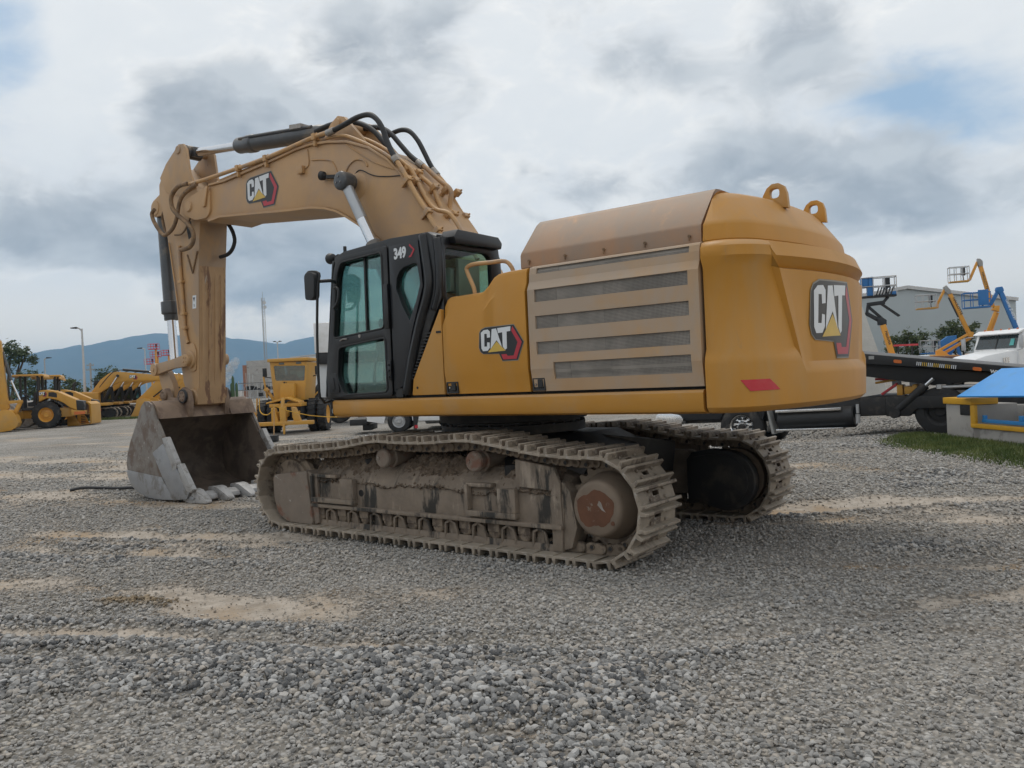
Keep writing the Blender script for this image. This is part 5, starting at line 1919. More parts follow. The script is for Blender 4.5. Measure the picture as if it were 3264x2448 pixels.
# ---- mid-size excavators
def loop_track(parent, x0, x1, r, yc, w):
    n_ = 34
    P = []
    top, L = 2 * r, (x1 - x0 - 2 * r)
    per = 2 * L + 2 * math.pi * r
    for k in range(n_):
        d = per * k / n_
        if d < L:
            P.append((x0 + r + d, 0.0, 0))
        elif d < L + math.pi * r:
            a = (d - L) / r
            P.append((x1 - r + r * math.sin(a), r - r * math.cos(a), a))
        elif d < 2 * L + math.pi * r:
            P.append((x1 - r - (d - L - math.pi * r), 2 * r, math.pi))
        else:
            a = (d - 2 * L - math.pi * r) / r
            P.append((x0 + r - r * math.sin(a), r + r * math.cos(a), math.pi + a))
    tr_ = bpy.data.objects.new('track', None)
    COL.objects.link(tr_)
    tr_.parent = parent
    mb = MB()
    pl = per / n_
    for x, z, a in P:
        c, s_ = math.cos(a), math.sin(a)
        mb.bar((x - c * pl * .46 - s_ * -.03, yc, z - s_ * pl * .46 + .03 * c), (x + c * pl * .46 - s_ * -.03, yc, z + s_ * pl * .46 + .03 * c), w, .05, (s_, 0, -c))
        mb.bar((x, yc - w / 2, z), (x, yc + w / 2, z), .03, .05, (s_, 0, -c))
    mb.build('track_belt', TRACK, tr_)
    fr_ = MB()
    fr_.prism([(x0 + r * .9, r * .55), (x1 - r * .9, r * .55), (x1 - r * .9, r * 1.5), (x0 + r * .9, r * 1.5)], yc - w * .36, yc + w * .36)
    for x in (x0 + r, x1 - r):
        fr_.cyl((x, yc - w * .38, r), (x, yc + w * .38, r), r * .78, n=22)
    for k in range(6):
        x = x0 + r * 1.6 + k * (x1 - x0 - 3.2 * r) / 5
        fr_.cyl((x, yc - w * .4, r * .42), (x, yc + w * .4, r * .42), r * .3, n=12)
    fr_.build('track_frame', DARKSTEEL, tr_)


def mid_excavator():
    t = thing('parked_excavator', 'x', 'excavator', group='excavators parked in a row by the compactors')
    for y in (-1.05, 1.05):
        loop_track(t, -3.05, .66, .38, y, .55)
    b_ = MB()
    b_.box(-2.2, -.2, -.8, .8, .40, .80)
    b_.cyl((-1.2, 0, .7), (-1.2, 0, .95), .6, n=24)
    b_.build('car_body', DARKSTEEL, t)
    u_ = MB()
    u_.box(-2.9, .15, -1.25, 1.25, .92, 1.12)
    u_.box(-2.9, -.55, -1.25, .2, 1.12, 1.85)
    u_.box(-2.9, -1.0, .2, 1.25, 1.12, 1.85)
    u_.build('upper_body', BGYEL, t, bevel=.05, seg=3)
    w_ = MB()
    w_.prism([(-2.9, 1.0), (-3.35, 1.05), (-3.5, 1.3), (-3.45, 1.75), (-3.25, 1.95), (-2.85, 1.95)], -1.25, 1.25)
    w_.build('counterweight', BGYEL, t, bevel=.06, seg=3)
    c_ = MB()
    pr = [(-1.0, 1.12), (-1.02, 2.55), (-.85, 2.66), (-.05, 2.66), (.12, 2.55), (.22, 1.75), (.20, 1.12)]
    c_.plate(pr, [[(-.9, 1.75), (-.9, 2.45), (-.50, 2.50), (-.50, 1.75)], [(-.42, 1.30), (-.42, 2.50), (-.02, 2.50), (.10, 1.75), (.10, 1.30)]], .32, .38)
    c_.plate(pr, [[(-.9, 1.75), (-.9, 2.45), (-.50, 2.50), (-.50, 1.75)], [(-.42, 1.30), (-.42, 2.50), (-.02, 2.50), (.10, 1.75), (.10, 1.30)]], 1.22, 1.28)
    c_.box(-1.02, .18, .32, 1.28, 2.60, 2.68)
    c_.box(-1.0, .18, .36, 1.24, 1.12, 1.25)
    c_.box(-.7, -.2, .6, 1.0, 1.25, 2.1)
    c_.build('cab', BLACK, t, bevel=.015)
    g_ = MB()
    g_.prism([(-.95, 1.25), (-.95, 2.55), (-.05, 2.58), (.15, 1.75), (.15, 1.25)], .345, .35)
    g_.build('cab_glass', GLASSD, t)
    bm_ = MB()
    bm_.prism([(-1.27, 1.67), (-1.11, 1.45), (-.89, 1.6), (.32, 2.3), (.80, 2.49), (1.46, 2.57), (3.24, 2.51), (3.9, 2.50), (4.16, 2.66), (4.05, 2.84), (3.74, 2.89), (2.24, 3.07), (1.17, 3.2), (.63, 3.25), (.30, 3.21), (.09, 3.12), (-.47, 2.71)], -.24, .24)
    BMO = bm_.build('boom', BGYEL, t, bevel=.03)
    emblem(lambda u, v, h: (1.50 + .58 * u, -.241 - h, 2.68 + .31 * v - .04 * u), BMO)
    for s_ in (-1, 1):
        cy1 = MB()
        cy1.cyl((.22, .34 * s_, 2.22), (-.42, .34 * s_, 1.02), .075, n=14)
        BC = cy1.build('boom_cylinder', BLACK, t)
        rd = MB()
        rd.cyl((.73, .34 * s_, 2.95), (.20, .34 * s_, 2.18), .045, n=12)
        rd.cyl((.73, .26 * s_, 2.95), (.73, .42 * s_, 2.95), .10, n=14, mi=1)
        rd.build('rod', [CHROME, BLACK], BC)
    cs = MB()
    cs.cyl((1.05, 0, 3.38), (2.89, 0, 3.16), .085, n=16)
    CS = cs.build('stick_cylinder', BLACK, t)
    rd = MB()
    rd.cyl((2.85, 0, 3.165), (3.85, 0, 3.06), .05, n=12)
    rd.build('rod', CHROME, CS)
    sk_ = MB()
    sk_.prism([(3.95, 3.12), (4.30, 2.95), (4.38, 2.60), (4.20, 2.25), (3.13, 1.45), (2.30, 1.0), (2.05, 1.05), (2.02, 1.28), (2.50, 1.70), (3.45, 2.62), (3.70, 2.95)], -.18, .18)
    sk_.build('stick', BGYEL, t, bevel=.03)
    cb_ = MB()
    cb_.cyl((3.98, 0, 2.02), (3.05, 0, 1.38), .075, n=14)
    CB = cb_.build('bucket_cylinder', BLACK, t)
    lk_ = MB()
    lk_.bar((3.05, -.2, 1.38), (2.45, -.2, 1.05), .06, .14)
    lk_.bar((3.05, .2, 1.38), (2.45, .2, 1.05), .06, .14)
    lk_.bar((3.05, -.15, 1.38), (2.72, -.15, .95), .06, .14)
    lk_.build('linkage', BGYEL, t)
    bk_ = MB()
    o_ = [(1.98, 1.26), (2.45, 1.30), (2.85, 1.21), (2.98, .95), (2.93, .66), (2.68, .33), (2.25, .12), (1.78, .02), (1.50, .06), (1.70, .40), (1.88, .80)]
    i_ = [(2.05, 1.18), (2.42, 1.22), (2.78, 1.14), (2.90, .93), (2.86, .68), (2.64, .38), (2.23, .18), (1.80, .08)]
    bk_.prism(o_[:9] + [(1.50, .09)] + i_[::-1], -.62, .62)
    for y in (-.64, .60):
        bk_.prism(o_, y, y + .04)
    BKO = bk_.build('bucket', BGYEL, t, bevel=.01)
    for k in range(5):
        tt = MB()
        y = -.56 + k * .28
        tt.prism([(1.62, .02), (1.62, .12), (1.38, .04), (1.36, .0)], y - .05, y + .05)
        tt.build('tooth', DARKSTEEL, BKO)
    hs_ = MB()
    hs_.tube([(-.9, -.2, 1.7), (-.3, -.22, 2.5), (-.55, -.22, 2.2), (.1, -.24, 2.95), (.6, -.2, 3.30), (1.1, -.1, 3.36)], .03, 6, smooth=4)
    hs_.build('hose', BLACK, t)
    return t


E0 = mid_excavator()
rx, ry = math.cos(VR), math.sin(VR)
for k, lab in enumerate(['yellow excavator with its boom arched and bucket tucked, front of the row behind the compactors',
                         'second yellow excavator of the row, its boom rising just behind the front one',
                         'third yellow excavator of the row, boom and black cab between its neighbours',
                         'farthest yellow excavator of the row, mostly hidden behind the other three']):
    o = E0 if k == 0 else dup(E0)
    s_, d_ = -.78 * k, 3.15 * k + 1.05
    o.location = (-51.33 + rx * s_ - ry * d_, 19.84 + ry * s_ + rx * d_, 0)
    o.rotation_euler = (0, 0, VR + R(19))
    o.scale = (.94, 1, 1)
    o['label'] = lab

# ---- excavator front end reaching in at the left edge
t = thing('parked_excavator', 'yellow excavator whose stick and bucket reach in at the far left edge', 'excavator', (-40.85, 9.0, 0), VR + R(24))
s_ = MB()
s_.prism([(.62, 4.9), (.90, 4.6), (.95, 3.9), (1.05, 1.75), (1.12, 1.20), (.98, 1.05), (.74, 1.08), (.60, 1.5), (.45, 3.0), (.30, 4.3), (.40, 4.8)], -.22, .22)
s_.build('stick', BGYEL, t, bevel=.03)
b_ = MB()
b_.prism([(-2.6, 4.3), (-1.2, 5.0), (.2, 4.9), (.75, 4.7), (.65, 4.3), (-.2, 4.45), (-1.2, 4.35), (-2.3, 3.6), (-4.2, 1.6), (-4.6, 1.9), (-3.6, 3.4)], -.26, .26)
b_.build('boom', BGYEL, t, bevel=.03)
c_ = MB()
c_.cyl((.92, 0, 4.05), (1.24, 0, 2.60), .085, n=14)
CYL = c_.build('bucket_cylinder', CYLBLK, t)
r_ = MB()
r_.cyl((1.22, 0, 2.66), (1.58, 0, 1.58), .05, n=12)
r_.build('rod', CHROME, CYL)
l_ = MB()
for y in (-.26, .20):
    l_.prism([(1.05, 1.56), (1.68, 1.58), (1.70, 1.44), (1.10, 1.40)], y, y + .06)
    l_.prism([(1.55, 1.56), (1.70, 1.50), (1.38, .80), (1.24, .88)], y + .03, y + .09)
l_.build('linkage', BGYEL, t, bevel=.01)
k_ = MB()
o_ = [(.62, 1.02), (.90, 1.12), (1.25, 1.08), (1.48, .70), (1.54, .42), (1.46, .22), (1.22, .06), (.80, .01), (.30, .02), (.20, .10), (.45, .55)]
i_ = [(.72, .95), (.92, 1.05), (1.20, 1.0), (1.40, .68), (1.45, .42), (1.38, .26), (1.18, .12), (.80, .07)]
k_.prism(o_[:9] + [(.30, .08)] + i_[::-1], -.68, .68)
for y in (-.70, .66):
    k_.prism(o_, y, y + .04)
k_.build('bucket', BGYEL, t, bevel=.012)

# ---- loader bucket standing behind the compactors
t = thing('loader_bucket', 'yellow toothed bucket standing on the gravel just behind the compactors', 'bucket', (-42.1, 14.48, 0), VR + R(10))
k_ = MB()
k_.prism([(-.62, .0), (-.62, .58), (-.40, .70), (-.18, .52), (.0, .12), (.10, .0)], -.9, -.86)
k_.prism([(-.62, .0), (-.62, .58), (-.40, .70), (-.18, .52), (.0, .12), (.10, .0)], .70, .74)
k_.prism([(.05, .70), (.15, 1.28), (.46, 1.33), (.66, 1.18), (.66, .10), (.56, .06), (.55, 1.10), (.44, 1.22), (.22, 1.18), (.12, .72)], -.9, .74)
k_.prism([(-.62, .0), (.62, .06), (.62, .10), (-.62, .04)], -.9, .74)
k_.prism([(-.64, .58), (-.40, .72), (.08, .74), (.12, .70), (-.38, .68), (-.60, .54)], -.3, .3)
KB = k_.build('shell', BGYEL, t, bevel=.015)
for k in range(6):
    tt = MB()
    z = .10 + k * .095
    tt.prism([(.12, z), (.34, z + .015), (.34, z + .05), (.12, z + .055)], -.95, -.86)
    tt.build('tooth', BLACK, t)

# ---- vegetation
def leaf_mat(name, a, b):
    m = bpy.data.materials.new(name)
    m.use_nodes = True
    t_ = NT(m.node_tree)
    bs_ = t_.n['Principled BSDF']
    tc = t_.node('ShaderNodeTexCoord')
    c = t_.mix(t_.ramp(t_.noise(tc.outputs['Object'], 2.2, 3), .35, .65), a, b)
    t_.l.new(c, bs_.inputs['Base Color'])
    bs_.inputs['Roughness'].default_value = .6
    bs_.inputs['Specular IOR Level'].default_value = .3
    return m


LEAF = leaf_mat('mesquite_leaf', (.050, .075, .040), (.085, .115, .055))
LEAF2 = leaf_mat('shrub_leaf', (.060, .085, .035), (.11, .135, .055))


def tree(name, label, cat, loc, lobes, leaf, n=2600, size=.16, seed=0, trunk=True, group=None, droop=.2):
    t_ = thing(name, label, cat, loc, VR, group)
    rr = random.Random(seed)
    top = max(l[2] for l in lobes)
    tk = MB()
    if trunk:
        base = Vector((0, 0, 0))
        for l in lobes:
            tgt = Vector(l[:3])
            m_ = Vector((tgt.x * .25, tgt.y * .25, tgt.z * .45)) + Vector((rr.uniform(-.2, .2), rr.uniform(-.2, .2), 0))
            tk.tube([base, base.lerp(m_, .5) + Vector((rr.uniform(-.1, .1), 0, 0)), m_, m_.lerp(tgt, .6), tgt], lambda q: .16 * (1 - q) ** .8 * min(1.6, top / 5) + .02, 6, smooth=2)
    else:
        for k in range(7):
            l = lobes[k % len(lobes)]
            tk.tube([(l[0] * .6, l[1] * .6, 0), (l[0] * .8, l[1], l[2] * .5), (l[0] + rr.uniform(-.3, .3) * l[3], l[1], l[2])], .04, 5)
    tk.build('trunk', BARK, t_)
    mb = MB()
    vol = [l[3] * l[4] for l in lobes]
    V, F = [], []
    for l, v in zip(lobes, vol):
        cx, cy_, cz, rx_, rz_ = l
        clumps = max(6, int(34 * v / sum(vol) * 2))
        per = max(4, int(n * v / sum(vol) / clumps))
        for c in range(clumps):
            d = Vector((rr.gauss(0, 1), rr.gauss(0, 1), rr.gauss(0, 1))).normalized() * (rr.random() ** .45)
            cc = Vector((cx + d.x * rx_, cy_ + d.y * rx_, cz + d.z * rz_))
            cr = rr.uniform(.14, .30) * min(rx_, rz_)
            for k in range(per):
                q = cc + Vector((rr.gauss(0, cr), rr.gauss(0, cr), rr.gauss(0, cr * .7) - abs(rr.gauss(0, droop * cr))))
                u = Vector((rr.gauss(0, 1), rr.gauss(0, 1), rr.gauss(0, .6))).normalized()
                w = u.orthogonal().normalized()
                w = (w * math.cos(rr.random() * 6) + u.cross(w) * math.sin(rr.random() * 6))
                s = size * rr.uniform(.5, 1.2)
                o_ = len(V)
                V += [q - u * s, q + w * s * .35, q + u * s, q - w * s * .35]
                F.append((o_, o_ + 1, o_ + 2, o_ + 3))
    mb.add(V, F)
    mb.build('crown', leaf, t_, flat=True)
    return t_


tree('mesquite_tree', 'feathery dark mesquite tree rising over the compactor canopies at the left edge', 'tree', (-76.84, 23.56, 0),
     [(-1.2, 0, 6.2, 1.7, 1.2), (.4, 0, 6.0, 1.4, 1.0), (1.3, 0, 5.4, 1.1, .9), (-.6, 0, 4.9, 1.6, .8), (-2.6, 0, 5.4, 1.4, 1.3), (1.9, 0, 6.0, .6, .4)], LEAF, 5200, .17, 1)
tree('bush', 'dark rounded bush behind the compactor canopies, below the small lamp', 'bush', (-69.6, 22.9, 0), [(-.7, 0, 3.2, 1.0, .9), (.2, 0, 3.3, .8, .9), (-1.6, 0, 3.0, .9, .8), (0, 0, 2.0, 1.8, 1.2)], LEAF, 2600, .15, 2)
tree('bush', 'wide green bush between the compactor hoods and the first parked excavator', 'bush', (-67.7, 24.3, 0), [(-.3, 0, 2.4, 1.0, .8), (.6, 0, 2.7, 1.0, .8), (1.5, 0, 2.3, .9, .8), (.5, 0, 1.3, 1.8, 1.0)], LEAF2, 2800, .15, 3)
tree('bush', 'dark bush showing above the first parked excavator boom', 'bush', (-69.7, 29.1, 0), [(-.4, 0, 3.4, .8, .8), (.35, 0, 3.6, .8, .8), (0, 0, 2.2, 1.2, 1.2)], LEAF, 1800, .15, 4)
tree('mesquite_tree', 'broad green mesquite tree behind the orange lift boom before the warehouse', 'tree', (-10.4, 91.9, 0),
     [(-.5, 0, 4.4, 1.6, 1.1), (1.0, 0, 4.4, 1.3, .9), (.2, 0, 3.2, 2.0, 1.2), (-1.6, 0, 3.8, 1.2, 1.0)], LEAF2, 4200, .2, 5)
tree('mesquite_tree', 'low green tree left of the broad mesquite, behind the black flatbed', 'tree', (-15.0, 88.3, 0),
     [(-1.4, 0, 3.2, 1.2, .9), (.2, 0, 3.9, 1.5, 1.0), (1.6, 0, 3.8, 1.2, 1.0), (0, 0, 2.4, 2.2, 1.0)], LEAF2, 3600, .2, 6)

# ---- mountains
RIDGE = [(200, 1.2), (185, 1.8), (172, 2.2), (164, 2.45), (160, 2.60), (158.3, 2.79), (157.6, 2.90), (157.0, 2.98), (156.9, 2.92), (156.3, 3.13), (155.7, 3.25), (155.3, 3.17), (154.4, 3.37), (153.7, 3.52), (152.6, 3.75), (151.3, 3.85), (150.0, 3.77),
         (148.5, 3.66), (147.1, 3.53), (146.8, 3.44), (145.3, 3.22), (143.4, 2.96), (142.7, 3.14), (141.5, 3.36), (139.7, 3.59), (138.3, 3.71), (136.7, 3.45), (133, 2.9), (128, 2.2), (122, 1.7), (114, 1.3), (106, .9), (95, .6), (80, .5)]
mt_ = MB()
DM = 6500.0
azs = np.linspace(200, 80, 361)
els = np.interp(-azs, [-a for a, _ in RIDGE], [e for _, e in RIDGE]) + (fbm(azs * 2.5, azs * 0, 90, 4) - .5) * .16
rows = []
for f in (0, .25, .5, .72, .88, 1.0, .8, .3):
    back = 1 if len(rows) >= 6 else 0
    row = []
    for i, (a, e) in enumerate(zip(azs, els)):
        hmax = math.tan(R(e)) * DM
        g = fbm(np.array([a * 1.7]), np.array([f * 3.0]), 40, 4)[0] - .5
        gully = fbm(np.array([a * 5.0]), np.array([f * 1.2]), 50, 3)[0] - .5
        d = DM - (1 - f) * 1500 + (g + gully * .8) * 600 * (1 - f) if not back else DM + (1 - f) * 1800
        z = hmax * f + (0 if f in (0, 1.0) or back else g * hmax * .16)
        sc2 = d / DM if f == 1.0 else 1
        row.append((5.675 + d * math.cos(R(a)), -7.204 + d * math.sin(R(a)), 1.579 + z * sc2 - (25 if f == 0 else 0)))
    rows.append(row)
mt_.loft(rows, closed=False)
MTN = mat('mountain_scrub', (.040, .048, .045), .95, var=.3, scale=.004, col2=(.065, .065, .055), m2=(.45, .65), s2=.003)
tag(mt_.build('mountain', MTN, None, sharp=80), kind='structure')


# ---- poles and masts
def pole(name, label, cat, loc, h, r, arms, group=None, m=GALV):
    t_ = thing(name, label, cat, loc, VR, group)
    mb = MB()
    mb.cyl((0, 0, 0), (0, 0, h), r, r * .55, 10)
    mb.build('shaft', m, t_)
    for du, dz, l in arms:
        a_ = MB()
        a_.tube([(0, 0, h - .15), (du * .6, 0, h + dz * .6), (du, 0, h + dz)], r * .5, 6)
        A_ = a_.build('arm', m, t_)
        hd2 = MB()
        s2 = 1 if du > 0 else -1
        hd2.prism([(du, h + dz - .05), (du + s2 * l, h + dz - .02), (du + s2 * l, h + dz + .05), (du, h + dz + .09)], -.14, .14)
        hd2.build('lamp_head', BLACK, t_, bevel=.01)
    return t_


gp_ = 'street lamps along the back of the yard'
pole('street_lamp', 'tall galvanised street lamp standing before the mountain behind the compactors', 'street lamp', (-57.95, 21.8, 0), 6.75, .12, [(-.35, .06, .45)], gp_)
pole('street_lamp', 'small grey street lamp just right of the mesquite tree', 'street lamp', (-79.46, 27.9, 0), 5.5, .10, [(.25, .05, .4)], gp_)
pole('street_lamp', 'grey street lamp left of the stacked red lift baskets', 'street lamp', (-76.48, 36.5, 0), 6.3, .10, [(-.25, .05, .5)], gp_)
pole('street_lamp', 'low grey street lamp above the first parked excavator cylinder', 'street lamp', (-92.0, 41.6, 0), 4.6, .10, [(-.3, .05, .5)], gp_)
pole('street_lamp', 'small lamp post standing against the ridge left of the black cab', 'street lamp', (-78.24, 54.2, 0), 7.2, .10, [(-.2, .05, .3), (.2, .05, .3)], gp_)
t = thing('utility_pole', 'grey utility pole with two crossarms left of the dark bush', 'utility pole', (-106.5, 44.8, 0), VR)
u_ = MB()
u_.cyl((0, 0, 0), (0, 0, 6.1), .16, .12, 10)
u_.build('shaft', GREYP, t)
for z, w in ((5.78, .95), (5.18, 1.15)):
    a_ = MB()
    a_.box(-w / 2, w / 2, -.06, .06, z - .06, z + .06)
    for x in (-w * .45, -w * .2, w * .2, w * .45):
        a_.cyl((x, 0, z + .05), (x, 0, z + .2), .04, n=8)
    a_.build('crossarm', GREYP, t)
t = thing('lattice_mast', 'slender lattice radio mast rising over the concrete block', 'mast', (-181.6, 125.8, 0), VR)
m_ = MB()
for a in range(3):
    x, y = .45 * math.cos(R(120 * a)), .45 * math.sin(R(120 * a))
    m_.cyl((x, y, 0), (x, y, 26.0), .06, n=6)
for k in range(36):
    z = k * .72
    for a in range(3):
        p, q = (.45 * math.cos(R(120 * a)), .45 * math.sin(R(120 * a))), (.45 * math.cos(R(120 * a + 120)), .45 * math.sin(R(120 * a + 120)))
        m_.bar((p[0], p[1], z), (q[0], q[1], z + .72), .04, .04)
        m_.bar((p[0], p[1], z), (q[0], q[1], z), .04, .04)
m_.cyl((0, 0, 25.8), (0, 0, 27.6), .05, n=6)
m_.build('lattice', GREYP, t)
for x, z in ((.5, 24.6), (.6, 23.4)):
    a_ = MB()
    a_.lathe([(0, 0), (.35, .1), (.45, .25)], (x, -.4, z), (.4, -1, 0), 14)
    a_.bar((0, 0, z), (x, -.35, z), .06, .06)
    a_.build('antenna', GALV, t)

# ---- buildings
t = thing('concrete_block_tower', 'plain grey concrete block with a brick-coloured side behind the scaffold', 'building', (-114.8, 76.3, 0), VR)
for nm, a, m in (('wall', (-1.55, 1.95, 0, 4, 0, 6.45), CONCRETE), ('brick_wall', (-2.35, -1.56, .3, 3.6, 0, 5.75), mat('brick_wall', (.30, .15, .10), .9, var=.15, scale=2))):
    b_ = MB()
    b_.box(*a)
    b_.build(nm, m, t, bevel=.02)
b_ = MB()
for z in (1.2, 2.6, 4.0, 5.4):
    b_.box(-1.57, 1.97, -.03, 0, z, z + .05)
b_.build('board_seam', GREYP, t)
t = thing('scaffold', 'pale metal scaffold frames left of the motor grader', 'scaffold', (-76.4, 49.3, 0), VR)
s_ = MB()
for x, h in ((-1.72, 2.6), (-.84, 3.5), (-.45, 3.3), (.4, 2.4), (1.3, 2.4), (2.0, 2.4)):
    for y in (0, 1.2):
        s_.cyl((x, y, 0), (x, y, h), .035, n=6)
for z in (.65, 1.45, 2.25):
    s_.bar((-1.72, 0, z), (2.05, 0, z), .09, .05)
    s_.bar((-1.72, 1.2, z), (2.05, 1.2, z), .09, .05)
s_.bar((-1.72, 0, .2), (-.84, 0, 2.2), .04, .04)
s_.bar((-.84, 0, .4), (.4, 0, 2.2), .04, .04)
s_.build('frame', GALV, t)
d_ = MB()
for z in (1.48, 2.28):
    d_.box(-1.8, 2.05, -.1, 1.3, z, z + .04)
d_.build('deck', DARKSTEEL, t)
pl_ = MB()
rr = random.Random(3)
for k in range(14):
    x = rr.uniform(-1.2, 1.9)
    z = rr.choice((.0, .68, 1.52))
    pl_.box(x, x + rr.uniform(.2, .5), .2, .8, z, z + rr.uniform(.15, .5))
pl_.build('stored_material', DARKSTEEL, t)
CACT = mat('cactus_skin', (.055, .10, .045), .7, var=.15, scale=3)
t = thing('cactus', 'green column cactus cluster right of the excavator stick', 'cactus', (-56.23, 33.3, 0), VR)
for x, y, h in ((.07, 0, 2.8), (-.13, .2, 2.2), (.32, .1, 2.2), (-.3, .1, 1.5)):
    c_ = MB()
    ring = []
    for z, r_ in ((0, .10), (h * .5, .12), (h * .92, .11), (h, .04)):
        ring.append([(x + r_ * (1 if k % 2 else .8) * math.cos(2 * math.pi * k / 16), y + r_ * (1 if k % 2 else .8) * math.sin(2 * math.pi * k / 16), z) for k in range(16)])
    c_.loft(ring)
    c_.build('stem', CACT, t)
SHEET = mat('white_sheet_wall', (.58, .60, .61), .6, var=.04, scale=.5)
WHSE = mat('warehouse_sheet', (.40, .45, .47), .65, var=.04, scale=.3)
t = thing('white_shed', 'low white industrial shed behind the motor grader', 'building', (-92.2, 68.6, 0), VR)
b_ = MB()
b_.prism([(-1.7, 0), (14, 0), (14, 6.9), (-1.65, 5.85)], 0, 12)
b_.build('wall', SHEET, t)
b_ = MB()
b_.prism([(-1.75, 5.86), (14, 6.92), (14, 7.1), (-1.75, 6.05)], -.1, 12)
b_.build('roof_edge', GALV, t)
t = thing('warehouse', 'large pale grey sheet-metal warehouse behind the lifts', 'building', (-12.41, 99.22, 0), VR)
b_ = MB()
b_.prism([(-30, 0), (-30, 6.4), (-5.0, 9.8), (0, 8.95), (7.6, 7.85), (7.6, 0)], 0, 30)
b_.build('wall', WHSE, t)
b_ = MB()
for p, q in (((-30, 6.4), (-5, 9.8)), ((-5, 9.8), (7.75, 7.82))):
    b_.bar((p[0], -.15, p[1] + .1), (q[0], -.15, q[1] + .1), .3, .38)
    b_.prism([(p[0], p[1]), (q[0], q[1]), (q[0], q[1] + .2), (p[0], p[1] + .2)], -.1, 30)
b_.build('roof', GALV, t)
# ---- white trailer behind the cab
t = thing('box_trailer', 'white box trailer with black lower band standing behind the black cab', 'trailer', (-20.5, 15.5, 0), VR + R(1))
b_ = MB()
b_.box(-1.45, 3.6, 0, 2.5, 2.96, 4.2)
b_.build('box', WHITE, t, bevel=.03)
b_ = MB()
b_.box(-1.42, 3.6, .05, 2.4, 2.50, 2.955)
b_.build('chassis_band', BLACK, t, bevel=.02)
b_ = MB()
b_.box(-1.40, 3.6, .3, 2.2, 1.0, 2.49)
b_.build('lower_body', SHEET, t, bevel=.02)
for x in (-.6, .6, 2.4):
    wheel(t, (x, .35, .52), .52, .3, .28, GALV, 0)

# ---- motor grader seen from behind
t = thing('motor_grader', 'yellow motor grader seen from behind with its ripper lowered', 'grader', (-18.27, 10.88, 0), VR)
c_ = MB()
c_.plate([(-.68, 1.15), (-.78, 2.50), (.54, 2.47), (.40, 1.12)], [rounded([(-.60, 1.84), (-.645, 2.37), (.475, 2.33), (.42, 1.80)], .05, 3)], 0, .06)
c_.prism([(-.68, 1.15), (-.78, 2.5), (-.70, 2.5), (-.60, 1.15)], .06, 1.5)
c_.prism([(.40, 1.12), (.54, 2.47), (.46, 2.47), (.32, 1.12)], .06, 1.5)
c_.plate([(-.68, 1.15), (-.78, 2.50), (.54, 2.47), (.40, 1.12)], [[(-.60, 1.4), (-.69, 2.38), (.46, 2.35), (.33, 1.4)]], 1.45, 1.5)
c_.build('cab', BGYEL, t, bevel=.02)
r_ = MB()
r_.box(-.84, .60, -.10, 1.6, 2.50, 2.62)
r_.build('cab_roof', BGYEL, t, bevel=.03)
g_ = MB()
g_.prism(rounded([(-.60, 1.84), (-.645, 2.37), (.475, 2.33), (.42, 1.80)], .05, 3), .02, .026)
g_.build('rear_window', GLASSD, t)
i_ = MB()
i_.box(-.45, -.05, .4, .9, 1.2, 2.05)
i_.box(-.5, .4, 1.1, 1.3, 1.2, 1.95)
i_.build('cab_interior', SEATM, t, bevel=.03)
for x in (-.45, .16):
    l_ = MB()
    l_.box(x, x + .18, -.015, .01, 2.40, 2.47)
    l_.build('rear_lamp', DARKGLASS, t)
k_ = MB()
k_.prism(rounded([(-.37, 1.20), (-.35, 1.74), (.15, 1.72), (.12, 1.20)], .05, 3), -.35, -.02)
k_.cyl((-.22, -.2, 1.72), (-.22, -.2, 1.80), .06, n=12, mi=1)
k_.build('tank', [BGYEL, DARKSTEEL], t, bevel=.02)
h_ = MB()
h_.prism([(-.70, 1.10), (.02, 1.26), (.40, 1.10), (.42, 1.04), (.02, 1.18), (-.72, 1.04)], -.9, -.1)
h_.box(-.6, .5, -.9, -.1, .92, 1.04)
h_.build('engine_cover', BGYEL, t, bevel=.015)
e_ = MB()
e_.box(-.55, .45, -.8, 1.4, .45, .95)
e_.box(-.25, .15, 1.4, 5.0, .8, 1.1)
for k in range(8):
    e_.box(-.5 + k * .12, -.44 + k * .12, -.86, -.8, .5, .92)
e_.build('engine_bay', DARKSTEEL, t, bevel=.01)
for x in (-1.12, -.78, .62, .98):
    wheel(t, (x + .02, .30, .58), .58, .30, .32, BGORANGE, 20, ax=(1, 0, 0))
for s_ in (-1, 1):
    mr = MB()
    x = -1.0 if s_ < 0 else .86
    mr.tube([(x * .8, .2, 1.95), (x * 1.06, .15, 2.0), (x * 1.06, .15, 2.28)], .02, 6)
    mr.box(x - .07, x + .07, .08, .14, 2.0, 2.30)
    mr.build('mirror', BLACK, t, bevel=.015)
ld = MB()
ld.bar((-1.05, .1, 2.0), (-.95, .1, 1.25), .05, .06)
ld.bar((-.98, .1, 1.6), (-.72, .1, 1.15), .08, .10)
ld.bar((-1.02, .05, 1.55), (-.86, .05, 1.50), .16, .10)
ld.build('access_ladder', BGYEL, t, bevel=.01)
rp_ = bpy.data.objects.new('ripper', None)
COL.objects.link(rp_)
rp_.parent = t
b_ = MB()
b_.box(-.90, 1.04, -1.52, -1.34, .32, .45)
b_.build('ripper_beam', BGYEL, rp_, bevel=.02)
for x in (-.81, .06):
    l_ = MB()
    l_.prism([(x - .04, .36), (x + .04, .36), (x + .03, .05), (x, -.0), (x - .03, .05)], -1.60, -1.52)
    l_.build('shank', BGYEL, rp_, bevel=.01)
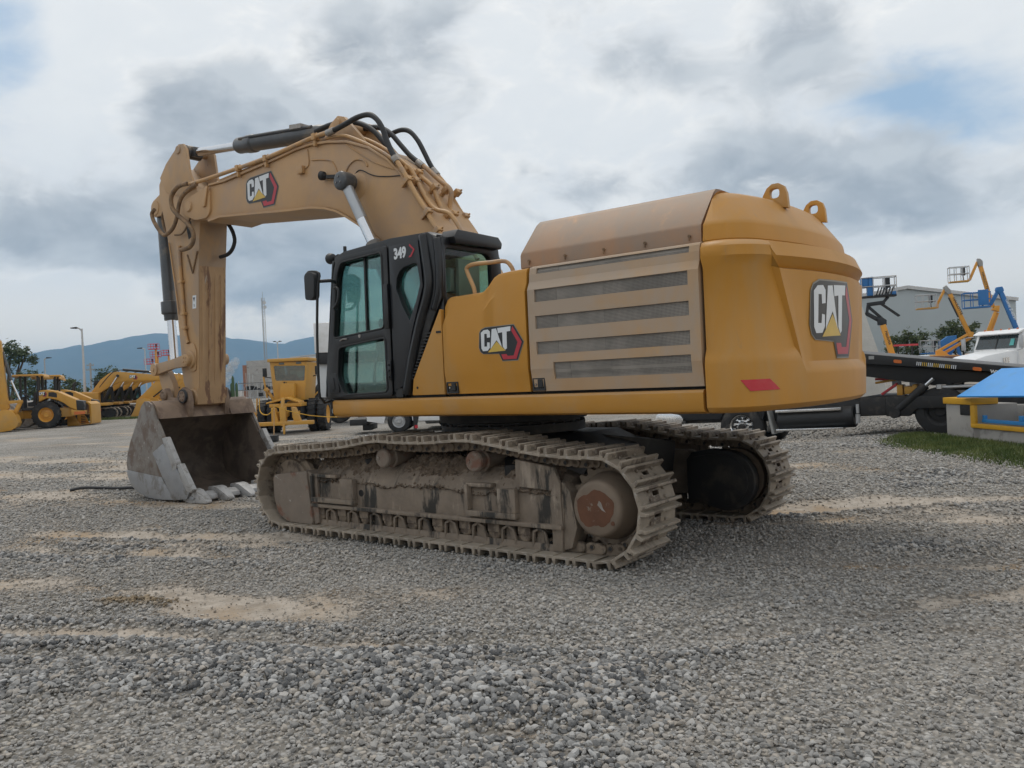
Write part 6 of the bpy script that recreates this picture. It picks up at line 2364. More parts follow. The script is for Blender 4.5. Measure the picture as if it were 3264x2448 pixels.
for x0, x1 in ((-.32, -.26), (.0, .0), (.36, .48)):
    a_ = MB()
    if x0 == 0.0:
        a_.prism([(-.08, .30), (-.10, .95), (.11, .94), (.12, .30)], -1.50, -1.30)
        a_.cyl((.0, -1.4, .92), (.0, -1.3, 1.24), .055, n=12)
    else:
        a_.prism([(x1 - .12, .42), (x0 - .06, .92), (x0 + .07, .90), (x1 + .12, .42)], -1.46, -1.22)
    a_.bar((x0, -1.35, .62), (x0, -.75, .70), .14, .16)
    a_.build('ripper_arm', BGYEL, rp_, bevel=.015)

# yellow hand rails left of the grader
t = thing('yellow_railing', 'bent yellow railing posts left of the motor grader tyres', 'railing', (-19.4, 10.0, 0), VR)
y_ = MB()
y_.tube([(-.10, 0, .3), (-.02, 0, .75), (-.10, 0, 1.22)], .03, 8)
y_.tube([(.18, 0, .2), (.12, 0, .7), (.15, 0, 1.25)], .03, 8)
y_.tube([(-.08, .2, .9), (.04, .1, .68), (.18, 0, .5)], .03, 8)
y_.box(-.30, .40, -.1, .3, .0, .12)
y_.build('rail', BGYEL, t)

# dark machine mostly hidden behind the grader
t = thing('backhoe_tractor', 'dark-cabbed tractor with round mirrors half hidden behind the motor grader', 'tractor', (-26.58, 18.36, 0), VR)
c_ = MB()
c_.plate([(-1.3, 1.1), (-1.25, 2.55), (.02, 2.52), (.06, 1.1)], [[(-1.15, 1.5), (-1.1, 2.4), (-.12, 2.38), (-.1, 1.5)]], 0, .08)
c_.plate([(-1.3, 1.1), (-1.25, 2.55), (.02, 2.52), (.06, 1.1)], [[(-1.15, 1.5), (-1.1, 2.4), (-.12, 2.38), (-.1, 1.5)]], 1.3, 1.38)
c_.box(-1.3, .08, -.1, 1.5, 2.52, 2.62)
c_.box(-1.3, .06, 0, 1.38, .9, 1.1)
c_.build('cab', BLACK, t, bevel=.03)
g_ = MB()
g_.prism([(-1.2, 1.2), (-1.2, 2.5), (0, 2.48), (0, 1.2)], .03, .036)
g_.build('cab_glass', GLASSD, t)
m_ = MB()
m_.tube([(0, 0, 2.3), (.2, -.1, 2.36), (.25, -.1, 2.3)], .02, 6)
m_.lathe([(0, 0), (.12, 0), (.12, .05), (0, .06)], (.27, -.1, 2.34), (0, 1, 0), 14)
m_.build('mirror', BLACK, t)
a_ = MB()
a_.bar((.0, -.3, 1.1), (.62, -.6, 1.9), .12, .16)
a_.bar((.62, -.6, 1.9), (.80, -.6, .7), .10, .14)
a_.bar((-.2, -.4, .9), (.7, -.5, 1.2), .10, .12)
a_.tube([(0, -.3, 1.3), (.3, -.5, 1.5), (.55, -.5, 1.1), (.5, -.5, .7)], .03, 6, smooth=3)
a_.build('backhoe_arm', DARKSTEEL, t)
o_ = MB()
o_.bar((.05, -.35, 1.05), (.45, -.5, 1.42), .06, .06)
o_.bar((.1, -.4, .85), (.6, -.5, 1.02), .06, .06)
o_.build('arm_cylinder', BGYEL, t)
for x in (-1.05, .35):
    wheel(t, (x, .3, .65), .65, .4, .35, BGORANGE, 18)

# ---- barrier post with rope
t = thing('barrier_post', 'thin barrier post in a black square foot in front of the motor grader', 'barrier post', (-14.9, 7.55, 0), VR)
b_ = MB()
b_.box(-.13, .13, -.13, .13, 0, .19)
b_.build('foot', BLACK, t, bevel=.015)
b_ = MB()
b_.cyl((.02, 0, .19), (.07, 0, 1.08), .018, n=8)
b_.build('post', PIPE, t)
t = thing('yellow_rope', 'yellow rope slung from the barrier post past the grader', 'rope', (-14.9, 7.55, 0), VR)
ROPE = mat('rope_yellow', (.55, .30, .03), .7, var=.1)
b_ = MB()
b_.tube([(.075, 0, 1.06), (.3, .1, .94), (.5, .2, .86), (.8, .3, .77), (1.08, .4, .70), (1.7, .6, .62), (2.4, .9, .60)], .014, 6, smooth=4)
b_.build('strand', ROPE, t)
b_ = MB()
b_.tube([(.075, 0, 1.06), (.0, -.02, .91), (-.08, -.02, .83), (-.17, 0, .80), (-.30, 0, .84), (-.40, .1, .98), (-.42, .2, 1.29)], .016, 6, smooth=4)
b_.build('loop', ROPE, t)

# ---- white pickup under the skirt line
t = thing('pickup_truck', 'white pickup truck seen between the side skirt and the near track', 'pickup', (-13.04, 10.9, 0), VR)
b_ = MB()
low = [(-1.0, .40), (-.46, .30)] + [(.44 * math.cos(R(a)), .36 + .44 * math.sin(R(a))) for a in range(180, -1, -15)][1:] + [(2.64, .28)]
low += [(3.1 + .44 * math.cos(R(a)), .36 + .44 * math.sin(R(a))) for a in range(180, -1, -15)] + [(3.95, .34), (4.05, .60), (3.9, 1.0), (-1.0, .95)]
b_.prism(low, -.02, .03)
b_.prism(low, 1.67, 1.72)
b_.box(-.98, 3.88, .03, 1.67, .84, .95)
b_.prism([(.95, .95), (1.25, 1.55), (2.3, 1.58), (3.0, 1.0)], .05, 1.65)
b_.build('body', WHITE, t, bevel=.012)
b_ = MB()
b_.prism([(1.1, 1.0), (1.32, 1.48), (2.25, 1.5), (2.75, 1.0)], .03, .05)
b_.build('side_window', DARKGLASS, t)
b_ = MB()
b_.box(-1.55, -1.0, .0, 1.7, .28, .48)
b_.box(-1.2, -.9, .3, 1.4, .10, .30)
b_.build('rear_bumper', BLACK, t, bevel=.03)
for x in (0, 3.1):
    wheel(t, (x, .14, .36), .36, .26, .20, GALV, 0)
    wheel(t, (x, 1.55, .36), .36, .26, .20, GALV, 0)
b_ = MB()
b_.box(.50, .60, -.04, -.02, .12, .22)
b_.build('side_reflector', REFLECT, t)
b_ = MB()
b_.prism([(.46, .50), (.64, .50), (.56, .06), (.46, .10)], -.035, -.02)
b_.build('mud_flap', BLACK, t)
t = thing('white_van', 'pale van panel right behind the pickup wheel', 'van', (-13.2, 12.6, 0), VR)
b_ = MB()
b_.box(-.25, 3.4, 0, 1.8, .16, 2.0)
b_.build('body', SHEET, t, bevel=.08, seg=3)
for x in (.5, 2.6):
    wheel(t, (x, .1, .33), .33, .22, .19, GALV, 0)

# ---- black flatbed truck on the right
t = thing('flatbed_truck', 'black flatbed recovery truck with its deck raised, behind the counterweight', 'truck', (0, 11.6, 0))
f_ = MB()
f_.prism([(-3.9, .20), (-3.9, .48), (.6, .74), (5.2, .80), (5.2, .55), (1.2, .38), (.4, .36), (-1.0, .28)], .15, .35)
f_.prism([(-3.9, .20), (-3.9, .48), (.6, .74), (5.2, .80), (5.2, .55), (1.2, .38), (.4, .36), (-1.0, .28)], 1.75, 1.95)
f_.box(.64, 1.16, .0, 2.1, .40, .79)
f_.prism([(1.16, .37), (1.16, .79), (5.2, .80), (5.2, .56), (1.77, .53), (1.62, .37)], .0, .2)
f_.build('chassis', DARKSTEEL, t, bevel=.015)
d_ = MB()
d_.prism([(-1.6, 2.08), (.79, 1.735), (5.6, 1.04), (5.6, .98), (.78, 1.52), (-1.6, 1.80)], -.02, 2.3)
d_.prism([(-1.6, 1.79), (.80, 1.51), (5.0, 1.0), (5.0, .92), (2.73, 1.05), (2.06, 1.0), (.81, 1.22), (-1.6, 1.6)], .25, 2.0)
DECK = d_.build('deck', BLACK, t, bevel=.008)
dirv = Vector((2.93, 0, -.44)).normalized()
for x0 in (1.44, 2.92):
    l_ = MB()
    z0 = 1.735 - (x0 - .79) * .1502 - .10
    l_.prism(rounded([(x0 - .08, z0 - .035 + .012), (x0 - .08, z0 + .035 + .012), (x0 + .08, z0 + .035 - .012), (x0 + .08, z0 - .035 - .012)], .03, 3), -.035, -.02)
    l_.build('marker_lamp', AMBER, DECK)
for k in range(21):
    x = 1.80 + k * .036
    z = 1.735 - (x - .79) * .1502 - .145
    l_ = MB()
    l_.prism([(x, z), (x + .015, z), (x + .027, z + .075), (x + .012, z + .075)], -.026, -.021)
    l_.build('deck_stripe', DECAL_YEL if (k // 3) % 2 else DECAL_WHT, DECK)
lettering('www.trensa.com', DECK, DECAL_WHT, (3.14, -.024, 1.735 - (3.14 - .79) * .1502 - .155), dirv, (.15, 0, 1), .145, .002, 1.0)
l_ = MB()
l_.box(.86, .97, -.026, -.021, 1.61, 1.68)
l_.build('plate', GREYP, DECK)
c_ = MB()
c_.cyl((1.34, .05, .46), (1.95, .05, 1.01), .09, n=14)
c_.lathe([(0, -.12), (.11, -.12), (.11, .12), (0, .12)], (1.34, .05, .44), (0, 1, 0), 16)
LC = c_.build('lift_cylinder', DARKSTEEL, t)
r_ = MB()
r_.cyl((1.93, .05, .99), (2.10, .05, 1.15), .045, n=12)
r_.build('rod', CHROME, LC)
e_ = MB()
e_.box(1.30, 1.42, .4, .7, .80, 1.03)
e_.box(1.45, 1.62, .4, .7, .82, .99)
e_.prism([(1.60, .80), (1.62, 1.03), (1.72, 1.03), (1.70, .80)], .38, .7)
e_.bar((.84, .5, 1.08), (1.42, .5, 1.16), .04, .05)
e_.build('winch', BGYEL, t, bevel=.02)
e_ = MB()
e_.bar((.80, .7, 1.16), (1.20, .7, 1.14), .08, .05)
e_.bar((.95, .6, .82), (1.3, .5, 1.05), .05, .05)
e_.build('control_rod', REDP, t)
e_ = MB()
e_.cyl((2.14, .1, .96), (3.4, .1, .98), .035, n=10)
e_.cyl((2.2, .05, .93), (2.2, .05, 1.02), .05, n=10)
e_.box(1.85, 3.3, .3, .6, .80, .88)
e_.build('side_pipe', GALV, t)
for x, z, y in ((-2.10, .13, .15), (2.20, .47, .18), (2.20, .47, .55)):
    W = wheel(t, (x, y, z), .545 if x < 0 else .50, .28, .29, ALU if x < 0 else DARKSTEEL, 0)
    if x < 0:
        hl = MB()
        for k in range(10):
            a = 2 * math.pi * k / 10
            hl.cyl((x + .205 * math.cos(a), y - .115, z + .205 * math.sin(a)), (x + .205 * math.cos(a), y - .08, z + .205 * math.sin(a)), .034, n=10)
        hl.build('vent_hole', BLACK, W)
        nu = MB()
        for k in range(10):
            a = 2 * math.pi * (k + .5) / 10
            nu.cyl((x + .13 * math.cos(a), y - .14, z + .13 * math.sin(a)), (x + .13 * math.cos(a), y - .09, z + .13 * math.sin(a)), .018, n=6)
        nu.cyl((x, y - .16, z), (x, y - .08, z), .075, n=14)
        nu.build('wheel_nut', DARKSTEEL, W)
wheel(t, (-2.10, 1.8, .13), .545, .28, .29, ALU, 0)
wheel(t, (2.20, 1.75, .47), .50, .28, .29, GREYP, 0)
k_ = MB()
k_.lathe([(0, 0), (.22, 0), (.25, .03), (.25, 1.68), (.22, 1.71), (0, 1.71)], (-1.22, .18, .27), (1, 0, .06), 30)
k_.build('fuel_tank', BLACK, t)
for z0, z1, x1 in ((.47, .53, .25), (.04, .09, .29)):
    s_ = MB()
    s_.prism([(-1.22, z0), (x1, z0 + .05), (x1, z1 + .05), (-1.22, z1)], -.10, .08)
    s_.build('step', ALU, t, bevel=.006)
m_ = MB()
m_.prism([(-1.42, .52), (-1.38, .52), (-1.26, -.02), (-1.32, -.02)], -.1, .5)
m_.build('mud_flap', GREYP, t)
v_ = MB()
v_.cyl((.58, .0, .22), (.58, .0, .42), .05, n=10)
v_.cyl((.58, .0, .44), (.58, .0, .64), .035, n=10)
v_.build('air_drier', GALV, t)
b_ = MB()
b_.prism(rounded([(-4.35, .18), (-4.30, .46), (-4.05, .50), (-3.62, .44), (-3.55, .30), (-3.66, .18)], .06, 3), -.1, 2.3)
b_.build('front_bumper', ALU, t, bevel=.02)
cb_ = MB()
cb_.prism([(-4.0, .48), (-4.05, 1.0), (-3.2, 1.25), (-2.85, 2.05), (-1.55, 2.10), (-1.5, .50), (-1.55, .30), (-1.62, .30), (-1.75, .62), (-2.1, .76), (-2.45, .62), (-2.62, .30), (-3.6, .30)], 0, 2.1)
cb_.build('cab', DECAL_BLK, t, bevel=.06, seg=3)
cg = MB()
cg.prism([(-3.05, 1.30), (-2.78, 1.95), (-1.75, 1.98), (-1.75, 1.30)], -.006, 0)
cg.build('side_window', DARKGLASS, t)

# ---- concrete bay with yellow frame and blue lid
SA = Vector((2.46, 10.82, 0))
t = thing('concrete_bay', 'low concrete bay with yellow steel frame and tilted bright blue lid at the right edge', 'bay', SA, math.atan2(-.7408, .6718))
c_ = MB()
c_.box(.0, .82, 0, .9, -.05, .66)
c_.box(.82, 4.4, 0, .45, -.05, .235)
c_.box(.82, 4.4, 1.0, 1.5, -.05, .60)
c_.box(0, .5, .9, 1.5, -.05, .60)
c_.build('concrete_wall', CONCRETE, t, bevel=.02)
f_ = MB()
f_.box(-.05, .845, -.03, .5, .663, .785)
f_.box(.80, .93, -.035, .03, .24, .66)
f_.box(.80, 4.4, -.036, .03, .237, .32)
f_.build('yellow_frame', SIGNYEL, t, bevel=.012)
b_ = MB()
b_.box(.93, 4.4, .10, .16, .335, .40)
b_.box(.95, 1.02, .10, .16, .40, .47)
b_.box(1.93, 2.02, .10, .16, .40, .50)
b_.box(3.0, 3.08, .10, .16, .40, .50)
b_.build('blue_rail', BLUEBRIGHT, t, bevel=.01)
l_ = MB()
l_.add([(.62, -.16, .80), (4.6, -.16, .90), (4.6, .75, 1.33), (.62, .75, 1.28)] + [(.62, -.17, .83), (4.6, -.17, .93), (4.6, .75, 1.37), (.62, .75, 1.32)],
       [(0, 3, 2, 1), (4, 5, 6, 7), (0, 1, 5, 4), (1, 2, 6, 5), (2, 3, 7, 6), (3, 0, 4, 7)])
l_.build('lid', BLUEBRIGHT, t, bevel=.006)
e_ = MB()
e_.box(.46, .80, -.012, .1, .46, .655)
e_.build('junction_box', DARKSTEEL, t, bevel=.01)
r_ = MB()
r_.tube([(1.4, .4, .36), (1.9, .5, .42), (2.2, .6, .60)], .012, 6)
r_.build('brace', PIPE, t)

# ---- white truck cab behind
t = thing('white_truck', 'white bonneted truck cab parked behind the black flatbed', 'truck', (.15, 35.6, 0), VR - R(26) - R(42))
b_ = MB()
rings = []
for y, w, z in ((-2.35, .70, 1.30), (-2.25, .80, 1.46), (-1.6, .88, 1.62), (-.6, .98, 1.74), (.05, 1.04, 1.80)):
    rings.append([(-w, y, .55), (-w, y, z - .25), (-w * .9, y, z - .06), (-w * .55, y, z), (w * .55, y, z), (w * .9, y, z - .06), (w, y, z - .25), (w, y, .55)])
b_.loft(rings)
BON = b_.build('bonnet', WHITE, t, sharp=40)
b_ = MB()
rings = []
for y, w, z in ((.0, 1.12, 1.82), (.10, 1.14, 2.05), (.30, 1.14, 2.52), (.42, 1.12, 2.66), (1.9, 1.12, 2.76)):
    rings.append([(-w, y, .55), (-w, y, z - .14), (-w * .94, y, z - .02), (-w * .6, y, z), (w * .6, y, z), (w * .94, y, z - .02), (w, y, z - .14), (w, y, .55)])
b_.loft(rings)
b_.build('cab', WHITE, t, sharp=40)
w_ = MB()
w_.add([(-1.0, -.01, 1.86), (1.0, -.01, 1.86), (.96, .27, 2.46), (-.96, .27, 2.46)], [(0, 1, 2, 3)])
w_.add([(-1.145, .25, 1.85), (-1.145, 1.3, 1.85), (-1.145, 1.3, 2.42), (-1.145, .42, 2.42)], [(0, 1, 2, 3)])
w_.build('windscreen', DARKGLASS, t)
w_ = MB()
w_.bar((0, -.02, 1.85), (0, .26, 2.47), .05, .02, (0, 1, 0))
w_.build('windscreen_divider', BLACK, t)
r_ = MB()
r_.prism([(.40, 2.70), (.05, 2.56), (.02, 2.50), (.10, 2.50), (.45, 2.62)], -1.12, 1.12, 'x')
r_.build('visor', WHITE, t, bevel=.015)
w_ = MB()
w_.add([(.66, .02, 1.98), (.86, .02, 1.98), (.84, .16, 2.28), (.66, .16, 2.28)], [(0, 1, 2, 3)])
w_.build('windscreen_sticker', mat('sticker_teal', (.10, .42, .40), .5), t)
for sx in (-1, 1):
    m_ = MB()
    m_.tube([(sx * 1.1, -.1, 1.75), (sx * 1.42, -.2, 1.80), (sx * 1.42, -.2, 2.42), (sx * 1.15, .1, 2.45)], .022, 6)
    m_.box(sx * 1.42 - .1, sx * 1.42 + .1, -.27, -.21, 1.85, 2.38)
    m_.build('mirror', GALV, t, bevel=.01)
for k in range(5):
    l_ = MB()
    l_.lathe([(0, 0), (.06, 0), (.035, .08), (0, .09)], (-.8 + k * .4, .42, 2.67), (0, 0, 1), 10)
    l_.build('roof_lamp', AMBER, t)
for sx in (-1, 1):
    for k in range(3):
        v_ = MB()
        y = -.45 - k * .14
        v_.add([(sx * 1.005, y, 1.22), (sx * 1.0, y - .07, 1.22), (sx * 1.0, y - .10, 1.46), (sx * 1.005, y - .03, 1.46)], [(0, 1, 2, 3)])
        v_.build('bonnet_vent', ALU, BON)
g_ = MB()
g_.box(-.55, .55, -2.40, -2.34, .75, 1.32)
g_.build('radiator_grille', ALU, t)
for x in (-1.0, 1.0):
    for y in (-1.4, 1.6):
        wheel(t, (x, y, .5), .5, .28, .29, ALU, 0, ax=(1, 0, 0))

# ---- boom lifts
def basket(parent, x0, x1, z0, h, m_floor, m_rail, dep=1.0, lean=0.0):
    f_ = MB()
    f_.prism([(x0, z0), (x1, z0 + lean), (x1, z0 + .18 + lean), (x0, z0 + .12)], -dep / 2, dep / 2)
    B = f_.build('platform', m_floor, parent, bevel=.02)
    r_ = MB()
    for y in (-dep / 2, dep / 2):
        for k in range(4):
            x = x0 + (x1 - x0) * k / 3
            r_.cyl((x, y, z0 + .1 + lean * k / 3), (x, y, z0 + h + lean * k / 3), .035, n=6)
        for q in (.55, 1.0):
            r_.cyl((x0, y, z0 + h * q), (x1, y, z0 + h * q + lean), .04, n=6)
    for x, l_ in ((x0, 0), (x1, lean)):
        for q in (.55, 1.0):
            r_.cyl((x, -dep / 2, z0 + h * q + l_), (x, dep / 2, z0 + h * q + l_), .04, n=6)
    r_.build('guard_rail', m_rail, B)
    c_ = MB()
    c_.box(x1 - (x1 - x0) * .32, x1 - (x1 - x0) * .16, -.1, .25, z0 + h * .45, z0 + h * .95)
    c_.tube([(x1 - (x1 - x0) * .25, 0, z0 + .15), (x1 - (x1 - x0) * .28, 0, z0 + h * .5)], .06, 6)
    c_.build('control_box', BLACK, B)
    return B


def lift_base(t_, x0, x1, m):
    b_ = MB()
    b_.box(x0, x1, -1.1, 1.1, .55, 1.0)
    b_.prism([(x0 - .3, 1.0), (x1 + .2, 1.0), (x1 + .1, 1.75), (x0, 1.85)], -.9, .9)
    b_.build('turntable', m, t_, bevel=.06)
    for x in (x0 + .2, x1 - .2):
        for y in (-1.0, 1.0):
            wheel(t_, (x, y, .45), .45, .32, .22, GREYP, 0)


t = thing('boom_lift', 'orange-yellow articulated boom lift with its basket in front of the warehouse', 'boom lift', (-10.46, 81.68, 0), VR - R(18), 'lifts parked before the warehouse')
lift_base(t, -1.0, 1.4, LIFTYEL)
a_ = MB()
a_.prism([(-.42, 1.45), (-.40, 2.25), (-.1, 2.40), (.45, 2.05), (.86, 1.6), (.86, 1.45)], -.35, .35)
a_.build('mast_foot', LIFTYEL, t, bevel=.03)
a_ = MB()
a_.bar((-.25, -.15, 2.22), (2.50, -.15, 3.74), .22, .24)
a_.bar((.35, .15, 2.0), (2.70, .15, 3.36), .22, .26)
a_.build('lower_arm', LIFTYEL, t, bevel=.02)
a_ = MB()
a_.prism([(2.36, 3.98), (2.92, 3.88), (2.84, 3.36), (2.50, 3.42)], -.3, .3)
a_.build('knuckle', LIFTYEL, t, bevel=.03)
a_ = MB()
a_.bar((2.52, 0, 3.85), (1.02, 0, 7.72), .36, .40, (0, 1, 0))
MA = a_.build('main_boom', LIFTYEL, t, bevel=.02)
a_ = MB()
a_.bar((1.62, -.22, 5.4), (.86, -.22, 7.35), .10, .16, (0, 1, 0))
a_.build('energy_chain', BLACK, MA)
dd = Vector((-1.5, 0, 3.87)).normalized()
lettering('HAULOTTE', MA, DECAL_BLK, (1.22, -.215, 7.30), -dd, (dd.z, 0, -dd.x), .30, .006, 1.2)
a_ = MB()
a_.prism([(.46, 8.40), (.72, 8.58), (1.10, 8.05), (1.15, 7.72), (.83, 7.70), (.60, 7.95)], -.25, .25)
a_.build('boom_head', GREYP, t, bevel=.03)
a_ = MB()
a_.bar((.58, 0, 8.15), (-.10, 0, 6.80), .22, .26, (0, 1, 0))
a_.bar((-.10, 0, 6.85), (-.12, 0, 6.40), .20, .24, (0, 1, 0))
a_.build('jib', LIFTYEL, t, bevel=.02)
basket(t, -1.97, -.22, 6.36, 1.40, BGYEL, GALV)

t = thing('boom_lift', 'tallest orange-yellow boom lift, its basket high over the warehouse roof', 'boom lift', (-7.36, 89.2, 0), VR - R(18), 'lifts parked before the warehouse')
lift_base(t, -2.0, .6, LIFTYEL)
a_ = MB()
a_.bar((-1.0, -.2, 1.6), (.70, -.2, 6.0), .26, .30, (0, 1, 0))
a_.bar((-.6, .2, 1.5), (.98, .2, 5.9), .26, .30, (0, 1, 0))
a_.build('lower_arm', LIFTYEL, t, bevel=.02)
a_ = MB()
a_.prism([(.38, 6.2), (.66, 6.62), (1.10, 6.58), (1.02, 5.95)], -.35, .35)
a_.build('knuckle', LIFTYEL, t, bevel=.03)
a_ = MB()
a_.bar((.50, 0, 6.5), (-.45, 0, 10.75), .36, .42, (0, 1, 0))
MA = a_.build('main_boom', LIFTYEL, t, bevel=.02)
dd = Vector((-.95, 0, 4.25)).normalized()
lettering('HAULOTTE', MA, DECAL_BLK, (-.42, -.225, 10.1), -dd, (dd.z, 0, -dd.x), .30, .006, 1.2)
a_ = MB()
a_.prism([(-.74, 11.55), (-.45, 11.50), (-.24, 11.2), (-.26, 10.75), (-.62, 10.7), (-.75, 11.1)], -.25, .25)
a_.build('boom_head', GREYP, t, bevel=.03)
a_ = MB()
a_.bar((-.72, 0, 11.2), (-1.50, 0, 9.40), .24, .30, (0, 1, 0))
a_.build('jib', LIFTYEL, t, bevel=.02)
basket(t, -3.38, -1.57, 9.24, 1.58, BGYEL, GALV)

t = thing('boom_lift', 'blue boom lift with blue basket, right of the tall orange one', 'boom lift', (-3.97, 79.16, 0), VR - R(18), 'lifts parked before the warehouse')
lift_base(t, -.6, 2.4, BLUE)
a_ = MB()
a_.bar((-.95, 0, 7.35), (.95, 0, 1.6), .36, .44, (0, 1, 0))
MA = a_.build('main_boom', BLUE, t, bevel=.02)
dd = Vector((1.9, 0, -5.75)).normalized()
lettering('Genie Z-60/37', MA, DECAL_WHT, (-.62, -.225, 6.55), dd, (-dd.z, 0, dd.x), .34, .006, 1.0)
a_ = MB()
a_.prism([(-1.28, 7.70), (-.80, 7.74), (-.68, 7.35), (-1.05, 7.10), (-1.35, 7.40)], -.25, .25)
a_.build('boom_head', BLUE, t, bevel=.03)
a_ = MB()
a_.bar((-1.08, 0, 7.45), (-1.80, 0, 6.15), .30, .36, (0, 1, 0))
a_.build('jib', BLUE, t, bevel=.02)
B = basket(t, -3.98, -1.85, 5.92, 1.42, BLUE, BLUE)
p_ = MB()
p_.box(-2.85, -2.0, -.55, -.45, 6.15, 7.55)
p_.build('basket_panel', BLUE, B, bevel=.02)

t = thing('boom_lift', 'dark blue boom lift low at the right edge above the white truck roof', 'boom lift', (-1.6, 82.0, 0), VR - R(18), 'lifts parked before the warehouse')
lift_base(t, -1.0, 2.0, BLUE)
a_ = MB()
a_.bar((.4, 0, 1.7), (1.0, 0, 5.4), .4, .5, (0, 1, 0))
a_.build('main_boom', BLUE, t, bevel=.02)
basket(t, -1.5, .3, 4.0, 1.4, BLUE, GALV)
p_ = MB()
p_.box(-.1, 1.6, -.4, .4, 4.3, 6.2)
p_.build('boom_head', BLUE, t, bevel=.05)

t = thing('boom_lift', 'small blue lift folded low among the trees below the orange boom', 'boom lift', (-11.21, 87.45, 0), VR - R(18), 'lifts parked before the warehouse')
lift_base(t, -1.0, 1.4, BLUE)
p_ = MB()
p_.prism([(-.3, 1.6), (-.4, 3.2), (.4, 3.75), (1.2, 3.80), (1.15, 2.7), (.6, 1.7)], -.5, .5)
p_.build('folded_boom', BLUE, t, bevel=.06)
p_ = MB()
p_.bar((1.1, 0, 3.4), (1.5, 0, 1.7), .3, .3, (0, 1, 0))
p_.build('jib', BLUE, t)
basket(t, -2.2, -.4, 2.0, 1.4, BLUE, GALV)

t = thing('telehandler', 'yellow telehandler boom holding up a blue work platform, just right of the counterweight', 'telehandler', (-9.73, 59.42, 0), VR - R(18), 'lifts parked before the warehouse')
lift_base(t, -.4, 2.6, LIFTYEL)
a_ = MB()
a_.bar((-.55, 0, 4.25), (.20, 0, 1.2), .40, .52, (0, 1, 0))
MA = a_.build('main_boom', LIFTYEL, t, bevel=.02)
dd = Vector((.75, 0, -3.05)).normalized()
lettering('Haulotte', MA, DECAL_BLK, (-.46, -.265, 3.75), dd, (-dd.z, 0, dd.x), .30, .006, 1.0)
a_ = MB()
a_.prism([(-.90, 4.25), (-.92, 4.75), (-.60, 4.85), (-.28, 4.60), (-.30, 4.20)], -.25, .25)
a_.bar((-.75, 0, 4.6), (-1.75, 0, 5.25), .25, .30)
a_.bar((-.60, 0, 4.75), (-1.55, 0, 5.75), .16, .22)
a_.bar((-1.65, 0, 5.1), (-1.50, 0, 5.95), .20, .30, (0, 1, 0))
a_.bar((-1.6, 0, 5.85), (-.35, 0, 5.95), .5, .28)
a_.bar((-.5, 0, 5.9), (-.1, 0, 6.35), .3, .22)
a_.build('jib', BLACK, t, bevel=.02)
p_ = MB()
p_.bar((-.62, -.3, 5.88), (.62, -.3, 4.85), .10, .12)
p_.bar((-.62, .3, 5.88), (.62, .3, 4.85), .10, .12)
p_.bar((-.45, 0, 5.9), (.02, 0, 6.5), .1, .1)
p_.build('fork', DARKSTEEL, t)
B = basket(t, -1.95, .45, 6.36, 1.50, DARKSTEEL, GALV)
p_ = MB()
p_.box(-1.98, -1.40, -.45, .45, 7.20, 7.90)
p_.box(-1.55, -1.10, -.45, .45, 6.50, 7.92)
p_.box(.0, .46, -.50, -.44, 6.42, 6.72)
p_.build('drive_housing', BLUE, B, bevel=.05)
for k in range(6):
    s_ = MB()
    x = -.98 + k * .2
    s_.bar((x, -.52, 6.45), (x + .22, -.52, 7.05), .09, .05, (0, 1, 0))
    s_.build('slat', BLACK, B)

# red lift baskets far off by the mountain
for k, (x, y, z) in enumerate(((-157.2, 81.4, 10.75), (-158.6, 82.5, 9.2), (-155.1, 83.0, 9.35), (-157.9, 80.8, 7.7))):
    t = thing('boom_lift', ['upper red lift basket of the stacked pair, far off before the mountain', 'lower red lift basket of the stacked pair, far off before the mountain',
                            'single red lift basket beside the chrome bucket cylinder rod', 'lowest red lift basket, just above the row of excavators'][k], 'boom lift', (x, y, 0), VR, 'far red boom lifts')
    basket(t, -.95, .95, z, 1.15, REDP, REDP, 1.2)
    m_ = MB()
    m_.bar((.2, 0, 1.0), (.4, 0, z + .1), .3, .3, (0, 1, 0))
    m_.build('mast', LIFTYEL, t)
    b_ = MB()
    b_.box(-1.2, 1.2, -1, 1, 0, 1.1)
    b_.build('base', REDP, t, bevel=.1)

t = thing('steel_frame_rack', 'red steel beam rack standing behind the black flatbed deck', 'rack', (-10.73, 68.8, 0), VR)
b_ = MB()
b_.box(-1.05, .98, -.1, .1, 2.70, 2.86)
b_.build('beam', REDP, t)
b_ = MB()
for x in (-.7, .5):
    b_.bar((x, 0, 0), (x, 0, 2.7), .12, .12, (0, 1, 0))
b_.build('leg', DARKSTEEL, t)
t = thing('parked_car', 'small white car roof showing above the black flatbed deck', 'car', (-7.2, 55.2, 0), VR)
b_ = MB()
b_.prism([(-1.2, .4), (-1.25, .9), (-.8, 1.5), (-.5, 1.78), (.5, 1.80), (.9, 1.5), (1.9, 1.2), (2.1, .9), (2.1, .4)], -.8, .8)
b_.build('body', WHITE, t, bevel=.08, seg=3)
b_ = MB()
b_.prism([(-.7, 1.45), (-.45, 1.70), (.45, 1.72), (.75, 1.45)], -.815, -.80)
b_.build('side_window', DARKGLASS, t)
for x in (-.7, 1.5):
    wheel(t, (x, -.7, .32), .32, .2, .18, GALV, 0)
t = thing('tarp_stack', 'pale wedge-shaped sheeted stack just right of the counterweight', 'stack', (-1.25, 20.38, 0), VR)
b_ = MB()
b_.prism([(-2.4, 0), (-2.4, 3.3), (-1.2, 3.5), (-.27, 3.3), (.22, 1.7), (.45, 0)], 0, 2)
b_.build('cover', mat('pale_tarp', (.50, .49, .46), .8, var=.1, scale=2, bump=.02, bscale=4), t, bevel=.03)
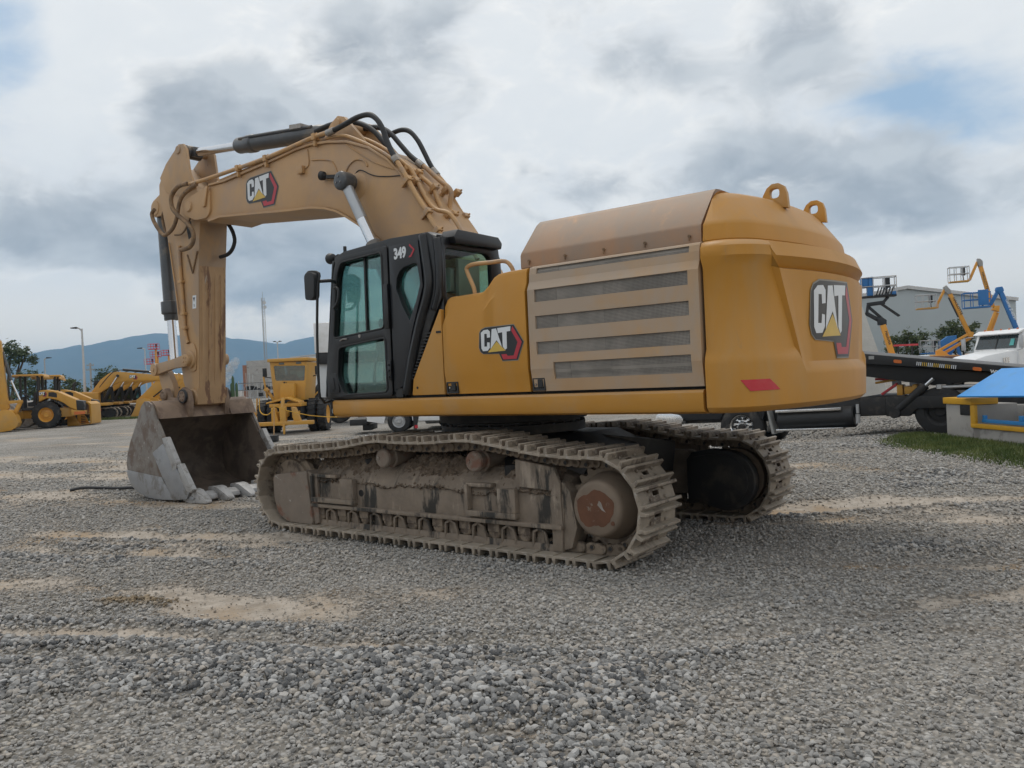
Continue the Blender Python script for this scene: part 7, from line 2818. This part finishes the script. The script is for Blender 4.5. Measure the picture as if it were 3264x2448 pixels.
for k, (x, y, L, lab) in enumerate(((-5.2, 47.0, 4.0, 'long red pipe bundle lying on trestles behind the flatbed deck'), (-4.0, 44.5, 3.0, 'short rusty pipe bundle lying beside the red one behind the flatbed'))):
    t = thing('pipe_bundle', lab, 'pipes', (x, y, 0), VR)
    b_ = MB()
    for j in range(4):
        b_.cyl((-L / 2, j * .2, 1.60 + .04 * (j % 2)), (L / 2, j * .2, 1.52 + .04 * (j % 2)), .09, n=10)
    b_.build('pipe', REDP if k == 0 else RUST, t)
    b_ = MB()
    for xx in (-L * .35, L * .35):
        b_.box(xx - .08, xx + .08, -.1, .8, 0, 1.46)
    b_.build('trestle', DARKSTEEL, t)

# ---- ground cover and small things
GRASSM = leaf_mat('grass_blade', (.060, .095, .022), (.13, .155, .045))


def grass(name, label, pts, hgt, seed):
    rr = random.Random(seed)
    V, F = [], []
    P_ = pts(rr)
    Zs = height(np.array([p[0] for p in P_]), np.array([p[1] for p in P_]))
    for (x, y), z in zip(P_, Zs.tolist()):
        h = hgt * rr.uniform(.4, 1.3)
        a = rr.random() * 6.28
        w = .006 + .006 * rr.random()
        dx, dy = math.cos(a), math.sin(a)
        lx, ly = rr.gauss(0, .4) * h, rr.gauss(0, .4) * h
        o_ = len(V)
        V += [(x - dx * w, y - dy * w, z), (x + dx * w, y + dy * w, z), (x + lx, y + ly, z + h)]
        F.append((o_, o_ + 1, o_ + 2))
    mb = MB()
    mb.add(V, F)
    tag(mb.build(name, GRASSM, None, flat=True), label, 'grass', kind='stuff')


def patch_r(rr):
    out = []
    ax, ay = .6718, -.7408
    nx, ny = -.7408, -.6718
    while len(out) < 26000:
        u = rr.uniform(-1.0, 6.0)
        wmax = np.interp(u, [-1.0, -.4, .3, 1.2, 6], [.5, 1.1, 1.7, 2.0, 2.0])
        v = rr.uniform(-.05, wmax) * (rr.random() ** .15)
        if rr.random() < (v / wmax) ** 3 * .85:
            continue
        out.append((2.46 + ax * u + nx * v, 10.82 + ay * u + ny * v))
    return out


grass('grass', 'green grass growing along the foot of the concrete bay', patch_r, .085, 1)


def patch_l(rr):
    return [(-49.5 + rx * u - ry * v, 18.9 + ry * u + rx * v) for u, v in ((rr.uniform(-2.5, 3.5), rr.gauss(0, .5)) for _ in range(5000))]


grass('grass', 'strip of green grass along the parked excavator tracks', patch_l, .16, 2)

c_ = MB()
c_.tube([(-8.75, -.95, .02), (-8.60, -.80, .05), (-8.35, -.62, .035), (-8.0, -.50, .03), (-7.7, -.38, .04), (-7.3, -.20, .03)], .028, 8, smooth=5)
tag(c_.build('cable', HOSE, None), 'black cable end lying on the gravel left of the bucket', 'cable')
p_ = MB()
rings = []
for k in range(9):
    f = k / 8
    rings.append([(2.84 + .13 * f, -3.98 - .05 * f + s * .022, .045 + .012 * math.sin(f * 3.1) + dz) for s, dz in ((-1, 0), (1, 0), (1, .004), (-1, .004))])
p_.loft(rings)
tag(p_.build('plastic_strip', mat('grey_plastic', (.38, .37, .36), .6, var=.1), None), 'small bent grey strip lying among the loose gravel stones', 'scrap')

# faint plume of dust or steam rising beyond the stick
sm = MB()
rr = random.Random(9)
bmh = bmesh.new()
for x, z, r_ in ((-1.0, 3.2, .7), (-.8, 4.2, .8), (-.3, 5.2, .95), (.2, 6.0, 1.0), (.7, 6.8, .85)):
    bmesh.ops.create_icosphere(bmh, subdivisions=3, radius=r_, matrix=Matrix.Translation((x, 0, z)))
me = bpy.data.meshes.new('smoke')
bmh.to_mesh(me)
bmh.free()
smk = bpy.data.materials.new('smoke_volume')
smk.use_nodes = True
tn = NT(smk.node_tree)
tn.n.clear()
mo_ = tn.node('ShaderNodeOutputMaterial')
pv = tn.node('ShaderNodeVolumePrincipled')
pv.inputs['Color'].default_value = (.95, .95, .95, 1)
tc_ = tn.node('ShaderNodeTexCoord')
tn.l.new(tn.ramp(tn.noise(tc_.outputs['Object'], .9, 3), .35, .7, 0, 1.3), pv.inputs['Density'])
tn.l.new(pv.outputs[0], mo_.inputs['Volume'])
me.materials.append(smk)
o = link('smoke', me, None, (-126.9, 79.6, 0), (0, 0, VR))
tag(o, 'faint white plume of steam right of the excavator stick', 'smoke', kind='stuff')

# ---- air between the yard and the mountains
hz = MB()
hz.box(-8600, 1200, -3600, 8600, -28, 448)
hm = bpy.data.materials.new('haze_air')
hm.use_nodes = True
tn = NT(hm.node_tree)
tn.n.clear()
mo_ = tn.node('ShaderNodeOutputMaterial')
pv = tn.node('ShaderNodeVolumePrincipled')
pv.inputs['Color'].default_value = (.36, .66, 1.0, 1)
pv.inputs['Density'].default_value = 0.00015
pv.inputs['Anisotropy'].default_value = 0.2
tn.l.new(pv.outputs[0], mo_.inputs['Volume'])
tag(hz.build('haze', hm, None, flat=True), 'thin blue haze over the plain', 'haze', kind='stuff')
